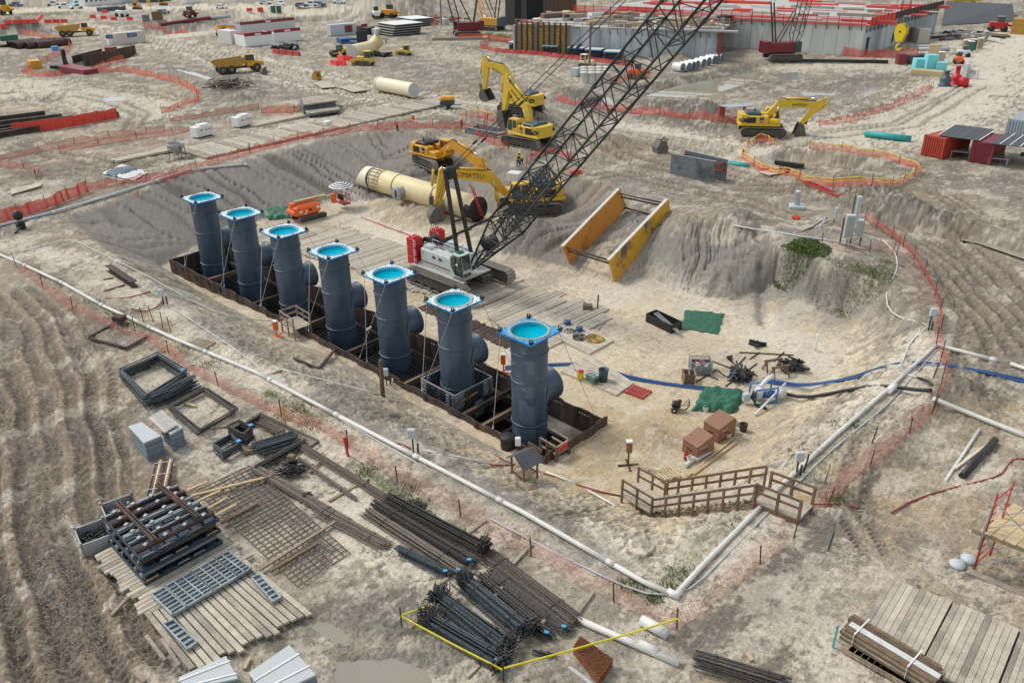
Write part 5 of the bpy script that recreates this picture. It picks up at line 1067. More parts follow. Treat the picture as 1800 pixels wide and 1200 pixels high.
# ---- timber crane mats (each of four timbers)
def tmat(o,ex,ey,L,W,n=4,mt='mat_wood',label='weathered timber mat',group=None,th=.2,gap=.03,name='timber_mat'):
 """o corner, ex unit along width, ey unit along length"""
 o,ex,ey=Vector(o),Vector(ex).normalized(),Vector(ey).normalized();t=thing(name,label,'timber mat',group,o,0);w_=W/n
 for i in range(n):
  a=ex*(w_*(i+.5))+ey*rnd.uniform(-.12,.12)+Vector((0,0,th/2+rnd.uniform(-.02,.02)));m=MB();m.bar(a,a+ey*L,w_-gap,th);part('timber',m,mt,t)
 return t
k=0
for i in range(37):
 x=-84.5+i*1.25;f=gz(x+.6,48);y0=43.3+.25*math.sin(i*1.7)+(0 if i<24 else .6);L=8.2+.5*math.sin(i*2.9)
 if i<6:L=5.5;y0=42.5
 tmat((x,y0,f-.04-.04*math.sin(i*2.3)-(.05 if i<9 else 0)),(1,0,0),(.035,1,0),L,1.2,4,'mat_dirty' if i%3 else 'mat_wood','dusty timber crane mat in the pit, '+('left of the crane towards the boom lift' if i<20 else 'under the crane tracks' if i<29 else 'right of the crane, towards the coiled ropes'),'timber crane mats in the pit',.2,.05)
for i in range(9):
 x=-52+i*1.25;tmat((x,41.5-.02*i,gz(x,42)-.05),(1,0,0),(0,1,0),1.8,1.2,4,'rust','short brown mat edge showing between the pipes and the crane mats','brown mat edges in front of the crane',.12,.05,'edge_mat')
 # road mats across the upper left
ra,rb=G(300,268),G(800,178);rd=(rb-ra);RL=rd.length;rd.normalize();rn=Vector((-rd.y,rd.x,0));
if(G(420,255)-G(440,215)).dot(rn)>0:rn=-rn
pa,pb=G(362,281),G(795,183);dd=(pb-pa).normalized();nn=Vector((-dd.y,dd.x,0));L_=(pb-pa).length
if nn.dot(G(400,235)-G(420,265))<0:nn=-nn
N=int(L_/1.3)
for i in range(N):
 p=pa+dd*(i*1.3);wd=7.2-2.2*i/N;tmat((p.x,p.y,.06),dd,nn,wd,1.26,4,'mat_wood' if i%4 else 'mat_wood2','sandy timber mat in the haul mat road, '+('near the hopper and nearer fuel tank' if i<12 else 'beside the small white box' if i<22 else 'towards the yellow compressor'),'haul road timber mats',.28,.05)
for i,(a,b)in enumerate([((205,288),(330,262)),((450,225),(540,206))]):
 a,b=G(*a),G(*b);d=(b-a).normalized();tmat((a.x,a.y,.05),Vector((-d.y,d.x,0)),d,(b-a).length,1.6,4,'mat_wood',['narrow timber runner lying left of the hopper','narrow timber runner along the back of the haul mats'][i],None,.3)
 # stacked plates (dark mats) near 560,185
def stack(label,P,h,n,mt,edge,group=None,cat='stack',name='plate_stack',piece='plate',straps=None,jit=.05,top=None,z0=None):
 """stack of flat pieces on a ground quad P (px)"""
 Q=[G(*p)for p in P];zb=sum(q.z for q in Q)/4 if z0 is None else z0;Q=[Vector((q.x,q.y,0))for q in Q];c=sum(Q,Vector())/4
 t=thing(name,label,cat,group,(c.x,c.y,zb));e=h/n
 for i in range(n):
  dx,dy=rnd.uniform(-jit,jit),rnd.uniform(-jit,jit);m=MB();slab(m,[q-c+Vector((dx,dy,(i+1)*e-e*.08))for q in Q],e*.86)
  n_=m
  o=part(piece,m,edge if i<n-1 else(top or mt),t)
 if straps:
  for f in straps:
   a,b=(Q[0]-c).lerp(Q[1]-c,f),(Q[3]-c).lerp(Q[2]-c,f);o_=(a-b).normalized()*.03;zt=Vector((0,0,h+.02));m=MB();m.bar(a+o_+zt,b-o_+zt,.07,.02);m.bar(a+o_,a+o_+zt,.07,.02,(1,0,0));m.bar(b-o_,b-o_+zt,.07,.02,(1,0,0));part('strap',m,'white',t)
 return t
stack('tall stack of dark road plates beside the haul mat road',[(530,190),(588,184),(592,195),(535,203)],1.5,6,'mat_wood2','shield_grey',jit=.25)
stack('low stack of dark road plates in front of the taller one',[(533,200),(594,193),(598,200),(543,208)],.6,3,'mat_wood2','shield_grey',jit=.2)
for i,(P,l)in enumerate([([(552,148),(574,144),(592,155),(566,157)],'pale road plate lying beside the loader bucket'),([(594,155),(618,152),(648,160),(622,164)],'pale road plate lying right of another plate by the haul road'),([(1335,305),(1362,300),(1380,306),(1352,311)],'grey board lying right of the upright grey shield'),([(1398,405),(1418,397),(1430,401),(1410,409)],'grey board lying beside the red bundles'),([(20,335),(75,325),(72,330),(20,345)],'pale long slab lying behind the bright red netting at the left edge')]):
 Q=[G(*p)for p in P];solo('road_plate',slab(MB(),[q+Vector((0,0,.12))for q in Q],.12),'mat_wood',l,'plate')
 # lone mats near the nearest pipe
for(P,l,n)in(([(905,560),(1035,625),(1080,600),(950,545)],'timber mat with ropes and cables lying on it behind the nearest pipe',5),([(985,655),(1083,697),(1115,675),(1035,625)],'sandy timber mat carrying the bin and the yellow cooler',4)):
 Q=[G(*p)for p in P];t=thing('timber_mat',l,'timber mat')
 for i in range(n):f,g=i/n,(i+.93)/n;m=MB();z_=Vector((0,0,.16));slab(m,[Q[0].lerp(Q[3],f)+z_,Q[1].lerp(Q[2],f)+z_,Q[1].lerp(Q[2],g)+z_,Q[0].lerp(Q[3],g)+z_],.18);part('timber',m,'mat_wood',t)
 # ---- small goods
def lid_can(label,px,r,h,mt,lid,cat,name,dz=0.,handles=False):
 t=thing(name,label,cat,None,G(*px,dz));m=MB();m.lathe([(0,0),(r*.88,0),(r,h),(r*.93,h),(r*.8,h*.15)]if lid is None else[(0,0),(r*.95,0),(r,h*.8),(r,h)],16);part('body',m,mt,t,fix=False)
 if lid:m=MB();m.lathe([(0,h*1.08),(r*.8,h*1.08),(r*1.04,h),(r*1.04,h*.93)],16);part('lid',m,lid,t,fix=False)
 else:m=MB();m.lathe([(r,h),(r*1.1,h),(r*1.1,h-.05),(r,h-.05)],16);part('rim',m,mt,t)
 return t
lid_can('yellow drinks cooler with a red lid on the sandy mat',(1020,668),.24,.62,'yellow_hook','red','cooler','drinks_cooler',.15)
lid_can('dark open waste bin standing on the sandy mat',(1060,672),.36,.95,'steel_blue',None,'bin','waste_bin',.15)
lid_can('white bucket with green lid in front of the large green tarp',(1240,722),.2,.42,'white_dirty','tarp_green','bucket','bucket')
for i,(px,l)in enumerate([((1279,770),'grey open bucket right of the taller brown tool chest'),((1292,762),'white bucket behind the right tool chest, nearest to the black sack'),((1295,748),'white bucket farthest back beside the rusty can'),((1212,812),'white bucket in front of the lower brown tool chest')]):lid_can(l,px,.2,.42,'white_dirty',None,'bucket','bucket')
lid_can('rusty can with stains beside the white buckets',(1306,757),.26,.55,'rust',None,'can','rusty_can')
t=thing('fire_extinguisher','red fire extinguisher beside the lower brown tool chest','fire extinguisher',None,G(1205,808));m=MB();m.lathe([(0,0),(.12,0),(.12,.5),(.05,.6),(.05,.66),(0,.66)],12);part('cylinder',m,'red',t);m=MB();m.bar((0,0,.68),(.12,0,.72),.05);part('handle',m,'black',t)
a=G(1041,674,.15);t=thing('equipment_case','grey-green ribbed equipment case between the cooler and the bin','case',None,a,R_(-12));m=MB();m.bbox(0,0,0,1.0,.55,.6,.08);c_=part('body',m,'green_box',t)
for x in(-.3,0,.3):m=MB();m.box(x,0,.58,.07,.5,.05);part('rib',m,'grey_box',c_)
m=MB();m.box(.505,0,.2,.02,.3,.2);part('vent',m,'black',c_)
def pallet(label,c,rz,w_=1.2,l_=1.1,mt='wood',h=.14,n=7,z=None,par=None):
 t=thing('pallet',label,'pallet','wooden pallets',c,rz)
 for i in range(n):m=MB();m.box(-w_/2+(i+.5)*w_/n,0,h-.03,w_/n*.68,l_,.03);part('slat',m,mt,t)
 for y in(-l_/2+.06,0,l_/2-.06):m=MB();m.box(0,y,0,w_,.09,h-.032);part('stringer',m,mt,t)
 return t
pallet('red stained pallet lying right of the sandy mat',G(1121,690),R_(5),1.6,1.3,'red_dull');pallet('old grey pallet lying beside the white header pipe at the left',G(353,607,.03),R_(20),1.7,1.3,'wood')
pallet('weathered pallet lying among offcuts near the stair rail',G(1170,835,.03),R_(70),1.4,1.1,'wood_new')
# tool chests
def chest(label,px,rz,sc=1.):
 t=thing('tool_chest',label,'tool chest','brown steel tool chests',G(*px),rz);S=sc
 m=MB();m.prism([(-.75*S,0),(.75*S,0),(.75*S,1.05*S),(.55*S,1.35*S),(-.75*S,.95*S)],-.62*S,.62*S);b_=part('body',m,'brown_box',t)
 m=MB();m.prism([(-.78*S,.96*S),(.56*S,1.37*S),(.78*S,1.06*S),(.78*S,1.10*S),(.56*S,1.42*S),(-.78*S,1.01*S)],-.64*S,.64*S);part('lid',m,'brown_box',t)
 m=MB();m.box(-.76*S,.0,.5*S,.02,.5*S,.07*S);m.box(0,-.625*S,.52*S,.5*S,.02,.06);part('handle',m,'black',b_)
 text('KNAACK',.14*S,'white',b_,(-.2*S,-.63*S,.82*S),(R_(90),0,0),.003)
 return t
chest('brown sloped tool chest nearer to the stairs, with pipes leaning against it',(1226,795),R_(78),1.0);chest('brown sloped tool chest standing farther back beside the buckets',(1263,765),R_(78),1.05)
m=MB();slab(m,[G(1240,803,.05),G(1252,798,.05),G(1252,798,.65),G(1240,803,.65)],.05);
# lumber and pipes leaning
def rod(name,label,p,q,r,mt,cat,group=None,n=8,sq=False,dz=0.,dz2=None):
 a=G(*p,(r+dz));b=G(*q,(r+(dz if dz2 is None else dz2)));m=MB()
 if sq:m.bar(a,b,r*2,r*1.4)
 else:
  K=max(2,int((b-a).length/2.5));pts=[]
  for k in range(K+1):c=a.lerp(b,k/K);pts.append((c.x,c.y,max(c.z,gz(c.x,c.y)+r)if dz==0 and dz2 is None else c.z))
  m.tube(pts,r,n)
 return solo(name,m,mt,label,cat,group)
rod('lumber','long pale board beside the tool chests, the upper of two',(1208,838),(1287,774),.08,'wood_new','board','pale boards by the tool chests',sq=True);rod('lumber','long pale board beside the tool chests, the lower of two',(1218,835),(1293,779),.08,'wood_new','board','pale boards by the tool chests',sq=True)
rod('plastic_pipe','white plastic pipe lying against the nearer tool chest',(1204,822),(1252,784),.14,'pvc','pipe',n=10);rod('plastic_pipe','short grey plastic pipe beside the white one near the tool chest',(1222,812),(1250,796),.14,'pvc_grey','pipe',n=10)
for i,(p,q,l)in enumerate([((1140,828),(1195,842),'old plank offcut nearest the stair rail'),((1143,832),(1180,846),'curved plank offcut under the weathered pallet'),((1150,838),(1196,838),'plank offcut lying beneath the weathered pallet')]):rod('plank',l,p,q,.1,'wood','plank','plank offcuts',sq=True)
for i,(p,q,l)in enumerate([((1216,676),(1260,650),'dark rod lying right of the mesh crate'),((1262,652),(1275,662),'short dark rod beside the mesh crate'),((1243,660),(1262,668),'thin dark rod in front of the mesh crate'),((1290,650),(1310,628),'long dark bar leading towards the heap of frames'),((1318,632),(1335,620),'pale short bar near the sawhorses'),((1360,636),(1378,620),'dark bar behind the sawhorses'),((1275,680),(1330,640),'dark bar lying beside the heap of frames'),((1300,620),(1395,625),'thin dark cable-like bar behind the heap of frames'),((1250,635),(1290,650),'thin rusty bar right of the mesh crate')]):rod('steel_bar',l,p,q,.05,'iron','bar','loose bars around the work area')
# crates, frames, sawhorses
c=G(1230,652);t=thing('mesh_crate','galvanised mesh crate filled with parts','crate',None,c,R_(40));m=MB();m.box(0,0,.1,1.5,1.2,.06);part('floor',m,'galv',t)
for sx,sy in((1,1),(1,-1),(-1,1),(-1,-1)):m=MB();m.box(sx*.75,sy*.6,0,.07,.07,1.05);part('post',m,'galv',t)
for(x0,y0,x1,y1)in((-.75,-.6,.75,-.6),(.75,-.6,.75,.6),(.75,.6,-.75,.6),(-.75,.6,-.75,-.6)):
 m=MB()
 for z in(.1,.95):m.bar((x0,y0,z),(x1,y1,z),.06)
 for z in np.arange(.2,.95,.12):m.bar((x0,y0,z),(x1,y1,z),.02)
 for s in np.arange(.08,1,.09):m.bar((x0+(x1-x0)*s,y0+(y1-y0)*s,.1),(x0+(x1-x0)*s,y0+(y1-y0)*s,.95),.02)
 m.add([(x0*.97,y0*.97,.1),(x1*.97,y1*.97,.1),(x1*.97,y1*.97,.7),(x0*.97,y0*.97,.7)],[(0,1,2,3)]);part('mesh_panel',m,'form_steel',t)
for i in range(12):m=MB();m.box(rnd.uniform(-.5,.5),rnd.uniform(-.4,.4),.55,.25,.2,.15,rnd.random()*3);part('fitting',m,['white_dirty','red','galv'][i%3],t)
c=G(1210,670);t=thing('wooden_crate','small open plywood crate in front of the mesh crate','crate',None,c,R_(40));
for(x,y,lx,ly)in((-.42,0,.05,.85),(.42,0,.05,.85),(0,-.42,.85,.05),(0,.42,.85,.05),(0,0,.04,.8)):m=MB();m.box(x,y,0,lx,ly,.8);part('side_panel',m,'wood_brown' if y<0 or x<0 else 'wood',t)
for sx,sy in((1,1),(1,-1),(-1,1),(-1,-1)):m=MB();m.box(sx*.42,sy*.42,0,.09,.09,.84);part('corner_post',m,'wood_new',t)
def heap(label,px,n,L,mt,name,cat,seed=1,spread=.5,h=.5,th=.08,piece='bar'):
 t=thing(name,label,cat,None,G(*px));q=random.Random(seed)
 for i in range(n):
  a=q.random()*math.pi;r=q.uniform(0,spread);b=q.random()*6.28;c=Vector((r*math.cos(b),r*math.sin(b),q.uniform(.05,h)));d=Vector((math.cos(a),math.sin(a),q.uniform(-.15,.15)))*L*q.uniform(.4,.6);m=MB();m.bar(c-d,c+d,th,th);part(piece,m,mt if not isinstance(mt,list)else mt[i%len(mt)],t)
 return t
heap('jumbled heap of dark steel frames left of the blue pump',(1302,665),34,1.7,['steel_blue','iron','form_dark','iron'],'frame_heap','heap',3,.7,.75,.09)
heap('low black heap of hoses and offcuts behind the sawhorses',(1394,648),40,1.2,['black','iron'],'scrap_heap','heap',5,.75,.5,.12)
heap('small dark scrap piece lying near the mesh crate',(1283,632),4,.5,'black','scrap_heap','heap',6,.15,.2,.15)
heap('curved black offcuts far behind the mesh crate',(1328,608),6,.8,'black','scrap_heap','heap',8,.5,.3,.18)
for k,(px,l)in enumerate([((1357,650),'rear wooden sawhorse left of the black heap'),((1370,662),'front wooden sawhorse nearer to the blue pump')]):
 c=G(*px);t=thing('sawhorse',l,'sawhorse','wooden sawhorses',c,R_(60));m=MB();m.bar((-.75,0,.85),(.75,0,.85),.14,.14);part('top_beam',m,'wood_brown',t)
 for x in(-.55,.55):
  for y in(-.35,.35):m=MB();m.bar((x,0,.82),(x*1.1,y,0),.09);part('leg',m,'wood_brown',t)
  m=MB();m.bar((x,-.2,.4),(x,.2,.4),.06);part('brace',m,'wood_brown',t)
  # pump skid
c=G(1340,704);t=thing('pump','blue framed pump skid with white tanks beside the green tarp','pump',None,c,R_(55));t.scale=(.8,.8,.8)
for(a,b)in(((-1,-.6,0),(-1,-.6,1.5)),((1,-.6,0),(1,-.6,1.5)),((-1,-.6,1.5),(1,-.6,1.5)),((-1,.6,0),(-1,.6,1.5)),((1,.6,0),(1,.6,1.5)),((-1,.6,1.5),(1,.6,1.5)),((-1,-.6,.08),(1,-.6,.08)),((-1,.6,.08),(1,.6,.08))):m=MB();m.bar(a,b,.11);part('frame',m,'edge_blue',t)
m=MB();m.lathe([(0,0),(.42,0),(.42,.8),(.2,1.0),(0,1.0)],16,(-.3,.2,.3));part('tank',m,'white',t);m=MB();m.lathe([(0,-.45),(.33,-.45),(.33,.45),(0,.45)],16,(.45,-.1,.65),'x');part('motor',m,'hose_blue',t)
m=MB();m.lathe([(0,-.6),(.4,-.6),(.4,.3),(0,.3)],16,(1.7,0,.6),'x');part('suction_tank',m,'white_dirty',t);m=MB();m.tube([(-.3,.2,1.2),(.3,.5,1.7),(1.2,.9,1.9)],.2,10);part('discharge_pipe',m,'white',t)
m=MB();
for k in range(4):m.tube([(-1.1,-.6+k*.12,1.3),(-1.25,-.7+k*.15,.7),(-1.0,-.9,.1),(-.3,-1.2-k*.1,.08)],.07,6)
part('hose',m,'black',t);m=MB();m.bbox(-1.7,-.2,.3,.6,.5,.8,.06);part('control_box',m,'grey_box',t)
# pressure washer
c=G(1188,722);t=thing('pressure_washer','small black wheeled engine cart standing on the sand','engine cart',None,c,R_(30));m=MB();m.bbox(0,0,.3,.6,.5,.45,.08);m.bbox(.2,0,.7,.3,.3,.2,.05);part('engine',m,'black',t)
for y in(-.35,.35):m=MB();m.lathe([(0,-.06),(.22,-.06),(.22,.06),(0,.06)],14,(-.1,y,.22),'y');w_=part('wheel',m,'black',t);m=MB();m.lathe([(0,-.07),(.08,-.07),(.08,.07),(0,.07)],10,(-.1,y,.22),'y');part('hub',m,'white',w_)
m=MB();m.tube([(-.4,-.28,.3),(.7,-.28,.35),(.85,-.28,.8),(.85,.28,.8),(.7,.28,.35),(-.4,.28,.3)],.03,6);m.tube([(.5,0,.6),(.8,.3,.9),(.9,-.1,.6),(.6,-.2,.3)],.03,5);part('handle',m,'black',t)
# tarps
def tarp(label,P,h,seed,folds=1.,group='green tarps',mt='tarp_green',thick=0.):
 Q=[G(*p)for p in P];n=26;V=[];
 for i in range(n+1):
  for j in range(n+1):
   u_,v_=i/n,j/n;p=Q[0].lerp(Q[1],u_).lerp(Q[3].lerp(Q[2],u_),v_);e=min(u_,1-u_,v_,1-v_);wob=float(pn(np.array([u_*5.+seed]),np.array([v_*4.]),seed)[0]);w2=float(pn(np.array([u_*16.+seed]),np.array([v_*9.]),seed+2)[0])
   c=sum(Q,Vector())/4;o=(p-c)*(1+.10*wob);z=h*min(1,e*9)*(.8+.35*wob)+.07*w2*folds+.06
   V.append((c.x+o.x,c.y+o.y,max(p.z,gz(p.x,p.y))+z))
 m=MB();m.add(V,[(i*(n+1)+j,(i+1)*(n+1)+j,(i+1)*(n+1)+j+1,i*(n+1)+j+1)for i in range(n)for j in range(n)],True)
 return solo('tarp',m,mt,label,'tarp',group)
tarp('large green tarp over a low pile beside the blue pump',[(1215,722),(1290,728),(1315,690),(1238,682)],.45,3,.7);tarp('flat crumpled green tarp beside the black trough',[(1197,578),(1262,588),(1273,552),(1205,545)],.06,7,.9)
tarp('green tarp behind the orange boom lift at the foot of the bank',[(472,388),(515,384),(512,362),(462,370)],.35,11);tarp('white sheet with a dark wet centre spread out left of the haul mats',[(178,306),(235,318),(262,304),(215,290)],.25,13,1.6,'sheets','white_dirty')
m=MB();c=G(216,303);m.lathe([(0,.33),(1.6,.33),(1.9,.2)],16,tuple(c));solo('water_pool',m,'steel_blue','dark pool of water lying in the middle of the white sheet','pool')
c=G(1166,572);t=thing('trough','black rectangular trough with poles inside beside the flat green tarp','trough',None,c,R_(-10));
for(x,y,lx,ly)in((-1.45,0,.08,1.2),(1.45,0,.08,1.2),(0,-.6,2.9,.08),(0,.6,2.9,.08)):m=MB();m.box(x,y,0,lx,ly,.75);part('side_panel',m,'black',t)
m=MB();m.box(0,0,0,2.9,1.2,.05);part('floor',m,'black',t)
for k in range(3):m=MB();m.bar((-1.0,-.2+.2*k,.8),(2.4,-.6+.1*k,.35),.07);part('pole',m,'galv',t)
# signal stands, crates, posts
def stand(label,px,mt='rust',h=1.1,legs=True,name='box_stand'):
 c=G(*px);t=thing(name,label,'stand','boxes on cross stands',c,rnd.random());m=MB();m.box(0,0,0,.09,.09,h);part('post',m,mt,t)
 if legs:
  for a in(0,90):m=MB();m.box(0,0,.0,1.3,.1,.1,R_(a));part('foot',m,mt,t)
 m=MB();m.bbox(0,0,h,.35,.3,.75,.03);b_=part('box',m,'brown_box' if mt!='orange' else 'orange',t);m=MB();m.bbox(0,0,h+.75,.4,.34,.12,.03);part('cap',m,'white',b_)
stand('orange stand with a white capped box behind the trench',(885,656),'orange',.8);stand('brown box on a wooden cross stand on the sand right of the trench',(1104,818),'rust',1.0);stand('orange and black box stand left of the timber platform',(487,592),'orange',.6)
stand('small orange topped box stand beside the haul mats and the fence',(727,216),'orange',.4)
def ebox(label,px,h=1.2,dz=0.,n=2,mt='grey_box',w_=.45):
 c=G(*px);t=thing('switch_box',label,'switch box','grey switch boxes on posts',c,R_(40));m=MB();m.box(0,0,0,.08,.08,h);part('post',m,'iron',t);m=MB();m.bbox(0,-.1,h*.75,w_,.25,.6,.04);part('box',m,mt,t)
 for k in range(n):m=MB();m.cyl((.25+.18*k,.1,0),(.25+.18*k,.1,.65-.1*k),.06,8);part('pipe_stub',m,'white' if k else 'iron',t)
ebox('grey switch box behind the wooden post at the trench edge',(680,678));ebox('grey switch box beside the header pipe with curled red hoses',(727,797),1.5,0,1);ebox('small white switch box beside the nearest pipe at the trench corner',(911,800),1.1,0,0,'white',.35);ebox('grey switch box behind the timber footbridge',(1399,836),1.4,0,1);ebox('white switch box at the bend of the header pipe on the left',(288,535),1.0,0,1)
ebox('tall grey switch box where the right header pipe meets the red netting',(1632,580),1.6,0,1)
m=MB();p=G(673,697);m.bar(p-Vector((0,0,.2)),p+Vector((.1,0,2.9)),.22);solo('timber_post',m,'brown_wood_post','lone weathered timber post at the edge of the trench','post')
# viewing platform
c=G(519,588);t=thing('timber_platform','small timber viewing platform with rails at the near trench wall','platform',None,(c.x,c.y+.2,c.z),R_(-4));m=MB();m.box(0,0,.95,2.2,1.6,.06);part('deck',m,'mat_wood',t)
for x in(-1.05,0,1.05):
 for y in(-.75,.75):m=MB();m.box(x,y,0,.1,.1,2.0 if y>0 or x<1 else 1.9);part('post',m,'wood',t)
for y in(-.75,.75):
 for z in(1.45,1.95):m=MB();m.bar((-1.15,y,z),(1.2,y,z),.05,.12);part('rail',m,'wood',t)
for z in(1.45,1.95):m=MB();m.bar((-1.08,-.8,z),(-1.08,.8,z),.05,.12);part('rail',m,'wood',t)
# roofed box by the trench corner
c=G(922,836);t=thing('roofed_shelter','small timber shelter with a dark pitched roof in front of the nearest pipe','shelter',None,c,R_(-8))
for x in(-.55,.55):
 for y in(-.5,.5):m=MB();m.box(x,y,-.1,.09,.09,1.3);part('post',m,'wood_brown',t)
for y in(-.5,.5):m=MB();m.bar((-.55,y,.3),(.55,y,.3),.08);part('rail',m,'wood_brown',t)
m=MB();m.box(0,0,.25,1.0,.9,.05);part('shelf',m,'wood_new',t)
for s in(-1,1):m=MB();slab(m,[(-.85 if s<0 else .0,-.75,1.15 if s<0 else 1.75),(0 if s<0 else .85,-.75,1.75 if s<0 else 1.15),(0 if s<0 else .85,.75,1.75 if s<0 else 1.15),(-.85 if s<0 else .0,.75,1.15 if s<0 else 1.75)],.05);part('roof_panel',m,'roof_black',t)
# timber guard at the trench end
t=thing('trench_guard','grey timber guard with red netting at the near corner of the trench','guard rail');a,b,c,d=G(950,795),G(978,812),G(1000,798),G(970,780)
for p in(a,b,c,G(962,803)):m=MB();m.bar(p,p+Vector((0,0,1.15)),.16);part('post',m,'brown_wood_post',t)
for z in(.55,1.1):
 for(p,q)in((a,b),(b,c),(c,d)):m=MB();z_=Vector((0,0,z));m.bar(p+z_,q+z_,.1);part('rail',m,'wood',t)
m=MB();slab(m,[b+Vector((0,0,.55)),c+Vector((0,0,.55)),c+Vector((0,0,1.0)),b+Vector((0,0,1.0))],.02);part('netting',m,'red_net',t)
for i in range(7):p=G(930+i*3.5,795+i*2.2);m=MB();m.bar(p-Vector((0,0,.3)),p+Vector((0,0,.8)),.12);part('sheet_end',m,'wood_brown',t)
c=G(903,792);t=lid_can('black drum leaning at the trench edge beside a white box',(893,787),.5,.9,'black','black','drum','drum')
# ---- stairs and footbridge
st_=thing('timber_stairs','long timber stairs with handrails climbing out of the pit','stairs');a,b=V3(1146,903,-2.75),V3(1325,880,.35);d=b-a;dh=Vector((d.x,d.y,0)).normalized();sn=Vector((-dh.y,dh.x,0))
if sn.y<0:sn=-sn
WS=1.7;NS=15
for i in range(NS):
 f=(i+.5)/NS;c=a.lerp(b,f);m=MB();run=Vector((d.x,d.y,0)).length/NS;m.bar(c-dh*run*.6+sn*.02,c-dh*run*.6+sn*WS,run*1.0,.06);o=part('tread',m,'mat_wood',st_)
 m=MB();m.prism([(0,0),(run,0),(run,d.z/NS+.02)],0,.05);o=part('step_wedge',m,'wood',st_);p=a.lerp(b,i/NS)-sn*.06;o.location=p-Vector((0,0,.12));o.rotation_euler.z=math.atan2(dh.y,dh.x)
for s in(-.03,WS+.03):m=MB();m.bar(a+sn*s-Vector((0,0,.28)),b+sn*s-Vector((0,0,.28)),.06,.26);part('stringer',m,'wood',st_)
for s in(-.1,WS+.1):
 for i in range(8):f=i/7;c=a.lerp(b,f)+sn*s;m=MB();m.bar(c-Vector((0,0,.35)),c+Vector((0,0,1.05)),.11);part('post',m,'wood_brown',st_)
 for z in(.55,1.05):m=MB();m.bar(a+sn*s+Vector((0,0,z)),b+sn*s+Vector((0,0,z)),.05,.13);part('handrail',m,'wood_brown',st_)
lp=thing('timber_landing','lower timber landing with rails at the foot of the stairs','landing');P=[V3(1146,905,-2.78),V3(1092,872,-2.78),V3(1120,850,-2.78),V3(1172,878,-2.78)]
slab(m:=MB(),P,.15);part('deck',m,'mat_wood',lp)
for(p,q)in((P[0],P[1]),(P[3],P[2])):
 for f in(.02,.5,.98):c=p.lerp(q,f);m=MB();m.bar(c-Vector((0,0,.4)),c+Vector((0,0,1.2)),.11);part('post',m,'wood_brown',lp)
 for z in(.6,1.15):m=MB();z_=Vector((0,0,z));m.bar(p+z_,q+z_,.05,.13);part('rail',m,'wood_brown',lp)
fb=thing('footbridge','timber footbridge with rails crossing over the white header pipe','footbridge');P=[V3(1325,880,.38),V3(1406,912,.38),V3(1430,887,.38),V3(1351,858,.38)]
slab(m:=MB(),P,.08);part('deck',m,'mat_wood',fb)
for(p,q)in((P[0],P[1]),(P[3],P[2])):
 m=MB();m.bar(p-Vector((0,0,.2)),q-Vector((0,0,.2)),.08,.24);part('joist',m,'brown_wood_post',fb)
 for f in(.02,.5,.97):c=p.lerp(q,f);m=MB();m.bar(c-Vector((0,0,.5)),c+Vector((0,0,1.1)),.13);part('post',m,'wood_brown',fb)
 for z in(.6,1.05):m=MB();z_=Vector((0,0,z));m.bar(p+z_,q+z_,.05,.13);part('rail',m,'wood_brown',fb)
 # ---- upper right shelf: pedestal, panels
c=G(1400,366);t=thing('pedestal','pale concrete base with a round column on the right bank','pedestal',None,c,R_(30));m=MB();m.bbox(0,0,0,1.5,1.3,.38,.06);part('base',m,'grey_box',t);m=MB();m.lathe([(0,.38),(.28,.38),(.26,1.7),(.29,1.72),(.29,1.85),(0,1.85)],18);part('column',m,'grey_box',t)
c=G(1487,432);t=thing('electrical_cabinet_rack','pair of tall grey electrical cabinets on a rack above the green bush','electrical cabinet',None,c,R_(30))
for(x,y,w_,z0,hh)in((0,0,.75,.75,2.1),(.85,-.1,.5,.9,1.6)):m=MB();m.bbox(x,y,z0,w_,.45,hh,.05);b_=part('cabinet',m,'grey_box',t);m=MB();m.box(x,y-.235,z0+.12,w_*.85,.02,hh-.25);part('door',m,'galv',b_)
for x in(-.5,.35,1.15):m=MB();m.box(x,.25,-.6,.12,.12,3.0);part('post',m,'brown_wood_post',t)
c=G(1501,405);t=thing('electrical_cabinet','single narrow grey cabinet on a post behind the pair','electrical cabinet',None,c,R_(30));m=MB();m.bbox(0,0,.6,.4,.5,2.7,.05);part('cabinet',m,'grey_box',t);m=MB();m.box(-.4,.1,0,.12,.12,3.2);m.cyl((-.4,.1,3.2),(-.4,.1,4.2),.03,6);part('post',m,'brown_wood_post',t)
c=G(1465,393);t=thing('meter_post','short grey meter box on a thin post left of the cabinets','meter box',None,c,R_(30));m=MB();m.box(0,0,0,.08,.08,1.2);part('post',m,'iron',t);m=MB();m.bbox(.1,0,.5,.28,.28,1.1,.04);part('box',m,'grey_box',t)
heap('small red crumpled bundle on the bank below the pedestal',(1400,386),14,.5,'red_net','netting_bundle','bundle',21,.3,.35,.14)
for k,(p,q,mt,l)in enumerate([((1425,400),(1452,383),'pvc_grey','grey conduit lying beside the board, leftmost'),((1432,402),(1455,388),'pvc','white conduit lying beside the board, middle'),((1440,402),(1450,386),'pvc_grey','short conduit lying beside the board, rightmost')]):rod('conduit',l,p,q,.07,mt,'conduit','loose conduits on the right bank')
for k,(p,q,l)in enumerate([((1520,240),(1600,250),'long teal pipe lying left of the red containers'),((1281,286),(1317,292),'front teal pipe beside the upright grey shield'),((1282,289),(1315,294),'rear teal pipe beside the upright grey shield')]):rod('teal_pipe',l,p,q,.42 if k==0 else .14,'pipe_teal','pipe','teal pipes',14)
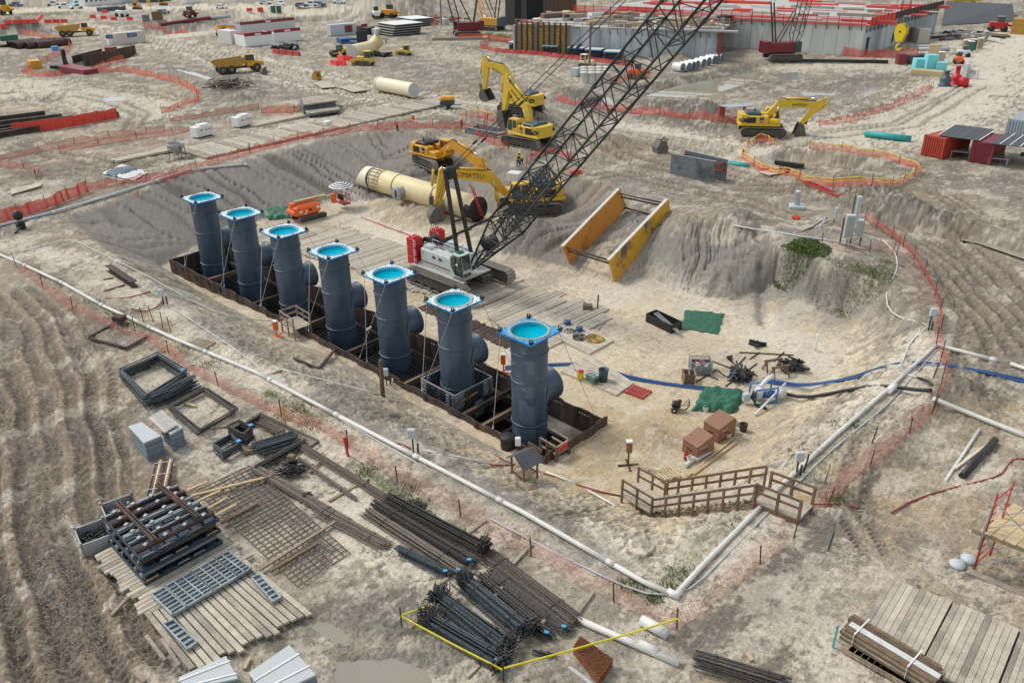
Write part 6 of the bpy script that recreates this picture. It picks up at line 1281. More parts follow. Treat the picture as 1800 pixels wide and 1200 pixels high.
rod('black_pipe','short black pipe lying at the fenced hole',(1372,300),(1384,305),.3,'black','pipe',n=12);rod('orange_spreader','orange spreader pipe lying beside the fenced hole, left',(1340,298),(1352,300),.16,'red_dull','pipe');rod('orange_spreader','orange spreader pipe lying beside the fenced hole, right',(1353,301),(1372,305),.16,'red_dull','pipe');rod('steel_plate_edge','dark steel plate edge standing in the fenced hole',(1362,289),(1412,296),.3,'black','plate',sq=True)
c=G(917,330);m=MB();m.bbox(0,0,0,1.6,1.3,1.1,.06);solo('storage_box',m,'white_dirty','pale box beside the boom, in front of the two workers','box',None,G(905,318),R_(20))
for k,(p,q)in enumerate([((795,376),(775,372)),((1012,306),(1024,300))]):c=G(*p);m=MB();m.bbox(0,0,0,1.3,.7,.5,.06);solo('red_barrier',m,'barrier_red',['red barrier lying beside the black end of the cream pipe','red barrier lying alone above the boom, near the sand heaps'][k],'barrier','red plastic barriers',c,R_(30+40*k))
c=G(313,277);t=thing('hopper','grey concrete hopper on thin legs at the end of the haul mats','hopper',None,c);m=MB();m.lathe([(.2,.3),(.25,.4),(1.1,1.5),(1.12,1.9),(1.05,1.9),(1.02,1.5),(.15,.45)],20);part('bowl',m,'galv',t,fix=False)
for k in range(4):a=k*1.57;m=MB();m.bar((1.1*math.cos(a),1.1*math.sin(a),0),(1.1*math.cos(a),1.1*math.sin(a),1.7),.07);part('leg',m,'iron',t)
m=MB();m.bar((0,0,1.6),(0,0,2.4),.15);part('handle',m,'galv',t)
def pod(label,px,rz,sc=1.,txt='EcoFuel'):
 c=G(*px);t=thing('fuel_pod',label,'fuel tank','white fuel tanks on the mats',c,rz);S=sc;m=MB();m.bbox(0,0,.15*S,3.0*S,1.6*S,1.5*S,.08);m.bbox(.3,0,1.65*S,1.8*S,1.2*S,.18*S,.05);b_=part('body',m,'white',t)
 for x in(-1.0,0,1.0):m=MB();m.box(x*S,0,0,.4*S,1.5*S,.15*S);part('skid',m,'iron',t)
 text('360',.38*S,'steel_blue',b_,(-.6*S,-.82*S,1.1*S),(R_(90),0,0),.004);text(txt,.42*S,'red',b_,(.75*S,-.82*S,1.1*S),(R_(90),0,0),.004)
hh=hd(G(340,242),G(372,234));pod('white lettered fuel tank nearer to the camera on the haul mats',(356,240),hh,.95);pod('white lettered fuel tank farther along the haul mats',(427,222),hh,.95)
c=G(576,222);m=MB();m.bbox(0,0,0,1.2,.8,.8,.05);solo('battery_box',m,'white','small white box at the edge of the haul mats','box',None,c,hh)
# ---- H beam and angle frames on the near-left bank
c1,c2=G(193,476),G(238,506);t=thing('steel_beam','rusty H beam lying on the sand at the left','beam');d=(c2-c1).normalized();s=Vector((-d.y,d.x,0))
for z in(.06,.55):m=MB();m.bar(c1+Vector((0,0,z)),c2+Vector((0,0,z)),.55,.07);part('beam_flange',m,'rust',t)
m=MB();m.bar(c1+Vector((0,0,.3)),c2+Vector((0,0,.3)),.06,.5);part('web',m,'rust',t)
for k,(p,q)in enumerate([((182,493),(200,490)),((182,514),(220,502))]):rod('timber_bearer',['short dark bearer under the far end of the H beam','longer dark bearer under the near end of the H beam'][k],p,q,.08,'wood_brown','bearer',sq=True)
for k,(p,q,l)in enumerate([((157,594),(206,568),'dark angle iron lying left of the header pipe, upper one'),((158,597),(222,614),'dark angle iron lying left of the header pipe, lower one'),((222,614),(262,592),'dark angle iron joining the lower corner by the header pipe'),((516,632),(560,650),'angle iron lying at the foot of the viewing platform'),((560,650),(590,615),'angle iron propped against the trench wall')]):rod('angle_iron',l,p,q,.1,'rust_dark','angle iron','loose angle irons',sq=True)
m=MB();c=G(212,568);m.bbox(0,0,0,.9,.7,.45,.05);solo('rusty_box',m,'rust','rusty open box on the header pipe at the left','box',None,c+Vector((0,0,.2)),.5)
c=G(38,402);t=thing('black_pump','black ball shaped pump beside the left header pipe','pump',None,c);m=MB();m.lathe([(0,0),(.35,.1),(.5,.5),(.35,.9),(0,1.0)],14,(0,0,.9));m.bbox(0,0,0,.9,.7,.8,.1);part('body',m,'black',t);m=MB();m.tube([(.4,0,.5),(.9,-.5,.2),(1.3,-1,.08)],.1,8);part('hose',m,'iron',t)
# rope coils and cables on the mat
def coil(label,px,r,mt,th=.04,turns=4,seed=0,name='cable_coil'):
 c=G(*px,.2);q=random.Random(seed);pts=[]
 for k in range(turns*14):a=k/14*2*math.pi;rr=r*(.65+.35*math.sin(k*.21+seed));pts.append((c.x+rr*math.cos(a)+.15*math.sin(k*.13),c.y+rr*math.sin(a),c.z+.02*math.sin(k)+.01*k/14))
 m=MB();m.tube(pts,th,4);solo(name,m,mt,label,'coil','coils on the timber mat')
coil('yellow rope heaped on the timber mat',(1045,600),.75,'form_yellow',.05,6,1);coil('black cable coil on the timber mat',(1018,596),.65,'black',.04,4,2);coil('thin grey cable coil beside the blue reel',(1002,585),.5,'iron',.03,3,3)
for k,px in enumerate([(997,573),(1018,584)]):c=G(*px,.2);m=MB();m.lathe([(0,0),(.33,0),(.33,.06),(.12,.08),(.12,.2),(.3,.22),(.3,.27),(0,.27)],16);solo('cable_reel',m,'hose_blue',['blue cable reel nearer the flange on the timber mat','blue cable reel in the middle of the timber mat'][k],'reel',None,c)
c=G(1033,546);m=MB();m.bbox(0,0,0,.8,.6,.6,.04);solo('wooden_box',m,'wood_brown','small wooden box at the right end of the crane mats','box',None,c,.6)
c=G(1050,546);t=thing('jack_stand','thin red and dark jack stand beside the wooden box','stand',None,c);m=MB();m.bar((0,0,0),(.05,0,1.5),.09);part('post',m,'rust_dark',t)
for a in(0,60,120):m=MB();m.box(0,0,0,.8,.08,.08,R_(a));part('foot',m,'rust_dark',t)
# ---- people
def person(label,px,rz,shirt='vest',hat='yellow_hook',bend=.25,s=1.):
 t=thing('person',label,'person',None,G(*px),rz)
 def skin(pts,ed,rad,name,mt,par=t):
  me=bpy.data.meshes.new(name);me.from_pydata(pts,ed,[]);o=bpy.data.objects.new(name,me);COL.objects.link(o);md=o.modifiers.new('s','SKIN');md.use_smooth_shade=True
  for i,r in enumerate(rad):me.skin_vertices[0].data[i].radius=(r,r*.85)
  me.skin_vertices[0].data[0].use_root=True
  sb=o.modifiers.new('u','SUBSURF');sb.levels=1;sb.render_levels=1
  dg=bpy.context.evaluated_depsgraph_get();m2=bpy.data.meshes.new_from_object(o.evaluated_get(dg));bpy.data.objects.remove(o);m2.name=name;m2.materials.clear();m2.materials.append(MATS[mt]);o=bpy.data.objects.new(name,m2);COL.objects.link(o);o.parent=par
  for i,f in enumerate(m2.polygons):f.use_smooth=True
  return o
 b=bend;hip=(0,0,.93);ch=(b*.6,0,1.32);nk=(b*.85,0,1.5);hd_=(b*1.05,0,1.66)
 P=[hip,(b*.25,0,1.1),ch,nk,hd_,(0,.1,.88),(.12,.13,.5),(-.03,.14,.06),(.14,.15,.03),(0,-.1,.88),(-.05,-.13,.5),(-.15,-.14,.06),(.02,-.15,.03),(b*.7,.2,1.42),(b+.08,.25,1.15),(b+.28,.2,1.0),(b+.36,.18,.96),(b*.7,-.2,1.42),(b+.08,-.26,1.15),(b+.28,-.2,1.0),(b+.36,-.18,.96)]
 Ed=[(0,1),(1,2),(2,3),(3,4),(0,5),(5,6),(6,7),(7,8),(0,9),(9,10),(10,11),(11,12),(3,13),(13,14),(14,15),(15,16),(3,17),(17,18),(18,19),(19,20)]
 R=[.15,.15,.18,.07,.105,.1,.07,.05,.045,.1,.07,.05,.045,.065,.05,.04,.04,.065,.05,.04,.04]
 bd=skin(P,Ed,R,'body','skin')
 skin([P[i]for i in(0,5,6,7,9,10,11)],[(0,1),(1,2),(2,3),(0,4),(4,5),(5,6)],[.17,.12,.09,.075,.12,.09,.075],'trousers','jeans')
 skin([(0,0,.95),P[1],P[2],(b*.8,0,1.45),P[13],P[14],P[17],P[18]],[(0,1),(1,2),(2,3),(3,4),(4,5),(3,6),(6,7)],[.17,.18,.205,.1,.085,.065,.085,.065],'jacket',shirt)
 m=MB();m.lathe([(.17,.0),(.13,.02),(.125,.08),(.08,.14),(0,.15)],14,(hd_[0],0,1.70));part('hard_hat',m,hat,t,fix=False)
 m=MB();m.box(hd_[0]+.1,0,1.62,.04,.03,.05);part('face',m,'skin',t);m=MB()
 for y in(-.03,.03):m.box(hd_[0]+.095,y,1.675,.02,.02,.012)
 part('eyes',m,'black',t)
person('person in a yellow vest and dark trousers standing beside the boom',(917,293),R_(200),'vest');person('person in dark clothes close beside the one in the yellow vest',(911,295),R_(10),'shirt','black',.1);person('person in orange with a yellow hard hat behind the red netting',(699,232),R_(230),'orange','yellow_hook',.35)
# ================================================================== laydown yard in the foreground
def wpt(p,dz=0.):v=G(*p);v.z+=dz;return v
def bundle(label,p,q,wd,h,n,r,mt,seed=1,fan=0.,hooks=None,tag_=None,group='rebar bundles in the laydown yard',cat='rebar bundle',ties=True,base=.14):
 a,b=G(*p),G(*q);c=(a+b)/2;L=(b-a).length;t=thing('rebar_bundle',label,cat,group,c,hd(a,b));Q=random.Random(seed);m=MB()
 for i in range(n):
  f=Q.gauss(0,.42);f=max(-1,min(1,f));y0=f*wd/2;y1=y0*(1+fan)+Q.uniform(-.03,.03);z=base+abs(Q.random())*h*(1-f*f*.7);s0,s1=-L/2+Q.uniform(-.25,.25),L/2+Q.uniform(-.25,.25)
  if not hooks:m.bar((s0,y0,z),(s1,y1,z+Q.uniform(-.03,.03)),r*2)
  else:
   m.bar((s0,y0,z),(s1,y1,z),r*2)
   for(e,sx,yy)in((s0,-1,y0),(s1,1,y1)):
    if(sx<0 and 'a' in hooks)or(sx>0 and 'b' in hooks):
     an=Q.uniform(-.9,.9);m.bar((e,yy,z),(e+sx*.18,yy+.3*math.sin(an),z+.32*math.cos(an)),r*2.2)
 tag(part('bars',m,mt,t),kind='stuff')
 if hooks:
  for(k,sx)in(('a',-1),('b',1)):
   if k not in hooks:continue
   m=MB()
   for i in range(int(n*.8)):
    an=Q.uniform(-1.3,1.3);yy=Q.gauss(0,.4)*wd/2*(1+(fan if sx>0 else 0));z=base+Q.random()*h;x=sx*L/2+Q.uniform(-.2,.15);m.bar((x,yy,z),(x+sx*Q.uniform(.0,.35),yy+.45*math.sin(an),z+.42*math.cos(an)),r*2.6)
   tag(part('hooked_ends',m,'rebar',t),kind='stuff')
 if ties:
  for f in(-.3,.3):m=MB();m.bar((f*L,-wd*.5,base),(f*L,-wd*.35,base+h),.03);m.bar((f*L,-wd*.35,base+h),(f*L,wd*.35,base+h),.03);m.bar((f*L,wd*.35,base+h),(f*L,wd*.5,base),.03);part('tie_wire',m,'iron',t)
 if tag_:m=MB();m.box(L/2*tag_,-wd*.2,base+h+.02,.2,.14,.03,.5);part('blue_tag',m,'flange_blue',t,'bright blue tag')
 return t
bundle('brown rebar bundle, outermost left in the upper group of the yard',(648,905),(812,1011),.8,.28,60,.019,'rebar_brown',1,0,None,.98)
bundle('dark rebar bundle second from the left in the upper group',(662,893),(832,996),.75,.34,60,.019,'rebar',2,.1,None,.97)
bundle('dark rebar bundle with hooked right ends on top of the upper group',(685,888),(848,975),.7,.5,60,.019,'rebar',3,.1,'b',None,base=.3)
bundle('thin dark rebar bundle farthest back in the upper group',(740,905),(850,968),.5,.25,34,.019,'rebar_brown',4,0,'a')
bundle('blue-grey rebar bundle lying lowest in the upper group',(703,972),(788,1014),.6,.3,50,.02,'rebar_blue',5,0,None,.96)
bundle('very long brown rebar bundle running behind the lower group',(850,975),(1012,1098),1.1,.25,70,.018,'rebar_brown',6,0)
bundle('fan of blue-grey hooked rebar nearest the yellow tape',(756,1098),(880,1172),.95,.4,75,.019,'rebar_blue',7,.2,'ab',.98)
bundle('fan of blue-grey hooked rebar second from the yellow tape',(776,1062),(888,1146),.95,.5,80,.019,'rebar_blue',8,.25,'ab')
bundle('blue-grey hooked rebar bundle in the middle of the lower group',(820,1034),(922,1118),.9,.5,75,.019,'rebar_blue',9,.1,'ab',.97)
bundle('grey rebar bundle under the timber battens of the lower group',(846,1022),(965,1122),.7,.3,60,.019,'rebar',10,.1,None,.99)
bundle('long grey rebar bundle at the back of the lower group',(864,1012),(996,1112),.7,.3,60,.019,'rebar',11,.1,None,.98)
bundle('short dark rebar bundle poking out beside the rusty mesh stack',(945,1152),(968,1156),.3,.15,14,.02,'rebar',12)
bundle('brown rebar bundle ending near the tied mesh sheet, right one',(560,900),(678,964),.8,.22,60,.018,'rebar_brown',13)
bundle('brown rebar bundle running down beside the tied mesh sheet, left one',(448,828),(610,925),.8,.22,60,.018,'rebar_brown',14)
bundle('thin grey rebar bundle lying across two timber bearers',(530,812),(624,880),.4,.16,26,.017,'rebar_brown',15)
bundle('long thin rebar bundle running diagonally in front of the pink netting',(452,738),(700,892),.55,.16,32,.016,'rebar_brown',16)
bundle('dark rebar bundle joining the long thin one near the small frames',(455,826),(535,782),.6,.25,40,.018,'rebar',17);bundle('dark rebar bundle behind the small square frames',(410,768),(458,738),.45,.3,34,.018,'rebar',18)
bundle('grey rebar bundle lying along the bottom edge right of centre',(1226,1166),(1378,1212),1.1,.3,60,.018,'rebar',19,0,None,None)
bundle('short thick stack of dark bars between the long bundles',(452,795),(520,775),1.5,.45,60,.025,'rebar_blue',20,0)
# rectangular stirrup stacks
def frames(label,P,n,dz,th,mt,seed,tilt=.0,group='stacks of bent rebar frames',jit=.12,tg=None):
 Q_=[G(*p)for p in P];c=sum(Q_,Vector())/4;t=thing('rebar_frame_stack',label,'rebar frames',group,c);q=random.Random(seed);K=[Vector((v.x-c.x,v.y-c.y,0))for v in Q_]
 for i in range(n):
  o=Vector((q.uniform(-jit,jit),q.uniform(-jit,jit),.1+i*dz));a=q.uniform(-.035,.035);m=MB();R=[]
  for k in K:x,y=rot2(k.x,k.y,a);R.append(Vector((x,y,0))+o)
  for j in range(4):m.bar(R[j],R[(j+1)%4]+Vector((0,0,q.uniform(-.01,.02))),th)
  part('frame',m,mt,t)
 if tg:m=MB();v=K[2];m.box(v.x*.9,v.y*.9,.12+n*dz,.25,.25,.03);part('blue_tag',m,'flange_blue',t)
 return t
frames('large stack of dark rectangular rebar frames at the left of the yard',[(216,668),(262,716),(332,672),(282,640)],24,.035,.05,'rebar_blue',1,jit=.2,tg=1);frames('second layer of big dark frames leaning over the first',[(262,718),(300,700),(345,680),(300,705)],20,.04,.05,'rebar_blue',2,jit=.25)
frames('wide flat stack of dark rebar frames right of the big stack',[(350,765),(415,727),(360,690),(300,722)],8,.05,.05,'rebar',3,jit=.18);frames('stack of small squarish dark rebar frames with blue tags',[(378,795),(395,810),(425,793),(408,778)],12,.05,.05,'rebar_blue',4,jit=.07,tg=1)
frames('small bundle of dark frames standing behind the squarish stack',[(405,770),(432,785),(447,772),(425,760)],16,.055,.05,'rebar',5,jit=.08,tg=1);frames('low stack of dark rebar frames enclosing the thick bar stack',[(440,745),(545,790),(560,780),(460,735)],4,.05,.04,'rebar_brown',6,jit=.1)
for k,(px,l)in enumerate([((512,822),'upright cluster of dark short bars with a green tag'),((500,835),'lying cluster of dark short bars in front of the tagged cluster'),((524,830),'cluster of dark short bars right of the tagged cluster'),((541,876),'tiny round cluster of dark bars alone near the long brown bundle')]):heap(l,px,22 if k<3 else 16,.95 if k<3 else .5,'black','bar_cluster','bar cluster',30+k,.18,.4,.035)
c=G(515,820);m=MB();m.bbox(0,0,0,.4,.35,.3,.03);solo('small_crate',m,'wood_brown','small brown crate sitting on the tagged cluster of bars','crate',None,c+Vector((0,0,.5)),.5)
# tied mesh sheet
P=[G(346,866),G(440,822),G(616,975),G(525,1034)];t=thing('rebar_mesh','large tied rebar mesh sheet lying flat on bearers','rebar mesh');A_,B_,C_,D_=[p+Vector((0,0,.12))for p in P]
L1,L2=(B_-A_).length,(D_-A_).length;n1,n2=int(L1/.32),int(L2/.32)
for i in range(n1+1):m=MB();m.bar(A_.lerp(B_,i/n1),D_.lerp(C_,i/n1),.045);part('bar',m,'rebar_brown',t)
for i in range(n2+1):m=MB();z_=Vector((0,0,.03));m.bar(A_.lerp(D_,i/n2)+z_,B_.lerp(C_,i/n2)+z_,.045);part('bar',m,'rebar_brown',t)
bt=[((450,1012),(605,913),'long pale batten lying across the tied mesh sheet','wood'),((335,878),(480,842),'long pale batten over the top corner of the tied mesh sheet','wood_new'),((390,925),(455,890),'thin dark batten on the upper part of the tied mesh sheet','wood_brown'),((476,1010),(560,960),'thin dark batten on the lower part of the tied mesh sheet','wood_brown'),((578,883),(648,843),'thick bearer lying near the thin grey rebar bundle, front one','wood'),((545,832),(566,808),'short bearer near the thin grey rebar bundle, back one','wood'),((848,1040),(866,982),'round batten standing between the rebar groups','wood'),((866,1060),(900,1016),'batten on the lower rebar group, beside the upright one','wood'),((948,1106),(980,1075),'batten over the right end of the lower rebar group','wood'),((880,1070),(940,1108),'batten with a red end on the lower rebar group','wood_new'),((820,942),(855,915),'bearer sticking out behind the upper rebar group','wood'),((900,995),(935,958),'bearer in front of the pink netting, left one','mat_wood2'),((1010,1088),(1043,1042),'bearer in front of the pink netting, right one','mat_wood2'),((764,1034),(790,1016),'short bearer under the blue-grey bundle','mat_wood2'),((820,1192),(842,1172),'short bearer under the fan beside the yellow tape','mat_wood2'),((196,1084),(228,1050),'old board lying beside the left platform','wood'),((258,1120),(291,1163),'perforated board lying left of the lower platform','mat_wood2'),((285,1125),(316,1172),'perforated board lying against the lower platform','mat_wood2'),((430,1178),(440,1158),'small offcut between the plywood stacks','wood_new'),((1312,1150),(1322,1163),'pale offcut near the bottom rebar bundle','wood_new'),((232,1180),(255,1200),'old board in the mud at the bottom left','wood'),((1000,1175),(1040,1205),'pale beam below the rusty mesh stack','deck_grey'),((245,655),(268,640),'pale offcut inside the big frame stack','wood'),((325,710),(345,716),'pale offcut between the frame stacks','wood_new'),((368,755),(404,750),'pale batten at the end of the wide flat frame stack','wood'),((430,800),(455,790),'dark board right of the squarish frame stack','wood_brown'),((300,700),(330,690),'dark batten crossing between the frame stacks','wood_brown')]
for p,q,l,mt in bt:rod('batten',l,p,q,.075,mt,'batten','loose battens and bearers',sq=True,dz=.15 if 'on the' in l or 'over' in l or 'across' in l else .02)
# steel forms
def form_panel(t,P,ncx,ncy,th,mt,name='form_panel',rib=.07,face=True):
 """framed steel form: P four world points, ribs both ways"""
 A,B,C,D=P;n=(B-A).cross(D-A).normalized();n=n if n.z>0 else-n;m=MB()
 for(a,b)in((A,B),(B,C),(C,D),(D,A)):m.bar(a+n*th/2,b+n*th/2,rib,th)
 p=part(name,m,mt,t)
 if face:m=MB();m.add([A,B,C,D],[(0,1,2,3)]);part('face',m,mt,p,fix=False)
 for i in range(1,ncx):m=MB();m.bar(A.lerp(B,i/ncx)+n*th*.48,D.lerp(C,i/ncx)+n*th*.48,rib*.8,th*.9);part('rib',m,mt,p)
 for j in range(1,ncy):m=MB();m.bar(A.lerp(D,j/ncy)+n*th*.44,B.lerp(C,j/ncy)+n*th*.44,rib*.8,th*.75);part('rib',m,mt,p)
 return p
def Gs(P,dz):return[G(*p)+Vector((0,0,dz))for p in P]
t=thing('form_panel_assembly','long flat assembly of galvanised form panels on the timber platform','form panels');A_,B_,C_,D_=Gs([(270,1058),(404,982),(444,1012),(307,1094)],.38)
for(f0,f1,nx)in((0,.16,1),(.17,.5,3),(.505,.82,3),(.825,1,2)):form_panel(t,[A_.lerp(B_,f0),A_.lerp(B_,f1),D_.lerp(C_,f1),D_.lerp(C_,f0)],nx,7,.14,'form_steel')
for l,P in(('small galvanised form panel at the left edge of the platform',[(291,1110),(309,1102),(350,1142),(333,1154)]),('small galvanised form panel at the right side of the platform',[(445,1028),(459,1022),(496,1062),(482,1070)])):
 t=thing('small_form_panel',l,'form panel','small form panels on the platform');form_panel(t,Gs(P,.36),1,6,.13,'form_steel')
 # stack of big gang forms
t=thing('gang_form_stack','tall stack of dark gang forms with rusty walers on the mats','formwork stack');c0=G(260,1036);P0=[G(196,962),G(320,905),G(394,962),G(260,1036)];zb=.3
zf=max(p.z for p in P0);P0=[Vector((p.x,p.y,zf))for p in P0];cc=sum(P0,Vector())/4
for L_ in range(3):
 z_=zb+L_*.62;off=Vector((rnd.uniform(-.12,.12),rnd.uniform(-.1,.1),z_));Q=[p+off for p in P0];pnl=form_panel(t,Q,6,5,.16,'form_dark' if L_<2 else 'form_dark')
 for j in range(6):
  f=(j+.3)/6;a,b=Q[0].lerp(Q[3],f),Q[1].lerp(Q[2],f);
  for k,dz in((0,.26),(1,.34)):
   m=MB();o=(Q[3]-Q[0]).normalized()*(.12*k);m.bar(a+o+Vector((0,0,.3)),b+o+Vector((0,0,.3)),.07,.16);part('waler',m,['rust','galv','form_steel','rust'][(j+k+L_)%4],pnl)
  for k in range(4):e=a.lerp(b,(k+.5)/4)+Vector((0,0,.39));m=MB();m.box(e.x,e.y,e.z,.16,.2,.06,.6);part('clamp',m,'galv',pnl)
 for k in range(5):
  j=k%5;a=Q[3].lerp(Q[2],(k+.1)/5)+Vector((0,0,.02));b=Q[3].lerp(Q[2],(k+.85)/5)+Vector((0,0,.02));m=MB();slab(m,[a,b,b+Vector((0,0,.2)),a+Vector((0,0,.2))],.03);part('side_board',m,['form_yellow','form_dark','form_steel','wood','form_dark'][(k+L_)%5],pnl)
for f in(.22,.78):
 a,b=P0[0].lerp(P0[1],f),P0[3].lerp(P0[2],f);z_=Vector((0,0,zb+3*.62+.2));
 for o in(-.07,.07):s=(P0[1]-P0[0]).normalized()*o;m=MB();m.bar(a+s+z_,b+s+z_,.09,.16);part('cross_beam',m,'rust',t)
for k,(a,b)in enumerate([((335,888),(370,872)),((355,906),(393,888)),((372,920),(405,900)),((378,936),(421,912))]):rod('timber_pole','pale timber pole poking out from the gang forms, number %s from the back'%['one','two','three','four'][k],a,b,.06,'wood_new','pole','pale poles beside the gang forms',sq=True,dz=.9)
# bins
def open_bin(label,px,rz,lx,ly,h,fill):
 t=thing('steel_bin',label,'bin','galvanised open bins',G(*px),rz)
 for(x,y,a,b)in((-lx/2,0,.06,ly),(lx/2,0,.06,ly),(0,-ly/2,lx,.06),(0,ly/2,lx,.06)):m=MB();m.box(x,y,0,a,b,h);part('side_panel',m,'galv' if x or y<0 else 'rust',t)
 for sx in(-1,1):
  for sy in(-1,1):m=MB();m.box(sx*lx/2,sy*ly/2,0,.1,.1,h+.12);part('corner_post',m,'galv',t)
 m=MB();m.box(0,0,.05,lx,ly,.04);part('floor',m,'iron',t);q=random.Random(4);m=MB()
 for i in range(70):m.box(q.uniform(-.4,.4)*lx,q.uniform(-.4,.4)*ly,.1+q.random()*h*.35,.2,.06,.05,q.random()*3)
 tag(part('fasteners',m,fill,t),kind='stuff')
open_bin('galvanised open bin of dark parts left of the gang forms',(168,955),R_(-10),1.5,1.3,.75,'iron');open_bin('galvanised open bin of bolts behind the gang forms',(218,915),R_(-10),1.9,1.5,.8,'galv');open_bin('smaller galvanised bin beside the bolt bin behind the gang forms',(255,905),R_(-10),1.2,1.1,.6,'white_dirty')
# strapped tubes
a,b=G(278,880),G(292,818);t=thing('tube_bundle','strapped bundle of rusty and white tubes standing out behind the gang forms','tube bundle');d=(b-a).normalized();s=Vector((-d.y,d.x,0))
for i in range(9):
 for j in range(2):o=s*((i-4)*.105)+Vector((0,0,.3+j*.1));m=MB();m.cyl(a+o,b+o,.058,6);part('tube',m,['rust','band_rust','white_dirty','wood_brown','rust'][(i+j)%5],t)
for f in(.15,.55,.9):c=a.lerp(b,f);m=MB();m.bar(c-s*.5+Vector((0,0,.47)),c+s*.5+Vector((0,0,.47)),.03,.02);part('strap',m,'white',t)
# plywood stacks
stack('stack of pale faced plywood sheets with dark layered edges, left of two',[(235,783),(262,813),(292,800),(258,775)],1.35,12,'ply_face','ply_edge','plywood stacks','plywood stack','plywood_stack','sheet',None,.03,'ply_face')
stack('stack of plywood sheets carrying grey planks, right of two',[(288,773),(306,795),(328,782),(308,765)],1.25,12,'ply_face','ply_edge','plywood stacks','plywood stack','plywood_stack','sheet',None,.03,'ply_face')
for i in range(4):p,q=G(272+i*6,748-i*3+18),G(300+i*6,775-i*3+18);m=MB();z_=Vector((0,0,1.32+.03*i));m.bar(p+z_,q+z_,.22,.06);solo('plank',m,'deck_grey',['first','second','third','fourth'][i]+' grey plank from the left on top of the right plywood stack','plank','grey planks on the plywood stack')
stack('strapped pale plywood stack at the bottom edge, left one',[(322,1218),(330,1240),(425,1220),(404,1180)],.9,9,'ply_face','ply_edge','strapped plywood stacks','plywood stack','plywood_stack','sheet',(.25,.8),.02,'ply_face')
stack('strapped pale plywood stack at the bottom edge, right and taller one',[(446,1222),(478,1265),(562,1225),(516,1172)],1.3,12,'ply_face','ply_edge','strapped plywood stacks','plywood stack','plywood_stack','sheet',(.35,.75),.02,'ply_face')
# platforms of boards
def boards(label,P,n,name='board_platform',z=.16,th=.12,gap=.82,bearers=True,mt='mat_wood',group='board platforms in the yard',holes=False,jit=.25):
 Q=[G(*p)for p in P];zz=sum(q.z for q in Q)/4+z;Q=[Vector((q.x,q.y,zz))for q in Q];t=thing(name,label,'platform',group)
 for i in range(n):
  f,g=i/n,(i+gap)/n;e=(Q[3]-Q[0]).normalized()*rnd.uniform(-jit,jit);m=MB();slab(m,[Q[0].lerp(Q[1],f)+e,Q[0].lerp(Q[1],g)+e,Q[3].lerp(Q[2],g)+e,Q[3].lerp(Q[2],f)+e],th);part('board',m,mt if i%5 else 'mat_wood2',t)
  if holes:
   m=MB()
   for k in range(9):
    if rnd.random()<.75:c=Q[0].lerp(Q[1],(g+(1-gap)/n*.5)).lerp(Q[3].lerp(Q[2],g),(k+.3+.4*rnd.random())/9.3);m.box(c.x,c.y,c.z+.004,.13,.20,.01,math.atan2(Q[3].y-Q[0].y,Q[3].x-Q[0].x)-math.pi/2)
   part('gaps',m,'black',t)
 if bearers:
  for f in(.08,.36,.64,.92):m=MB();d=Vector((0,0,-th-.07));m.bar(Q[0].lerp(Q[3],f)+d,Q[1].lerp(Q[2],f)+d,.14,.13);part('bearer',m,'mat_wood2',t)
 return t
boards('upper left timber platform under the gang forms',[(262,1088),(163,985),(330,898),(440,985)],20,gap=.84)
boards('lower timber platform carrying the flat form panels',[(258,1088),(432,986),(552,1086),(338,1188)],17,gap=.80)
boards('first timber deck from the left at the lower right, under the lumber pack',[(1562,1022),(1672,1063),(1612,1180),(1500,1125)],10,gap=.93,holes=True,jit=.04,z=.12);boards('middle timber deck at the lower right',[(1675,1064),(1790,1112),(1742,1235),(1614,1181)],10,gap=.93,holes=True,jit=.04,z=.12);boards('timber deck cut by the right edge of the picture',[(1793,1113),(1860,1143),(1830,1260),(1745,1236)],7,gap=.93,holes=True,jit=.04,z=.12)
# lumber pack
a,b=G(1486,1118),G(1640,1212);t=thing('lumber_pack','strapped pack of brown lumber lying across the timber decks','lumber');d=(b-a).normalized();s=Vector((-d.y,d.x,0))
for j in range(5):
 for i in range(4):
  if j==4 and i==3:continue
  o=s*((i-1.5)*.3)+Vector((0,0,.38+j*.13));e=d*rnd.uniform(-.12,.12);m=MB();m.bar(a+o+e,b+o+e,.285,.12);part('plank',m,['wood_brown','wood','brown_wood_post','mat_wood2'][(i+j*3)%4]if not(j==4 and i==1)else 'white_dirty',t)
for f in(.15,.75):c=a.lerp(b,f)+Vector((0,0,.99));m=MB();m.bar(c-s*.62,c+s*.62,.06,.02);m.bar(c-s*.62,c-s*.62-Vector((0,0,.65)),.06,.02,(1,0,0));m.bar(c+s*.62,c+s*.62-Vector((0,0,.65)),.06,.02,(1,0,0));part('strap',m,'white',t)
for i in range(11):p=G(1496+i*11,1142+i*6.2);m=MB();m.box(p.x,p.y,p.z+.05,.5,.8,.26,math.atan2(d.y,d.x));solo('bearer_block',m,'wood','short bearer block in the row under the lumber pack','bearer','bearer blocks under the lumber pack')
# rusty mesh stack
Q=[G(1008,1150),G(1020,1132),G(1076,1172),G(1052,1206)];t=thing('rusty_mesh_stack','bright rusty stack of wire mesh cut by the bottom edge','mesh stack')
for L_ in range(5):
 m=MB();z_=Vector((0,0,.1+L_*.09));
 for i in range(15):m.bar(Q[0].lerp(Q[1],i/14)+z_,Q[3].lerp(Q[2],i/14)+z_,.035)
 for i in range(22):m.bar(Q[0].lerp(Q[3],i/21)+z_,Q[1].lerp(Q[2],i/21)+z_,.035)
 part('mesh_sheet',m,'rebar_rust',t)
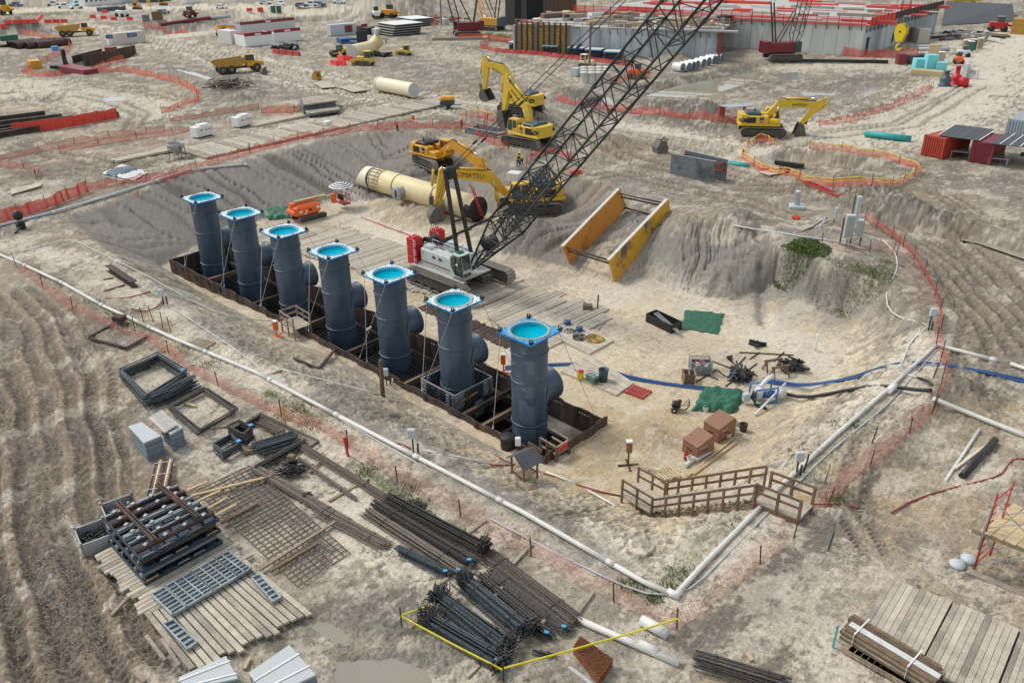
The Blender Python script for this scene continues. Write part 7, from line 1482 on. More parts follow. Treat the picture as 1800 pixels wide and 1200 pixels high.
 # pipes of the yard
rod('plastic_pipe','long white plastic pipe lying below the pink netting',(1010,1090),(1193,1170),.15,'pvc','pipe','white plastic pipes',12);rod('plastic_pipe','short thick white pipe beside the netting corner',(1127,1096),(1172,1121),.24,'white_dirty','pipe','white plastic pipes',14);rod('plastic_pipe','shortest white pipe beside the long one',(1122,1134),(1157,1152),.18,'white_dirty','pipe','white plastic pipes',14)
rod('plastic_pipe','thin white pipe forming a V with another, upper right',(1661,848),(1721,757),.09,'pvc','pipe','white plastic pipes');rod('plastic_pipe','thin cream pipe lying across towards the thick black pipe',(1678,826),(1744,777),.09,'cream_pale','pipe','white plastic pipes')
rod('black_pipe','thick black pipe lying on the sand beside the V of thin pipes',(1690,842),(1748,778),.2,'black','pipe',None,14)
rod('plastic_pipe','thin white pipe lying on the sand in front of the nearest riser',(960,832),(1012,852),.08,'white','pipe','white plastic pipes');rod('plastic_pipe','thin white pipe lying left of the stair landing',(1034,863),(1082,890),.06,'white','pipe','white plastic pipes')
rod('plastic_pipe','white pipe propped against the blue pump',(1326,732),(1378,692),.08,'white','pipe','white plastic pipes',dz=.05,dz2=.8)
c=G(1433,616);m=MB();m.cyl(c-Vector((0,0,.3)),c+Vector((0,0,1.5)),.06,8);solo('standpipe',m,'white','single white standpipe upright on the pale sand','standpipe')
# scaffold at the right edge
t=thing('scaffold','red frame scaffold with a timber deck at the right edge','scaffold');b0=V3(1712,1000,.2);e1=(V3(1800,1036,.2)-b0).normalized();e2=(V3(1752,966,.2)-b0).normalized()
def ff(o,up,h):
 for s in(0,1):m=MB();p=o+e2*(1.5*s);m.cyl(p,p+Vector((0,0,h)),.045,8);part('standard',m,'red_dull',t)
 for k in range(int(h/.45)):m=MB();z_=Vector((0,0,.35+k*.45));m.bar(o+z_,o+e2*(.5 if k%4 else 1.5)+z_,.05);part('rung',m,'red_dull',t)
for k in range(3):ff(b0+e1*(2.1*k),0,4.3)
for k in range(2):
 for s in(0,1.5):
  for(z0,z1)in((.4,1.9),(1.9,.4),(2.4,3.9),(3.9,2.4)):m=MB();m.bar(b0+e1*(2.1*k)+e2*s+Vector((0,0,z0)),b0+e1*(2.1*k+2.1)+e2*s+Vector((0,0,z1)),.035);part('cross_brace',m,'galv',t)
for i in range(9):m=MB();a=b0+e1*(-.2+i*.5)+e2*-.15+Vector((0,0,2.2));m.bar(a+e1*.23,a+e1*.23+e2*3.2,.45,.05);part('deck_board',m,'wood_new',t)
for s in(-.1,3.0):m=MB();a=b0+e2*s+Vector((0,0,2.08))-e1*.5;m.bar(a,a+e1*5,.1,.2);part('ledger',m,'wood',t)
m=MB();a=b0-e2*.15-Vector((0,0,.12));m.bar(a-e1*.2,a+e1*5,.35,.08);part('sole_board',m,'mat_wood2',t);m=MB();m.cyl(b0+e2*-.25+Vector((0,0,1.3)),b0+e2*-.25+Vector((0,0,3.6)),.05,8);part('galvanised_tube',m,'galv',t)
for k,px in enumerate([(1682,994),(1702,985)]):c=G(*px);m=MB();m.lathe([(0,0),(.35,.02),(.38,.14),(.2,.26),(0,.28)],9);solo('crumpled_bag',m,'grey_box',['crumpled grey bag on the sand, left of two by the scaffold','crumpled grey bag nearest to the scaffold leg'][k],'bag',None,c,k)
# yellow tape round the rebar
def tape(name,label,pts,w_=.09,zs=.6,mt='tape',cat='tape',group=None):
 m=MB();P=[G(*p)+Vector((0,0,zs))for p in pts]
 for a,b in zip(P[:-1],P[1:]):
  K=max(1,int((b-a).length/2));L_=(b-a).length
  for k in range(K):f,g=k/K,(k+1)/K;sg=lambda s:Vector((0,0,-.12*L_/6*4*s*(1-s)*.4));m.bar(a.lerp(b,f)+sg(f),a.lerp(b,g)+sg(g),.03,w_)
 return solo(name,m,mt,label,cat,group)
tape('caution_tape','yellow caution tape strung round the lower rebar group',[(706,1100),(885,1196)]);tape('caution_tape','long yellow caution tape running from the rebar to the netting corner stake',[(885,1196),(1191,1108)],zs=.7);tape('caution_tape','short yellow tape from the stake to the hooked rebar',[(706,1100),(756,1082)])
for i,px in enumerate([(706,1100),(885,1200)]):c=G(*px);m=MB();m.bar(c-Vector((0,0,.2)),c+Vector((0,0,1.1)),.05);solo('tape_stake',m,'rust_dark',['thin stake holding the left corner of the yellow tape','thin stake holding the yellow tape at the bottom edge'][i],'stake')
# ================================================================== header pipes, hoses, netting
def gline(pts,r,step=1.5,lift=0.):
 P=[G(*p)for p in pts];out=[]
 for a,b in zip(P[:-1],P[1:]):
  K=max(1,int((b-a).length/step))
  for k in range(K):c=a.lerp(b,k/K);out.append(c)
 out.append(P[-1]);return[Vector((c.x,c.y,max(c.z,gz(c.x,c.y))+r+lift))for c in out]
def header(label,pts,r=.125,mt='pvc',group='white header pipes',lift=.05):
 t=thing('header_pipe',label,'pipe',group);P=gline(pts,r,1.5,lift);i=0
 for j in range(2,len(P)-2):P[j].z=(P[j-1].z+P[j].z+P[j+1].z)/3
 while i<len(P)-1:
  s=P[i:i+5];m=MB();m.tube(s,r,12);part('pipe_length',m,mt,t);m=MB();d=(s[-1]-s[-2]).normalized();m.cyl(s[-1]-d*.22,s[-1]+d*.22,r*1.18,12);part('coupler',m,'white_dirty',t);i+=4
 return t
header('long white header pipe running along the near rim of the pit',[(-25,440),(30,463),(110,500),(180,540),(310,600),(450,658),(560,716),(700,790),(920,905),(1130,1027),(1185,1050)])
header('white header pipe running up the right rim of the pit under the footbridge',[(1187,1050),(1240,992),(1345,886),(1372,858),(1460,776),(1560,688),(1645,610)])
header('pale header pipe along the far left rim above the gullied bank',[(-20,405),(95,376),(200,345),(330,303),(432,292)],.15,'pvc_grey');header('white pipe leading off to the right edge from the rim corner',[(1645,610),(1745,636)],.13);header('short white pipe continuing to the right edge beyond the mud',[(1775,643),(1830,662)],.13)
header('straight white pipe from the red netting to the right edge',[(1640,705),(1680,722),(1830,782)],.14);m=MB();c=G(1186,1051);m.tube([c+Vector((-.35,.0,.2)),c+Vector((0,0,.22)),c+Vector((.05,.35,.2))],.16,12);solo('pipe_elbow',m,'white','white elbow joining the two header pipes at the near corner','elbow')
m=MB();a,b=G(1567,692),G(1558,700);m.cyl(G(1572,685,.3),G(1560,694,.3),.2,14);solo('pipe_reducer',m,'white','fat white reducer on the right header pipe below the black hose','reducer')
def hose(label,pts,r,mt,name='hose',cat='hose',group=None,off=0.,n=5,wig=.0,lift=0.):
 P=gline(pts,r,.9,lift);Q_=[];L=len(P)
 for i,c in enumerate(P):
  d=(P[min(i+1,L-1)]-P[max(i-1,0)]).normalized();s=Vector((-d.y,d.x,0));Q_.append(c+s*(off+wig*math.sin(i*.7+off*9)))
 for _ in range(2):Q_=[Q_[0]]+[(Q_[i-1]+Q_[i]*2+Q_[i+1])/4 for i in range(1,L-1)]+[Q_[-1]]
 m=MB();m.tube(Q_,r,n);return solo(name,m,mt,label,cat,group)
BH=[(888,648),(960,642),(1025,640),(1100,664),(1200,680),(1300,690)];BH2=[(1340,668),(1400,681),(1500,666),(1600,637),(1700,648),(1840,680)]
for k,o in enumerate((-.3,-.1,.1,.3)):
 w_=['outermost','second','third','innermost'][k];hose('blue hose, %s of four running from the trench to the green tarp'%w_,BH,.055,'hose_blue',group='blue hoses to the tarp',off=o*.7,wig=.08);hose('blue hose, %s of four crossing the right header pipe'%w_,BH2,.055,'hose_blue',group='blue hoses to the right',off=o*.7,wig=.1)
hose('thick black hose snaking from the pump over the right header pipe',[(1378,695),(1400,706),(1450,698),(1520,682),(1560,676),(1590,690),(1636,690)],.12,'black',lift=.05,n=8);hose('short black hose beside the red netting above the thick one',[(1612,666),(1630,668),(1640,680)],.09,'black')
hose('white hose looping down the bank from the cabinets to the header pipe',[(1550,422),(1576,450),(1578,478),(1552,520),(1556,542),(1580,562),(1632,573)],.06,'pvc');hose('grey hose lying along the top of the bank behind the bush',[(1290,398),(1345,408),(1400,417),(1470,425),(1520,440)],.09,'pvc_grey');hose('dark cable from the cabinets over the mound',[(1500,438),(1530,450),(1560,468),(1590,470)],.04,'iron')
for k,(pts,mt,r,l)in enumerate([([(40,443),(125,420),(240,476),(330,525)],'pvc_grey',.05,'thin grey conduit bending along the left end of the bank'),([(268,517),(322,522),(400,558),(487,566)],'pvc_grey',.05,'thin conduit leading to the orange box stand'),([(300,540),(400,605),(520,692),(640,762),(745,822)],'pvc_grey',.05,'thin conduit running beside the near header pipe'),([(495,650),(560,667),(668,695)],'white_dirty',.06,'white conduit ending at the lone timber post'),([(742,792),(820,808),(865,817)],'white_dirty',.06,'white conduit on the eroded slope below the shelter'),([(860,912),(1000,985),(1130,1047),(1188,1062),(1240,1014),(1350,902),(1450,802),(1560,712),(1650,612)],'pvc_grey',.055,'thin grey conduit following both header pipes outside'),([(1632,575),(1600,600),(1585,640)],'white_dirty',.06,'pale conduit dropping from the switch box at the red netting'),([(1585,640),(1576,648)],'white',.07,'short white pipe stub beside the right header pipe'),([(1588,658),(1612,666)],'white',.09,'white side branch from the right header pipe')]):hose(l,pts,r,mt,'conduit','conduit','thin conduits round the rim')
for pts,l in[([(185,525),(225,527),(265,513)],'red hose beside the left switch box'),([(230,543),(255,552),(277,545),(287,528)],'red hose curling under the left switch box'),([(498,652),(478,664),(462,660),(455,660)],'red hose joining the header pipe at the left'),([(688,787),(684,780),(700,782),(712,776),(722,790)],'curled red hose on top of the near header pipe'),([(870,800),(905,822),(960,832),(1050,868),(1100,874)],'long thin red hose across the sand to the stair landing'),([(1405,888),(1430,888),(1500,886),(1512,895)],'red hose right of the footbridge'),([(1566,902),(1590,878),(1640,868),(1700,852),(1772,835),(1775,820),(1762,800),(1800,803),(1830,812)],'long red hose curving over the sand at the right'),([(635,383),(660,392),(720,414)],'red line stretched across the pit floor behind the crane'),([(862,818),(880,820),(905,818)],'short red hose on the slope left of the shelter')]:hose(l,pts,.05,'hose_red' if 'line' not in l else 'red',group='red hoses')
# ---- netting fences
def fence(label,pts,h=.85,mt='orange_net',s=.16,w_=.035,sp=3.2,name='safety_fence',nh=6,slump=0.,topw=.05,posts=True,pm='rust',tapes=0,lean=0.,hv=.2,group='orange netting fences'):
 P=[G(*p)for p in pts];t=thing(name,label,'netting fence',group);pl=[];seed=len(pts)*7+int(pts[0][0])
 for a,b in zip(P[:-1],P[1:]):
  K=max(1,int((b-a).length/s))
  for k in range(K):pl.append(a.lerp(b,k/K))
 pl.append(P[-1]);n=len(pl);xs=np.array([p.x for p in pl]);ys=np.array([p.y for p in pl]);mz=macro(xs,ys)[0];Vn=pn(np.arange(n)*s*.45+seed,np.zeros(n)+seed*.37,5);Vm=pn(np.arange(n)*s*1.7,np.zeros(n)+seed,6)
 m=MB();T=[];B=[]
 for i in range(n):
  a=pl[max(i-1,0)];b=pl[min(i+1,n-1)];d=(b-a).normalized();q=Vector((-d.y,d.x,0));hh=h*(1-hv*abs(Vn[i])*1.8-slump*max(0,Vn[i]));base=Vector((xs[i],ys[i],float(mz[i])+.03))+q*(.15*Vm[i]);T.append(base+q*(lean+.25*Vn[i])+Vector((0,0,max(.12,hh))));B.append(base-q*.1)
 for i in range(0,n):d=(pl[min(i+1,n-1)]-pl[max(i-1,0)]).normalized()*(w_/2);m.add([B[i]-d,B[i]+d,T[i]+d,T[i]-d],[(0,1,2,3)])
 for j in range(nh):
  f=j/(nh-1);g=w_*(1.2 if j in(0,nh-1)else .8)
  for i in range(n-1):
   a,b=B[i].lerp(T[i],f),B[i+1].lerp(T[i+1],f);z=Vector((0,0,g));m.add([a,b,b+z,a+z],[(0,1,2,3)])
 part('netting',m,mt,t,fix=False)
 for j in range(tapes):
  m=MB();z=Vector((0,0,.06+j*-.35))
  for i in range(0,n-3,3):m.bar(T[i]+z,T[min(i+3,n-1)]+z,.05,.07)
  part('tape_line',m,'tape',t)
 if posts:
  d=0
  for i in range(n):
   if i and(pl[i]-pl[i-1]).length:d+=(pl[i]-pl[i-1]).length
   if d>sp or i in(0,n-1):d=0;e=Vector((rnd.uniform(-.12,.12),rnd.uniform(-.12,.12),max(h,.8)+.35));m=MB();m.bar(Vector((xs[i],ys[i],float(mz[i])-.2)),Vector((xs[i],ys[i],float(mz[i])))+e,.05);part('stake',m,pm,t)
 return t
fence('faded netting on the ground left of the header pipe',[(30,470),(120,540),(180,570),(262,598),(330,648),(430,702),(500,735),(560,750),(610,785)],.3,'pale_net',.14,.035,6.5,hv=.5,lean=.5)
fence('long faded netting between the header pipe and the rebar yard',[(612,785),(690,842),(768,885),(880,948),(1022,1028),(1120,1078),(1190,1108)],.75,'pale_net',.19,.022,4.6,nh=4,lean=.35,hv=.35)
fence('faded netting from the near corner towards the footbridge',[(1190,1108),(1298,1022),(1395,945)],.7,'pale_net',.17,.022,6,nh=4,lean=.4,hv=.4);fence('collapsed faded netting beyond the footbridge along the ditch',[(1455,890),(1502,838),(1572,788),(1640,722)],.55,'pale_net',.12,.03,4.5,nh=5,lean=.5,hv=.6)
fence('bright red netting up the right rim between the two white pipes',[(1638,728),(1650,690),(1660,655),(1645,612)],1.3,'red_net',.13,.025,4,hv=.3);fence('red netting curving round the top right of the pit',[(1645,612),(1656,570),(1645,520),(1612,462),(1570,420),(1520,385)],.95,'red_net',.12,.035,3.2,hv=.3,lean=.3)
fence('pale netting round the cabinet mound above the bush',[(1445,430),(1475,440),(1515,448),(1548,440),(1575,450)],.7,'pale_net',.18,.025,2.2,nh=4)
fence('orange netting with yellow tape on the near side of the fenced hole',[(1304,280),(1340,303),(1400,315),(1480,328),(1553,330),(1617,305)],.9,'orange_net',.13,.04,4,tapes=2);fence('orange netting with yellow tape at the left end of the fenced hole',[(1304,280),(1310,262),(1338,247),(1360,256)],.9,'orange_net',.13,.04,3,tapes=1);fence('orange netting with yellow tape along the back of the fenced hole',[(1422,262),(1480,265),(1560,280),(1617,300)],.8,'orange_net',.14,.04,4,tapes=1)
fence('slumped red netting behind the excavator row across the middle',[(975,176),(1000,184),(1080,196),(1180,206),(1262,215),(1300,218)],1.1,'red_net',.16,.05,5,lean=.5,hv=.4);fence('slumped red netting right of the lettered excavator',[(1440,222),(1500,214),(1570,190),(1640,155)],.9,'red_net',.18,.05,5,lean=.4,hv=.4)
fence('bright red netting at the left edge in front of the far header pipe',[(-20,398),(70,372),(155,338)],1.25,'red_net',.075,.055,3.2,hv=.15,nh=9);fence('red netting between the haul mats and the far rim, left half',[(155,338),(220,322),(290,318),(345,300),(440,270)],1.,'red_net',.14,.05,3.5,hv=.4);fence('red netting between the haul mats and the far rim, right half',[(440,270),(540,244),(640,230),(720,226),(812,226)],1.1,'red_net',.14,.05,4,hv=.4)
fence('orange netting wrapped round the half sunken grey shield',[(812,226),(808,214),(832,205),(872,216),(900,222)],1.2,'orange_net',.2,.04,3,tapes=1);fence('slumped red netting in front of the half sunken grey shield',[(812,226),(855,246),(880,262),(895,262)],1.,'red_net',.14,.04,4,hv=.5);fence('red netting lying behind the boom below the excavator',[(925,290),(935,275),(975,268),(1010,285)],.7,'red_net',.14,.05,4,hv=.5)
for k,(pts,l,h)in enumerate([([(165,128),(225,127),(270,136),(310,146),(345,162),(350,178),(285,200)],'orange netting in a wide arc round the bare ground at the upper left',1.1),([(35,56),(75,66),(118,76),(124,88),(78,108),(40,130),(80,136),(110,134)],'orange netting zigzagging past the rusty pipes at the upper left',1.2),([(165,128),(200,112),(220,106)],'orange netting along the left sheet pile pit',1.2),([(-10,292),(60,300),(65,316)],'faded netting at the left edge above the bright red one',.8),([(0,282),(100,262),(180,245),(290,232)],'long faded netting across the upper left, front row',.9),([(105,268),(210,250),(300,238),(345,228)],'faded netting behind the front row at the upper left',.8),([(300,215),(400,200),(455,192)],'faded netting behind the white fuel tanks',.8),([(460,200),(520,198),(532,192)],'red netting beside the tall stack of road plates',1.)]):fence(l,pts,h,'orange_net' if k<3 else 'red_net' if k==7 else 'pale_net',.2,.07,5,hv=.4,lean=.3)
fence('dark red low barrier netting in front of the blue topped tables',[(845,84),(870,92),(940,97),(1010,105),(1112,117)],.8,'deck_red',.12,.09,6,hv=.05,nh=6);fence('dark red barrier netting looping left of the blue topped tables',[(845,84),(860,72),(895,76),(930,84)],1.2,'deck_red',.2,.09,6,hv=.05);fence('orange netting at the foot of the dark tower',[(806,66),(850,66),(900,74)],.9,'orange_net',.25,.08,6);fence('red netting at the right corner foot of the concrete building',[(1464,95),(1510,101),(1560,102),(1612,98)],1.6,'red_net',.2,.08,5)
fence('orange netting beside the white barrels',[(1075,150),(1110,138),(1140,132)],1.,'orange_net',.2,.07,5);fence('red netting on the bank behind the road plates upper left',[(252,48),(290,55),(330,60)],1.2,'red_net',.25,.07,6);fence('yellow netting beside the header pipe at the left',[(238,585),(262,560),(300,585)],1.0,'form_yellow',.14,.025,1.5,nh=4)
for k,(px,l,mt)in enumerate([((612,800),'thick red stake at the start of the long faded netting','red'),((1455,968),'blue topped stake standing alone below the footbridge','steel_blue'),((1532,780),'leaning dark stake near the ditch','steel_blue'),((1464,1136),'teal topped stake beside the lumber pack','pipe_teal'),((502,745),'stake with yellow ribbon by the faded netting','form_yellow'),((1450,848),'thin yellowish stake behind the footbridge','form_yellow'),((243,345),'orange post in the netting at the far bank top','orange'),((262,262+60),'orange stake beside the haul mat edge','orange'),((1412,830),'black stake behind the footbridge','black'),((1640,665),'dark stake in the red netting near the black hose','rust')]):c=G(*px);m=MB();m.bar(c-Vector((0,0,.2)),c+Vector((rnd.uniform(-.15,.15),rnd.uniform(-.1,.1),1.25)),.07 if k else .12);solo('stake',m,mt,l,'stake')
# ---- vegetation and stones (uncountable)
def gza(X,Y):return macro(np.array(X),np.array(Y))[0]
def scatter(name,kind_mt,spots,n,size,seed,shape='blade'):
 q=np.random.RandomState(seed);m=MB();tot=sum(s[2]for s in spots);pts=[]
 for(px,rad,wt)in spots:
  c=G(*px)
  for i in range(int(n*wt/tot)):a,r=q.rand()*6.28,rad*(1.6 if shape=='blade' else 1)*math.sqrt(abs(q.randn())*.5);pts.append((c.x+r*math.cos(a),c.y+r*math.sin(a)))
 Z=gza([p[0]for p in pts],[p[1]for p in pts])
 for(x,y),z in zip(pts,Z):
  s=size*(.5+q.rand())
  if shape=='blade':
   for k in range(3):b=q.rand()*6.28;e=q.rand()*.6;m.add([(x-.25*s*math.sin(b),y+.25*s*math.cos(b),z),(x+.25*s*math.sin(b),y-.25*s*math.cos(b),z),(x+s*e*math.cos(b),y+s*e*math.sin(b),z+s)],[(0,1,2)])
  else:
   V=[(x+s*(.5+.5*q.rand())*dx,y+s*(.5+.5*q.rand())*dy,z+s*.6*dz)for dx,dy,dz in((1,0,0),(0,1,0),(-1,0,0),(0,-1,0),(0,0,.9))];m.add(V,[(0,1,4),(1,2,4),(2,3,4),(3,0,4)])
 o=part(name,m,kind_mt,fix=False);tag(o,None,None,None,'stuff');return o
grs=[((160,532),.8,1),((200,555),.8,1),((225,575),.7,1),((310,612),.7,1),((360,640),.8,1),((480,700),.7,1),((520,722),.9,2),((560,745),.8,1),((655,840),.8,2),((700,870),.9,2),((735,890),.7,1),((1110,1030),.4,1),((1150,1052),.3,1),((1175,1036),.4,1),((1200,1010),.5,1),((1300,930),.6,1),((1410,790),.8,1),((1480,740),.8,1),((1470,870),.6,1),((1465,880),.4,1),((1405,825),.7,1),((60,470),1.,1),((110,500),.8,1),((640,815),.8,1),((450,310),1,.6)]
scatter('grass','leaf',grs,2200,.085,1);scatter('dry_grass','leaf_dry',grs[:20],2600,.085,2)
bsh=[((1395,440),1.5,4),((1420,445),1.7,6),((1440,452),1.3,4),((1410,455),1.4,4)]
t=None
def bush(label,spots,n,size,mt,seed):
 q=np.random.RandomState(seed);m=MB()
 for(px,rad,ht,wt)in spots:
  c=G(*px);k=int(n*wt);a=q.rand(k)*6.28;r=rad*np.sqrt(q.rand(k));X,Y=c.x+r*np.cos(a),c.y+r*np.sin(a);Z=gza(X,Y)
  for i in range(k):x,y,z=X[i],Y[i],Z[i]+ht*q.rand()*(1-(r[i]/rad)**2*.8);s=size*(.5+q.rand());b=q.rand(3)*2-1;d=q.rand(3)*2-1;m.add([(x,y,z),(x+s*b[0],y+s*b[1],z+s*abs(b[2])),(x+s*d[0],y+s*d[1],z+s*.5*d[2])],[(0,1,2)])
 t=thing('bush',label,'bush','bushes on the right bank');tag(part('foliage',m,mt,t,fix=False),kind='stuff');m=MB();c=G(*spots[0][0]);m.bar(c-Vector((0,0,.2)),c+Vector((0,0,.4)),.05);part('stem',m,'wood_brown',t)
bush('bright green bush spilling over the top of the right bank',[((1392,440),1.1,.3,1),((1415,432),1.3,.4,1.3),((1436,440),1.2,.3,1),((1410,446),1.2,.25,1)],1500,.13,'leaf',3)
bush('olive weeds hanging down the bank right of the bright green bush',[((1475,470),1.8,.3,1),((1500,480),1.8,.3,1),((1525,484),2.0,.3,1.2),((1510,498),1.6,.3,1),((1555,465),1.0,.3,.5)],420,.12,'leaf_dry',4);bush('dark green weeds below the pale netting mound',[((1535,490),1.5,.3,1),((1550,482),1.2,.3,.8),((1510,502),1.2,.3,.7)],360,.12,'leaf',5)
q_=np.random.RandomState(9);sp=[((q_.uniform(0,1800),q_.uniform(420,1190)),5.,1.)for _ in range(120)];sp=[s for s in sp if not(280<s[0][0]<1080 and 430<s[0][1]<780 and(s[0][1]-430)<.62*(s[0][0]-180))]
scatter('clods','stone',sp+[((q_.uniform(-20,240),q_.uniform(600,1200)),2.,1.)for _ in range(60)]+[((600+140*q_.rand(),870+120*q_.rand()),1.,1.5)for _ in range(25)]+[((1240+260*q_.rand(),1080-260*q_.rand()),1.2,1.)for _ in range(20)],22000,.045,4,'stone')
# ---- water
water('pond',[(float(a),float(b))for a,b in[un(x,y,0)[:2]for x,y in[(1115,176),(1170,146),(1355,114),(1365,128),(1300,162),(1255,174),(1180,180)]]],-.15,(.34,.32,.24),.02)
for nm,P,z in(('pit_puddle',[(860,470),(900,462),(975,466),(970,478),(920,484),(860,482)],-3.33),('ditch_water',[(1620,392),(1700,408),(1820,435),(1820,462),(1720,428),(1620,408)],-.42)):water(nm,[tuple(map(float,un(x,y,max(z,-3.2))[:2]))for x,y in P],z,(.33,.30,.23),.12)
for k,(P,d)in enumerate(BASINS):water('puddle',[tuple(map(float,v))for v in U([(sum(p[0]for p in P)/len(P)+(p[0]-sum(p[0]for p in P)/len(P))*1.12,sum(p[1]for p in P)/len(P)+(p[1]-sum(p[1]for p in P)/len(P))*1.12)for p in P])],-d,(.31,.285,.225)if P[0][1]>800 else(.3,.3,.26),.08)
# ================================================================== background of the site
def bx(label,p,q,depth,h,mt,name='box',cat=None,group=None,z=0.,bev=.04,par=None,parts=None):
 a,b=G(*p),G(*q);d=(b-a);L=d.length;t=thing(name,label,cat or name.replace('_',' '),group,(a.x,a.y,(a.z+b.z)/2+z),hd(a,b));m=MB();m.bbox(L/2,depth/2,0,L,depth,h,min(bev,h/3));t['L']=L;o=part('body',m,mt,t);return t,L,o
def zat(P,py):
 b=[0.,60.]
 for _ in range(40):
  m_=sum(b)/2;q=CR.T@(np.array([P[0],P[1],m_])-np.array([0,0,CAMH]));y=600+FPX*q[1]/q[2]
  if y>py:b[0]=m_
  else:b[1]=m_
 return b[0]
 # ---- main concrete building
C0=G(1513,99);HB=zat(C0,45);L0=Vector((*un(1011,20,HB)[:2],0));R0_=Vector((*un(1652,12,HB)[:2],0));C0.z=0;fd=(L0-C0).normalized();rd_=(R0_-C0).normalized();WL,WR=(L0-C0).length,(R0_-C0).length;K0=L0+R0_-C0
bt=thing('concrete_building','long unfinished concrete building with red netting along its roof edge','building')
def wallpanels(t,A,d,L,h,n,mt,inward,z0=0.):
 for i in range(n):
  a,b=A+d*(L*i/n+.03),A+d*(L*(i+1)/n-.03);m=MB();s=inward*(.02*(i%2));slab(m,[a+s+Vector((0,0,z0)),b+s+Vector((0,0,z0)),b+s+Vector((0,0,h)),a+s+Vector((0,0,h))],.4);part('wall_panel',m,mt,t)
wallpanels(bt,C0,fd,WL,HB,26,'concrete',rd_);wallpanels(bt,C0,rd_,WR,HB,22,'concrete_wet',fd)
m=MB();z_=Vector((0,0,HB-.05));ins=fd*.5+rd_*.5;slab(m,[C0+ins+z_,L0+rd_+z_,K0+z_,R0_+fd+z_],.3);part('roof_deck',m,'deck_grey',bt)
q=random.Random(5);rl=WR
for i in range(90):
 u_,v_=q.random()*WL*.97,2+q.random()**1.2*WR*.95;c=C0+fd*u_+rd_*v_;k=q.random();m=MB();m.box(c.x,c.y,HB+.05,q.uniform(1.5,12),q.uniform(.5,2.6),q.uniform(.15,.9),math.atan2(fd.y,fd.x));part('deck_material',m,['red_net','deck_red','deck_red','white_dirty','wood','galv','red_net','mat_wood'][int(k*8)],bt)
def edge(t,A,d,L,out,z,mt='red_net',stp=2.4,brk=True,h=1.5):
 m=MB();
 for i in range(int(L/.25)):p=A+d*(i*.25)+out*.9;m.bar(p+Vector((0,0,z)),p+Vector((0,0,z+h)),.16,.03)
 for zz in(.1,h*.5,h):m.bar(A+out*.9+Vector((0,0,z+zz)),A+d*L+out*.9+Vector((0,0,z+zz)),.1)
 part('edge_netting',m,mt,t);m=MB();slab(m,[A+Vector((0,0,z)),A+out*1.1+Vector((0,0,z)),A+d*L+out*1.1+Vector((0,0,z)),A+d*L+Vector((0,0,z))],.12);part('edge_platform',m,'deck_red' if mt=='red_net' else 'wood',t)
 for i in range(int(L/stp)):
  p=A+d*(i*stp+.6);m=MB();m.bar(p+out*.95+Vector((0,0,z)),p+out*.95+Vector((0,0,z+h+.5)),.09);part('guard_post',m,'iron',t)
  if brk:m=MB();m.bar(p+out*1.0+Vector((0,0,z-.1)),p+out*.1+Vector((0,0,z-1.5)),.12);m.bar(p+out*.1+Vector((0,0,z-.1)),p+out*.1+Vector((0,0,z-1.6)),.1);part('bracket',m,'iron',t)
edge(bt,C0,fd,WL,-rd_,HB);edge(bt,C0,rd_,WR*.3,-fd,HB);edge(bt,C0+rd_*WR*.3,rd_,WR*.7,-fd,HB,'iron')
for i,k in enumerate((.02,.33,.62)):w_=(2.6,1.2,1.)[i];h_=(3.6,1.9,1.6)[i];p=C0+rd_*(2.2+k*WR)-fd*.02;m=MB();m.box(p.x,p.y,.0 if i==0 else 1.0,.12,w_,h_,math.atan2(fd.y,fd.x));part('doorway' if i==0 else 'window',m,'black',bt)
# ---- lower building in front
A0,B0=G(905,92),G(1258,108);A0.z=B0.z=0;h2=zat(B0,56);d2=(B0-A0).normalized();n2_=Vector((-d2.y,d2.x,0));L2_=(B0-A0).length;h2=min(h2,6)
lb2=thing('low_concrete_structure','lower concrete structure with timber formwork and cluttered top in front of the building','building')
wallpanels(lb2,A0+d2*L2_*.29,d2,L2_*.71,h2,14,'concrete_wet',n2_);m=MB();slab(m,[A0+Vector((0,0,h2)),B0+Vector((0,0,h2)),B0+n2_*30+Vector((0,0,h2)),A0+n2_*30+Vector((0,0,h2))],.4);part('top_slab',m,'deck_grey',lb2)
m=MB();slab(m,[A0,A0+n2_*30,A0+n2_*30+Vector((0,0,h2)),A0+Vector((0,0,h2))],.4);part('end_wall',m,'concrete',lb2)
for i in range(10):
 f=i/10*.29;c=A0+d2*(L2_*f+.6);w_=L2_*.029;m=MB();slab(m,[c,c+d2*w_*.8,c+d2*w_*.8+Vector((0,0,h2+.3)),c+Vector((0,0,h2+.3))],.3);fp=part('timber_form',m,'form_yellow' if i%3 else 'wood',lb2)
 m=MB();m.bar(c-d2*.15-n2_*.2,c-d2*.15-n2_*.2+Vector((0,0,h2+.8)),.3);part('soldier_beam',m,'rust',fp);m=MB()
 for k in range(8):m.bar(c-n2_*.34+Vector((0,0,.4+k*h2/8)),c+d2*w_*.8-n2_*.34+Vector((0,0,.4+k*h2/8)),.1)
 part('waler',m,'wood_brown',fp)
for row,(o,zz)in enumerate(((.6,0),(7,0),(14,.3),(22,.3))):
 m=MB();a,b=A0+n2_*o+d2*18*(row>0)+Vector((0,0,h2)),B0+n2_*o+Vector((0,0,h2))
 for k in(.55,1.1):m.bar(a+Vector((0,0,k)),b+Vector((0,0,k)),.12,.16)
 for k in range(24):p=a.lerp(b,k/23);m.bar(p,p+Vector((0,0,1.2)),.12)
 part('timber_rail',m,'wood',lb2)
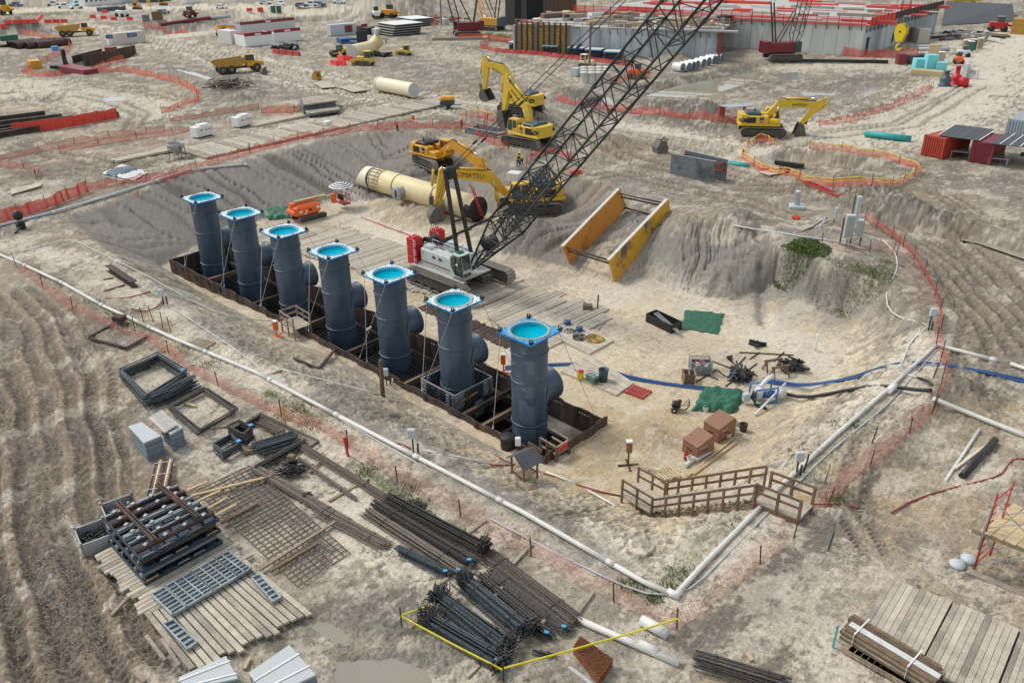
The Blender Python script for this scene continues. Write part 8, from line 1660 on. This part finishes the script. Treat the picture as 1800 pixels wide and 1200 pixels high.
for i in range(70):c=A0+d2*q.random()*L2_+n2_*q.uniform(2,28);m=MB();m.box(c.x,c.y,h2+.02,q.uniform(.8,6),q.uniform(.5,2),q.uniform(.15,1.3),q.random()*3);part('deck_material',m,['wood','iron','white_dirty','wood_brown','galv','red_dull','mat_wood','rust','wood_new'][int(q.random()*9)],lb2)
for i in range(14):p=B0-d2*(i*1.8);m=MB();m.bar(p-n2_*1.0+Vector((0,0,h2)),p+Vector((0,0,h2-1.3)),.12);part('bracket',m,'iron',lb2)
m=MB();p=B0-n2_*.4+d2*.6;m.bar(p,p+Vector((0,0,h2)),.6);part('steel_column',m,'container_maroon',lb2);m=MB();p=B0-n2_*1.2;slab(m,[p-d2*12+Vector((0,0,h2+.3)),p+d2*4+Vector((0,0,h2+.3)),p+d2*4+n2_*2+Vector((0,0,h2+.3)),p-d2*12+n2_*2+Vector((0,0,h2+.3))],.3);part('platform',m,'galv',lb2)
# ---- blue topped tables
for i,(x,y)in enumerate([(896,91),(927,94),(956,97),(1000,101),(1031,104),(1064,108)]):
 c=G(x+14,y-3);t=thing('steel_table','%s blue edged table from the left in front of the low structure'%['first','second','third','fourth','fifth','sixth'][i],'table','blue edged steel tables',c,math.atan2(d2.y,d2.x));m=MB();m.box(0,0,1.75,3.7,3.0,.12);part('top',m,'white_dirty',t);m=MB();m.box(0,0,1.5,3.75,3.05,.25);part('blue_edge',m,'edge_blue',t)
 for sx in(-1.5,-.5,.5,1.5):
  for sy in(-1.3,1.3):m=MB();m.box(sx,sy,0,.1,.1,1.5);part('leg',m,'iron',t)
 m=MB();m.box(0,0,.1,3.3,2.6,1.1);part('frame',m,'black',t)
 # ---- table driven boxes
for(l,p,q2,dp,h,mt,nm,cat)in[('dark tall steel tower left of the low structure',(905,46),(925,47),12,14,'form_dark','steel_tower','tower'),('black tall formwork tower beside the dark steel tower',(926,48),(955,45),10,14,'black','formwork_tower','tower'),('wide brown formwork wall behind the low structure',(957,36),(1013,33),2,13,'brown_wood_post','formwork_wall','wall'),('tan container office with a blue sign beside the haul road',(206,80),(258,74),2.6,2.8,'container_tan','site_container','container'),('white container at the left end of the red roofed stalls',(408,79),(424,77),6,3.2,'white_dirty','container','container'),('white stall with a red band, nearer one',(432,83),(480,78),6,2.6,'white','stall','stall'),('white stall with a red band, farther right one',(484,76),(530,71),6,2.6,'white','stall','stall'),('long pale roofed shed behind the red banded stalls',(425,64),(520,54),4,3.0,'pvc_grey','shed','shed'),('white and blue billboard container right of the stalls',(582,64),(628,60),2.5,2.8,'grey_box','container','container'),('brown crate right of the billboard container',(632,60),(646,58),2.5,2.0,'wood_brown','crate','crate'),('black container left of the layered plates',(648,62),(660,60),2.5,1.8,'black','container','container'),('grey white box beside the layered plates',(662,62),(676,60),3,1.5,'white_dirty','box','box'),('tall black sheet hanging behind the roller',(629,83),(647,81),.3,3.6,'black','black_screen','screen'),('blue tarp covered pile behind the elbow pipe',(600,78),(627,76),4,1.2,'hose_blue','covered_pile','pile'),('white container beside the building behind the yellow hook',(1612,77),(1632,77),9,3.2,'container_tan','container','container'),('brown container at the right edge of the picture',(1775,60),(1815,62),4,3.6,'dump_yellow','container','container'),('brown block stack below the building corner, left',(1578,114),(1592,114),2,2.0,'container_maroon','block_stack','stack'),('brown block stack below the building corner, right',(1602,113),(1632,109),2,1.6,'rust','block_stack','stack'),('pale plywood crate below the yellow hook',(1631,95),(1648,96),1.5,2.0,'wood_new','crate','crate'),('long timber base carrying the light blue foam blocks',(1600,131),(1655,136),2.4,.9,'wood_new','timber_skid','timber'),('low light blue foam block, left of three',(1607,127),(1626,127),2,2.4,'cyan_foam','foam_block','foam block'),('tall light blue foam block, middle of three',(1626,129),(1645,129),2,3.3,'cyan_foam','foam_block','foam block'),('low light blue foam block, right of three',(1643,131),(1662,132),2,2.2,'cyan_foam','foam_block','foam block'),('grey sign panel with dark letters behind the red valves',(1699,138),(1716,140),.6,1.8,'white_dirty','sign_panel','sign'),('grey cabinet between the sign panel and the red valves',(1688,138),(1697,139),1.2,2.6,'pvc_grey','cabinet','cabinet'),('grey dotted billboard panel, left one above the canal bank',(251,40),(263,38),.3,2.0,'shield_grey','billboard','billboard'),('brown billboard panel, right one above the canal bank',(269,37),(287,34),.3,2.4,'wood_brown','billboard','billboard'),('pale green bin beside the rusty pipes at the far left',(2,73),(33,70),2,1.3,'tarp_green','skip','skip'),('blue topped skip in the left sheet pile pit',(200,103),(209,101),2,2.4,'container_maroon','skip','skip'),('blue barrel shaped box beside the left rusty pipes',(93,90),(104,89),1.2,1.0,'flange_blue','box','box'),('white wrapped bundle left of the tan container',(192,80),(204,79),2,1.6,'white','wrapped_bundle','bundle'),('blue grey box near the maroon crane',(781,44),(790,43),2,1.6,'pvc_grey','box','box'),('grey generator left of the white barrels',(1003,134),(1014,135),1.8,1.5,'grey_box','generator','generator'),('long white office trailer at the top left',(150,12),(215,6),4,3.8,'white','office_trailer','trailer'),('grey office trailer at the top edge',(215,6),(300,-4),4,3.8,'grey_box','office_trailer','trailer'),('white site cabin beyond the canal bank',(328,7),(348,5),3,3.0,'white','site_cabin','cabin'),('blue steel stack beside the top left trailers',(183,21),(222,17),4,1.3,'steel_blue','steel_stack','stack'),('blue grey stack of beams at the top edge',(255,6),(300,2),4,1.2,'steel_blue','steel_stack','stack')]:
 t,L,o=bx(l,p,q2,dp,h,mt,nm,cat)
 if 'red band' in l:m=MB();m.box(L/2,-.03,h-.2,L,.06,.75);m.box(L/2,dp/2,h+.02,L-.1,dp-.1,.1);part('red_band',m,'container_maroon',t);m=MB();m.box(L/2,-.07,h-.1,1.6,.04,.4);part('sign',m,'white',t)
 if nm=='steel_tower' or nm=='formwork_tower' or nm=='formwork_wall':
  for k in range(8):m=MB();m.box(L*(k+.5)/8,-.1,0,.2,.2,h);part('rib',m,'black' if nm!='formwork_wall' else 'wood_brown',t)
 if nm=='office_trailer':
  for k in range(8):m=MB();m.box(L*(k+.5)/8,-.04,1.5,L/18,.06,1.2);part('window',m,'glass',t)
 if 'tan container' in l:m=MB();m.box(L*.55,-.05,1.6,2.6,.05,.9);s=part('sign',m,'hose_blue',t);text('mobile mini',.42,'white',s,(L*.55,-.09,2.05),(R_(90),0,0),.005)
 if nm=='sign_panel':text('ITS',.9,'steel_blue',t,(L/2,-.04,1.1),(R_(90),0,0),.01)
 if 'billboard container' in l:m=MB();m.box(L*.68,-.05,.6,2.2,.05,1.8);part('sign',m,'container_maroon',t)
 # ---- big black layered plate stacks
for(l,p,q2,dp,h,n)in[('large black layered plate stack with white tops, nearer one',(690,65),(738,60),9,3.0,5),('large black layered plate stack with white tops, farther one',(722,48),(756,45),9,2.2,4)]:
 a,b=G(*p),G(*q2);d=(b-a).normalized();L=(b-a).length;t=thing('plate_stack',l,'stack','black layered plate stacks',a,hd(a,b))
 for i in range(n):m=MB();m.box(L/2+.3*i,dp/2,i*h/n,L,dp,h/n*.55);part('panel',m,'black',t);m=MB();m.box(L/2+.3*i,dp/2,i*h/n+h/n*.6,L+.3,dp,h/n*.2);part('white_layer',m,'white' if i==n-1 else 'deck_grey',t)
 # ---- pipes
m=MB();a,b=G(668,160),G(728,172);d=(b-a).normalized();a.z=b.z=1.25;t=thing('cream_pipe','single cream pipe lying beside the haul road','pipe');m.tube([a,b],1.2,28,cap=False);o=part('shell',m,'cream_pale',t,fix=False)
for e,s in((b,1),(a,-1)):m=MB();m.tube([e-d*.25*s,e+d*.1*s],1.27,28);part('end_ring',m,'cream_pale',t);m=MB();m.tube([e+d*.09*s,e+d*.12*s],1.1,28);part('opening',m,'pvc_grey',t)
t=thing('elbow_pipe','cream elbow pipe behind the red barriers','pipe');P=[G(619,104),G(645,98),G(656,94)];P=[Vector((p.x,p.y,1.5))for p in P]+[Vector((G(670,94).x,G(670,94).y,3.3))];m=MB();m.tube(P,1.5,24,cap=False);part('shell',m,'cream',t,fix=False);m=MB();d=(P[1]-P[0]).normalized();m.tube([P[0]-d*.05,P[0]+d*.1],1.45,24);part('opening',m,'pvc_grey',t)
for i,(x,y)in enumerate([(1200,127),(1211,126),(1219,124),(1226,122),(1237,119),(1246,116),(1256,113),(1262,112),(1270,109)]):c=G(x,y);e=c+Vector((-1,.1,0)).normalized()*(2.2 if i!=8 else 5);m=MB();m.tube([c+Vector((0,0,.85)),e+Vector((0,0,.85))],.85,18,cap=False);o=solo('white_pipe',m,'white','white pipe section, %s from the left in the row beside the pond'%['first','second','third','fourth','fifth','sixth','seventh','eighth','ninth and longest'][i],'pipe','white pipe sections by the pond');m=MB();m.tube([c+Vector((0,0,.85))+(e-c)*.02,c+Vector((0,0,.85))+(e-c)*.04],.78,18);part('opening',m,'shield_grey',o)
for i in range(11):c=G(16+i*6.2,84+(i%3)*1.4-.35*(i>5)*3);e=c+Vector((-.2,1,0)).normalized()*7;m=MB();m.tube([c+Vector((0,0,.8)),e+Vector((0,0,.8))],.8,14,cap=False);solo('rusty_pipe',m,'rust','rusty pipe, %s from the left in the pile at the upper left'%['first','second','third','fourth','fifth','sixth','seventh','eighth','ninth','tenth','last'][i],'pipe','rusty pipes at the upper left')
for i in range(12):c=G(1027+(i%4)*13,146-(i//4)*5);m=MB();m.lathe([(.75,0),(.75,1.7),(.85,1.75),(.85,1.95),(0,2.0)],14,tuple(c));solo('white_barrel',m,'barrel_white','large white barrel in the %s row, %s from the left'%(['front','middle','back'][i//4],['first','second','third','last'][i%4]),'barrel','large white barrels')
# sheet pile bundle at the left
t=thing('sheet_pile_bundle','long bundle of dark sheet piles behind red netting at the left edge','sheet piles');
for i,(p,q2)in enumerate([((-30,236),(130,212)),((-30,226),(110,209)),((-30,218),(80,204)),((-30,243),(205,203)),((-20,246),(209,206))]):
 for k in range(3):a,b=G(*p),G(*q2);m=MB();z_=Vector((0,0,.15+k*.28));m.bar(a+z_,b+z_,.6,.22);part('sheet_pile',m,'rust_dark',t)
fence('red net draped over the long dark sheet pile bundle',[(25,236),(110,226),(208,208)],1.5,'red_net',.1,.09,6,hv=.05,nh=9)
# left sheet pile pit
t=thing('sheet_pile_pit','brown sheet pile walls of the small pit at the upper left','sheet pile wall')
for(p,q2,n)in(((150,118),(240,92),22),((130,112),(182,98),14)):
 a,b=G(*p),G(*q2);a.z=b.z=0
 for i in range(n):m=MB();c,e=a.lerp(b,i/n),a.lerp(b,(i+.9)/n);slab(m,[c+Vector((0,0,-2)),e+Vector((0,0,-2)),e+Vector((0,0,1.5)),c+Vector((0,0,1.5))],.2+.1*(i%2));part('sheet_pile',m,'rust' if n>15 else 'rust_dark',t)
bx('dark machine with black mast standing in the left sheet pile pit',(112,128),(124,126),3,1.5,'black','drill_rig');c=G(117,125);m=MB();m.bar(c,c+Vector((.6,0,4.5)),.7);m.bar(c+Vector((2,0,0)),c+Vector((.5,0,3)),.5);solo('drill_mast',m,'black','black leaning mast in the left sheet pile pit','mast');bx('yellow banded red box at the left pit',(56,122),(75,120),3,1.6,'yellow_cat','box');bx('maroon tank lying in the left pit',(105,132),(148,132),3,1.4,'container_maroon','tank')
# barriers
def barrier(label,p,q2,group='red water filled barriers',mt='barrier_red'):
 a,b=G(*p),G(*q2);L=(b-a).length;t=thing('barrier',label,'barrier',group,a,hd(a,b));m=MB();m.prism([(-.3,0),(.3,0),(.22,.35),(.12,1.05),(-.12,1.05),(-.22,.35)],0,L*.96,'x');o=part('body',m,mt,t);return t
od=['first','second','third','fourth','fifth','sixth','seventh','eighth']
for i in range(8):barrier('red barrier in the long row at the upper left, %s from the left'%od[i],(9+i*14,43-i*.35),(22+i*14,42.6-i*.35))
for i,(x,y)in enumerate([(159,32),(178,34),(196,36),(224,36),(180,23),(434,21),(453,20),(2,50)]):barrier('lone red barrier, %s'%['nearest the roundabout sign','second beside the small white machine','third, left of the white machine','fourth, right of the white machine','beside the blue box and trailers','left of two near the portable toilets','right of two near the portable toilets','cut by the left edge'][i],(x,y),(x+10,y))
for i in range(4):barrier('bright red barrier by the bulldozer, %s'%['front left','front right','back left','back right'][i],(582+(i%2)*14+(i//2)*12,114-(i//2)*8),(594+(i%2)*14+(i//2)*12,116-(i//2)*8))
for i in range(4):barrier('faded pink barrier in front of the stalls, %s from the left'%od[i],(481+i*12,94+i*1.4),(492+i*12,95.4+i*1.4),'faded barriers','red_dull')
for i,(p,q2,mt)in enumerate([((282,46),(370,34),'container_maroon'),((370,34),(405,31),'pvc_grey'),((1390,110),(1560,112),'black'),((1060,95),(1120,99),'iron'),((1610,85),(1655,86),'pvc_grey'),((1612,90),(1668,90),'pvc_grey'),((1660,72),(1700,68),'shield_grey'),((760,72),(850,70),'wood'),((850,68),(900,75),'wood_new'),((640,50),(760,44),'mat_wood'),((0,84),(20,83),'black')]):rod('long_pipe',['long maroon pipe on the canal bank','pale pipe continuing the maroon one on the canal bank','long dark bundle of bars below the building wall','dark pipe behind the tables','upper grey pipe beside the white container','lower grey pipe beside the white container','dark grey pipe beside the tan sacks','long timber lying below the maroon crane','pale timber in front of the dark tower','flat timber strip behind the layered plates','dark short pipe at the far left edge'][i],p,q2,.45 if i<2 else .4,mt,'pipe',sq=i in(2,7,8,9))
# ---- vehicles
def car(label,p,q2,mt='truck_white',kind='pickup',group='parked cars and pickups'):
 a,b=G(*p),G(*q2);t=thing('parked_'+('pickup' if kind=='pickup' else 'car'),label,'pickup truck' if kind=='pickup' else 'car',group,(a+b)/2,hd(a,b));b_=[(-2.6,.45),(2.6,.45),(2.65,.9),(1.3,1.1),(.7,1.75),(-.9,1.75),(-1.0,1.1),(-2.6,1.1)]if kind=='pickup' else[(-2.2,.4),(2.2,.4),(2.25,.85),(1.1,1.0),(.5,1.45),(-1.2,1.45),(-2.1,1.0)]
 m=MB();m.prism(b_,-.92,.92);part('body',m,mt,t)
 for y in(-.935,.92):m=MB();m.prism([(1.05,1.1),(.62,1.62),(-.8,1.62),(-.9,1.1)]if kind=='pickup' else[(.9,1.0),(.42,1.36),(-1.1,1.36),(-1.6,1.0)],y,y+.015);part('window',m,'glass',t)
 m=MB();s=(1.28,1.12,.72,1.7)if kind=='pickup' else(1.08,1.02,.52,1.42);m.add([(s[0]+.02,-.75,s[1]),(s[0]+.02,.75,s[1]),(s[2]+.02,.7,s[3]),(s[2]+.02,-.7,s[3])],[(0,1,2,3)]);part('windscreen',m,'glass',t)
 for x in(-1.6,1.6):
  for y in(-.8,.8):m=MB();m.lathe([(0,-.13),(.38,-.13),(.38,.13),(0,.13)],12,(x,y,.38),'y');part('wheel',m,'black',t)
for(l,p,q2,mt,k)in[('white pickup parked first in the row at the top left',(104,10),(86,10.5),'truck_white','pickup'),('white pickup second in the row at the top left',(122,14),(104,15),'truck_white','pickup'),('white pickup at the right front of the top left row',(146,15),(122,17),'truck_white','pickup'),('pale green pickup behind the white one in the top left row',(145,9),(128,10),'cyan_foam','pickup'),('grey car driving right of the parked rows on the top road',(278,24),(297,25),'car_grey','car'),('white car on the top road near the canal bank',(383,15),(398,16),'truck_white','car'),('white sport utility near the portable toilets at the top',(459,8),(476,8),'truck_white','car'),('white pickup right of the portable toilets',(484,9),(505,11),'truck_white','pickup'),('grey sedan left of the small white pickup',(521,12),(540,13),'car_grey','car'),('small white pickup between two dark cars',(541,11),(556,12),'truck_white','pickup'),('dark blue car right of the small white pickup',(556,10),(567,11),'car_blue','car'),('white pickup standing alone at the top near the grey heap',(586,6),(609,7),'truck_white','pickup'),('dark blue pickup just visible behind the top left row',(24,12),(34,12),'car_blue','pickup')]:car(l,p,q2,mt,k)
def toilet(label,px,mt):c=G(*px);t=thing('portable_toilet',label,'portable toilet','portable toilets',c,.5);m=MB();m.bbox(0,0,0,1.2,1.2,2.2,.06);b_=part('body',m,mt,t);m=MB();m.bbox(0,0,2.2,1.25,1.25,.18,.08);part('roof',m,'white',t);m=MB();m.box(0,-.61,.1,.8,.03,1.9);part('door',m,mt,b_)
for l,px,mt in[('dark green portable toilet, left of two at the top',(481,23),'toilet_green'),('dark green portable toilet, right of two at the top',(491,23),'toilet_green'),('tan portable toilet beside the light blue foam',(1652,112),'toilet_tan'),('tan portable toilet farthest right on the gravel',(1721,86),'toilet_tan'),('green portable toilet, front of the pair on the gravel',(1704,92),'toilet_green'),('green portable toilet, rear of the pair on the gravel',(1709,88),'toilet_green'),('brown portable toilet with white roof behind the green pair',(1696,90),'toilet_tan')]:toilet(l,px,mt)
# ---- far cranes and machines
def far_crane(label,px,paint,lean,L,h,w_=1.6):
 c=G(*px);t=thing('crawler_crane',label,'crane','cranes in the background',c,h);
 for y in(-2,2):track(7,1.1,1.,y=y,parent=t,pads=30)
 m=MB();m.bbox(-.5,0,1.3,6,3,2.0,.1);b_=part('house',m,paint,t);m=MB();m.bbox(2.6,-1.2,1.3,1.4,1.1,2.2,.1);part('cab',m,'glass',b_);m=MB();m.bbox(-4,0,1.2,1.2,3.4,2.4,.08);part('counterweight',m,'steel_blue' if paint=='yellow_cat' else paint,b_)
 f=Vector((2,0,1.6));d=Vector((math.cos(lean),0,math.sin(lean)));n=Vector((-d.z,0,d.x));m=MB();q4=[(-w_/2,-w_/2),(w_/2,-w_/2),(w_/2,w_/2),(-w_/2,w_/2)];P=lambda s,k:f+d*s+Vector((0,q4[k][0],0))+n*q4[k][1]
 for k in range(4):m.tube([f,P(3,k),P(L,k)],.1,4)
 s=3
 i=0
 while s<L-1.4:
  for k in range(4):j=(k+1)%4;m.tube([P(s,k if i%2 else j),P(s+1.4,j if i%2 else k)],.05,3)
  s+=1.4;i+=1
 tag(part('boom',m,'iron' if paint!='yellow_cat' else 'yellow_cat',t),kind='stuff');m=MB()
 for y in(-.8,.8):m.bar((-2,y,3),(-3.5,y,11),.25);m.bar((-3.5,y,11),tuple(P(L*.95,0)),.08);m.bar((-1.5,y,3),(1.5,y,9),.18)
 part('gantry',m,'iron',t)
far_crane('maroon crawler crane left of the dark tower at the top',(820,62),'maroon',R_(76),34,R_(235));far_crane('orange crawler crane with tall dark counterweights at the top',(862,53),'yellow_cat',R_(70),30,R_(190));far_crane('maroon crawler crane in front of the concrete building wall',(1374,103),'maroon',R_(82),40,R_(50),2.0)
def small_machine(label,px,mt,cat,s=1.,h=0.):c=G(*px);t=thing(cat.replace(' ','_'),label,cat,None,c,h);m=MB();m.bbox(0,0,.5*s,2.8*s,1.5*s,1.1*s,.15);part('body',m,mt,t);m=MB();m.bbox(.3*s,0,1.5*s,1.1*s,1.1*s,1.0*s,.08);part('cab',m,'glass',t);m=MB();m.bar((-.6*s,.5*s,1.3*s),(2.6*s,.5*s,.9*s),.3*s);part('arm',m,mt,t);[part('wheel',MB().lathe([(0,-.2),(.5*s,-.2),(.5*s,.2),(0,.2)],12,(x*s,y*s,.5*s),'y'),'black',t)for x in(-1,1)for y in(-.8,.8)]
for a in[('orange telehandler on the gravel beside the tan toilet',(1684,112),'orange','telehandler',.9,2.),('white tank trailer behind the orange telehandler',(1692,100),'white','tank trailer',.9,.5),('red boom lift parked at the far right',(1752,56),'red','boom lift',1.5,.4),('small white and black machine behind the red barriers',(215,30),'white','skid steer',1.3,.3),('red and black mini loader on the top road',(334,31),'maroon','loader',1.3,.2),('white backhoe beside the far timber piles',(662,32),'white','backhoe',1.3,2.6),('yellow backhoe beside the white one',(684,31),'yellow_cat','backhoe',1.5,.4),('yellow grader cut by the upper left edge',(6,26),'yellow_cat','grader',2.,.2),('orange generator near the boom at the pond side',(1118,138),'orange','generator',1.1,.5)]:small_machine(*a)
for(l,px,h,s)in[('yellow excavator at the top left beside the trailers',(236,17),R_(40),.85),('yellow excavator seen behind another at the top left',(282,10),R_(200),.8)]:
 c=G(*px);EX=dozer(l,px,(px[0]+12,px[1]),s,'black','excavator',False,'yellow_cat');m=MB();d=Vector((math.cos(h),math.sin(h),0));m.bar(c+Vector((0,0,1.8)),c+d*2.5+Vector((0,0,5)),.55);m.bar(c+d*2.5+Vector((0,0,5)),c+d*6+Vector((0,0,4.2)),.5);m.bar(c+d*6+Vector((0,0,4.5)),c+d*6.4+Vector((0,0,.8)),.45);o=part('boom',m,'yellow_cat',EX);o.matrix_parent_inverse=EX.matrix_basis.inverted()
c=G(1692,14);t=thing('excavator','large bright yellow machine cut by the top edge at the right','excavator',None,c,.6);m=MB();m.bbox(0,0,2.2,9,5,3.5,.3);part('house',m,'yellow_hook',t)
for y in(-2.4,2.4):track(9,1.8,1.2,y=y,parent=t,pads=36)
# black lined slope, valves, containers, pole
P=[G(1655,46),G(1785,38),G(1775,26),G(1660,20)];solo('lined_slope',slab(MB(),[P[0]+Vector((0,0,.2)),P[1]+Vector((0,0,.2)),P[2]+Vector((0,0,3)),P[3]+Vector((0,0,3))],.3),'roof_black','black liner sheet covering the slope right of the building','liner')
for i,(px,mt,l)in enumerate([((1660,151),'steel_blue','dark blue valve body left of the red ones'),((1679,148),'red','tall red valve body in the middle'),((1692,152),'red','short red valve body lying at the right')]):c=G(*px);m=MB();m.lathe([(0,0),(1.1,0),(1.1,.2),(.8,.3),(1.0,1.0),(.7,1.6),(.4,1.8),(.4,2.4+.6*(i==1)),(.7,2.5+.6*(i==1)),(0,2.6+.6*(i==1))]if i<2 else[(0,0),(.9,0),(.9,1.2),(.6,1.5),(0,1.6)],18,tuple(c));solo('valve',m,mt,l,'valve','large valves by the foam blocks')
def cont(label,p,q2,L,mt,h=2.6,group='shipping containers at the right',rz=None):
 a,b=G(*p),G(*q2);d=(b-a).normalized();n=Vector((-d.y,d.x,0));W=(b-a).length;t=thing('shipping_container',label,'container',group,a,hd(a,b));m=MB();m.box(W/2,L/2,.1,W-.06,L-.06,h-.1);bd=part('body',m,mt,t)
 for k in range(9):m=MB();m.box(W*(k+.7)/9.4,-.03,.2,W/19,.07,h-.35);part('corrugation',m,mt,bd)
 for k in range(int(L/.5)):
  for x in(0,W):m=MB();m.box(x,.3+k*.5,.2,.08,.22,h-.35);part('corrugation',m,mt,bd)
 for x in(.06,W-.06):m=MB();m.box(x,0,0,.14,.14,h);part('corner_post',m,mt,bd)
 return t
cont('bright red shipping container, left one under the flat roofs',(1618,273),(1655,281),6.0,'container_red');cont('dark red shipping container in the middle under the flat roofs',(1701,285),(1740,291),6.0,'container_maroon');cont('grey blue container at the right edge behind the flat roofs',(1764,243),(1812,250),6,'container_blue')
for i,(P,z,l)in enumerate([([(1650,238),(1722,247),(1752,228),(1680,219)],2.75,'dark flat roof spanning the two red containers'),([(1740,252),(1830,262),(1850,243),(1768,234)],2.75,'dark striped flat roof right of the middle container')]):
 t=thing('flat_roof',l,'roof');Q=[V3(a,b,z)for a,b in P]
 for k in range(5):m=MB();slab(m,[Q[0].lerp(Q[1],k/5),Q[0].lerp(Q[1],(k+.96)/5),Q[3].lerp(Q[2],(k+.96)/5),Q[3].lerp(Q[2],k/5)],.06);part('roof_sheet',m,'roof_black',t)
 for k in(0,5)if i==0 else range(1,5):m=MB();z_=Vector((0,0,.05));m.bar(Q[0].lerp(Q[1],k/5)+z_,Q[3].lerp(Q[2],k/5)+z_,.1,.08);part('batten',m,'white',t)
 for k in(0,1):m=MB();p=Q[k]+(Q[2]-Q[1])*.5;m.bar(Vector((p.x,p.y,0)),p,.12);part('post',m,'wood',t)
for px,l in[((1686,278),'steel work table between the two red containers'),((1752,290),'small work table right of the dark red container'),((1790,286),'cluttered work table at the right edge')]:
 c=G(*px);t=thing('work_table',l,'table','work tables under the roofs',c,.3);m=MB();m.box(0,0,.85,2.2,1.2,.07);part('top',m,'galv',t)
 for sx in(-1,1):
  for sy in(-.5,.5):m=MB();m.box(sx,sy,0,.08,.08,.85);part('leg',m,'galv',t)
 m=MB();m.bbox(.3,0,.92,.6,.5,.35,.03);part('tool',m,'iron',t)
for px,h,l in[((1036,125),9,'bare wooden utility pole behind the white barrels'),((776,45),11,'thin utility pole left of the maroon crane'),((960,32),16,'utility pole in front of the brown formwork wall')]:c=G(*px);m=MB();m.bar(c,c+Vector((0,0,h)),.3);solo('utility_pole',m,'wood_brown',l,'pole','utility poles')
heap('tangle of grey brush and roots at the upper left centre',(402,152),60,3.0,['wood','mud','iron'],'brush_heap','brush heap',40,4,1.2,.14);heap('small heap of dark pipes behind the pink barriers',(505,88),26,3,['iron','black','pvc_grey'],'scrap_heap','heap',41,3,1.4,.4);heap('jumble of steel beside the elbow pipe, right side',(675,99),16,3,['iron','black'],'scrap_heap','heap',42,2,.8,.4);heap('pile of timber and steel at the far right below the liner',(1700,66),50,7,['wood','iron','pvc_grey','white_dirty','rust'],'material_pile','pile',43,9,.8,.5);heap('mixed timber and steel around the stalls',(640,74),26,4,['galv','white_dirty','hose_blue','iron'],'material_pile','pile',44,6,.8,.4);heap('mixed timber and bars below the orange crane',(760,36),34,7,['wood','iron','galv','red_net'],'material_pile','pile',45,10,.8,.5)
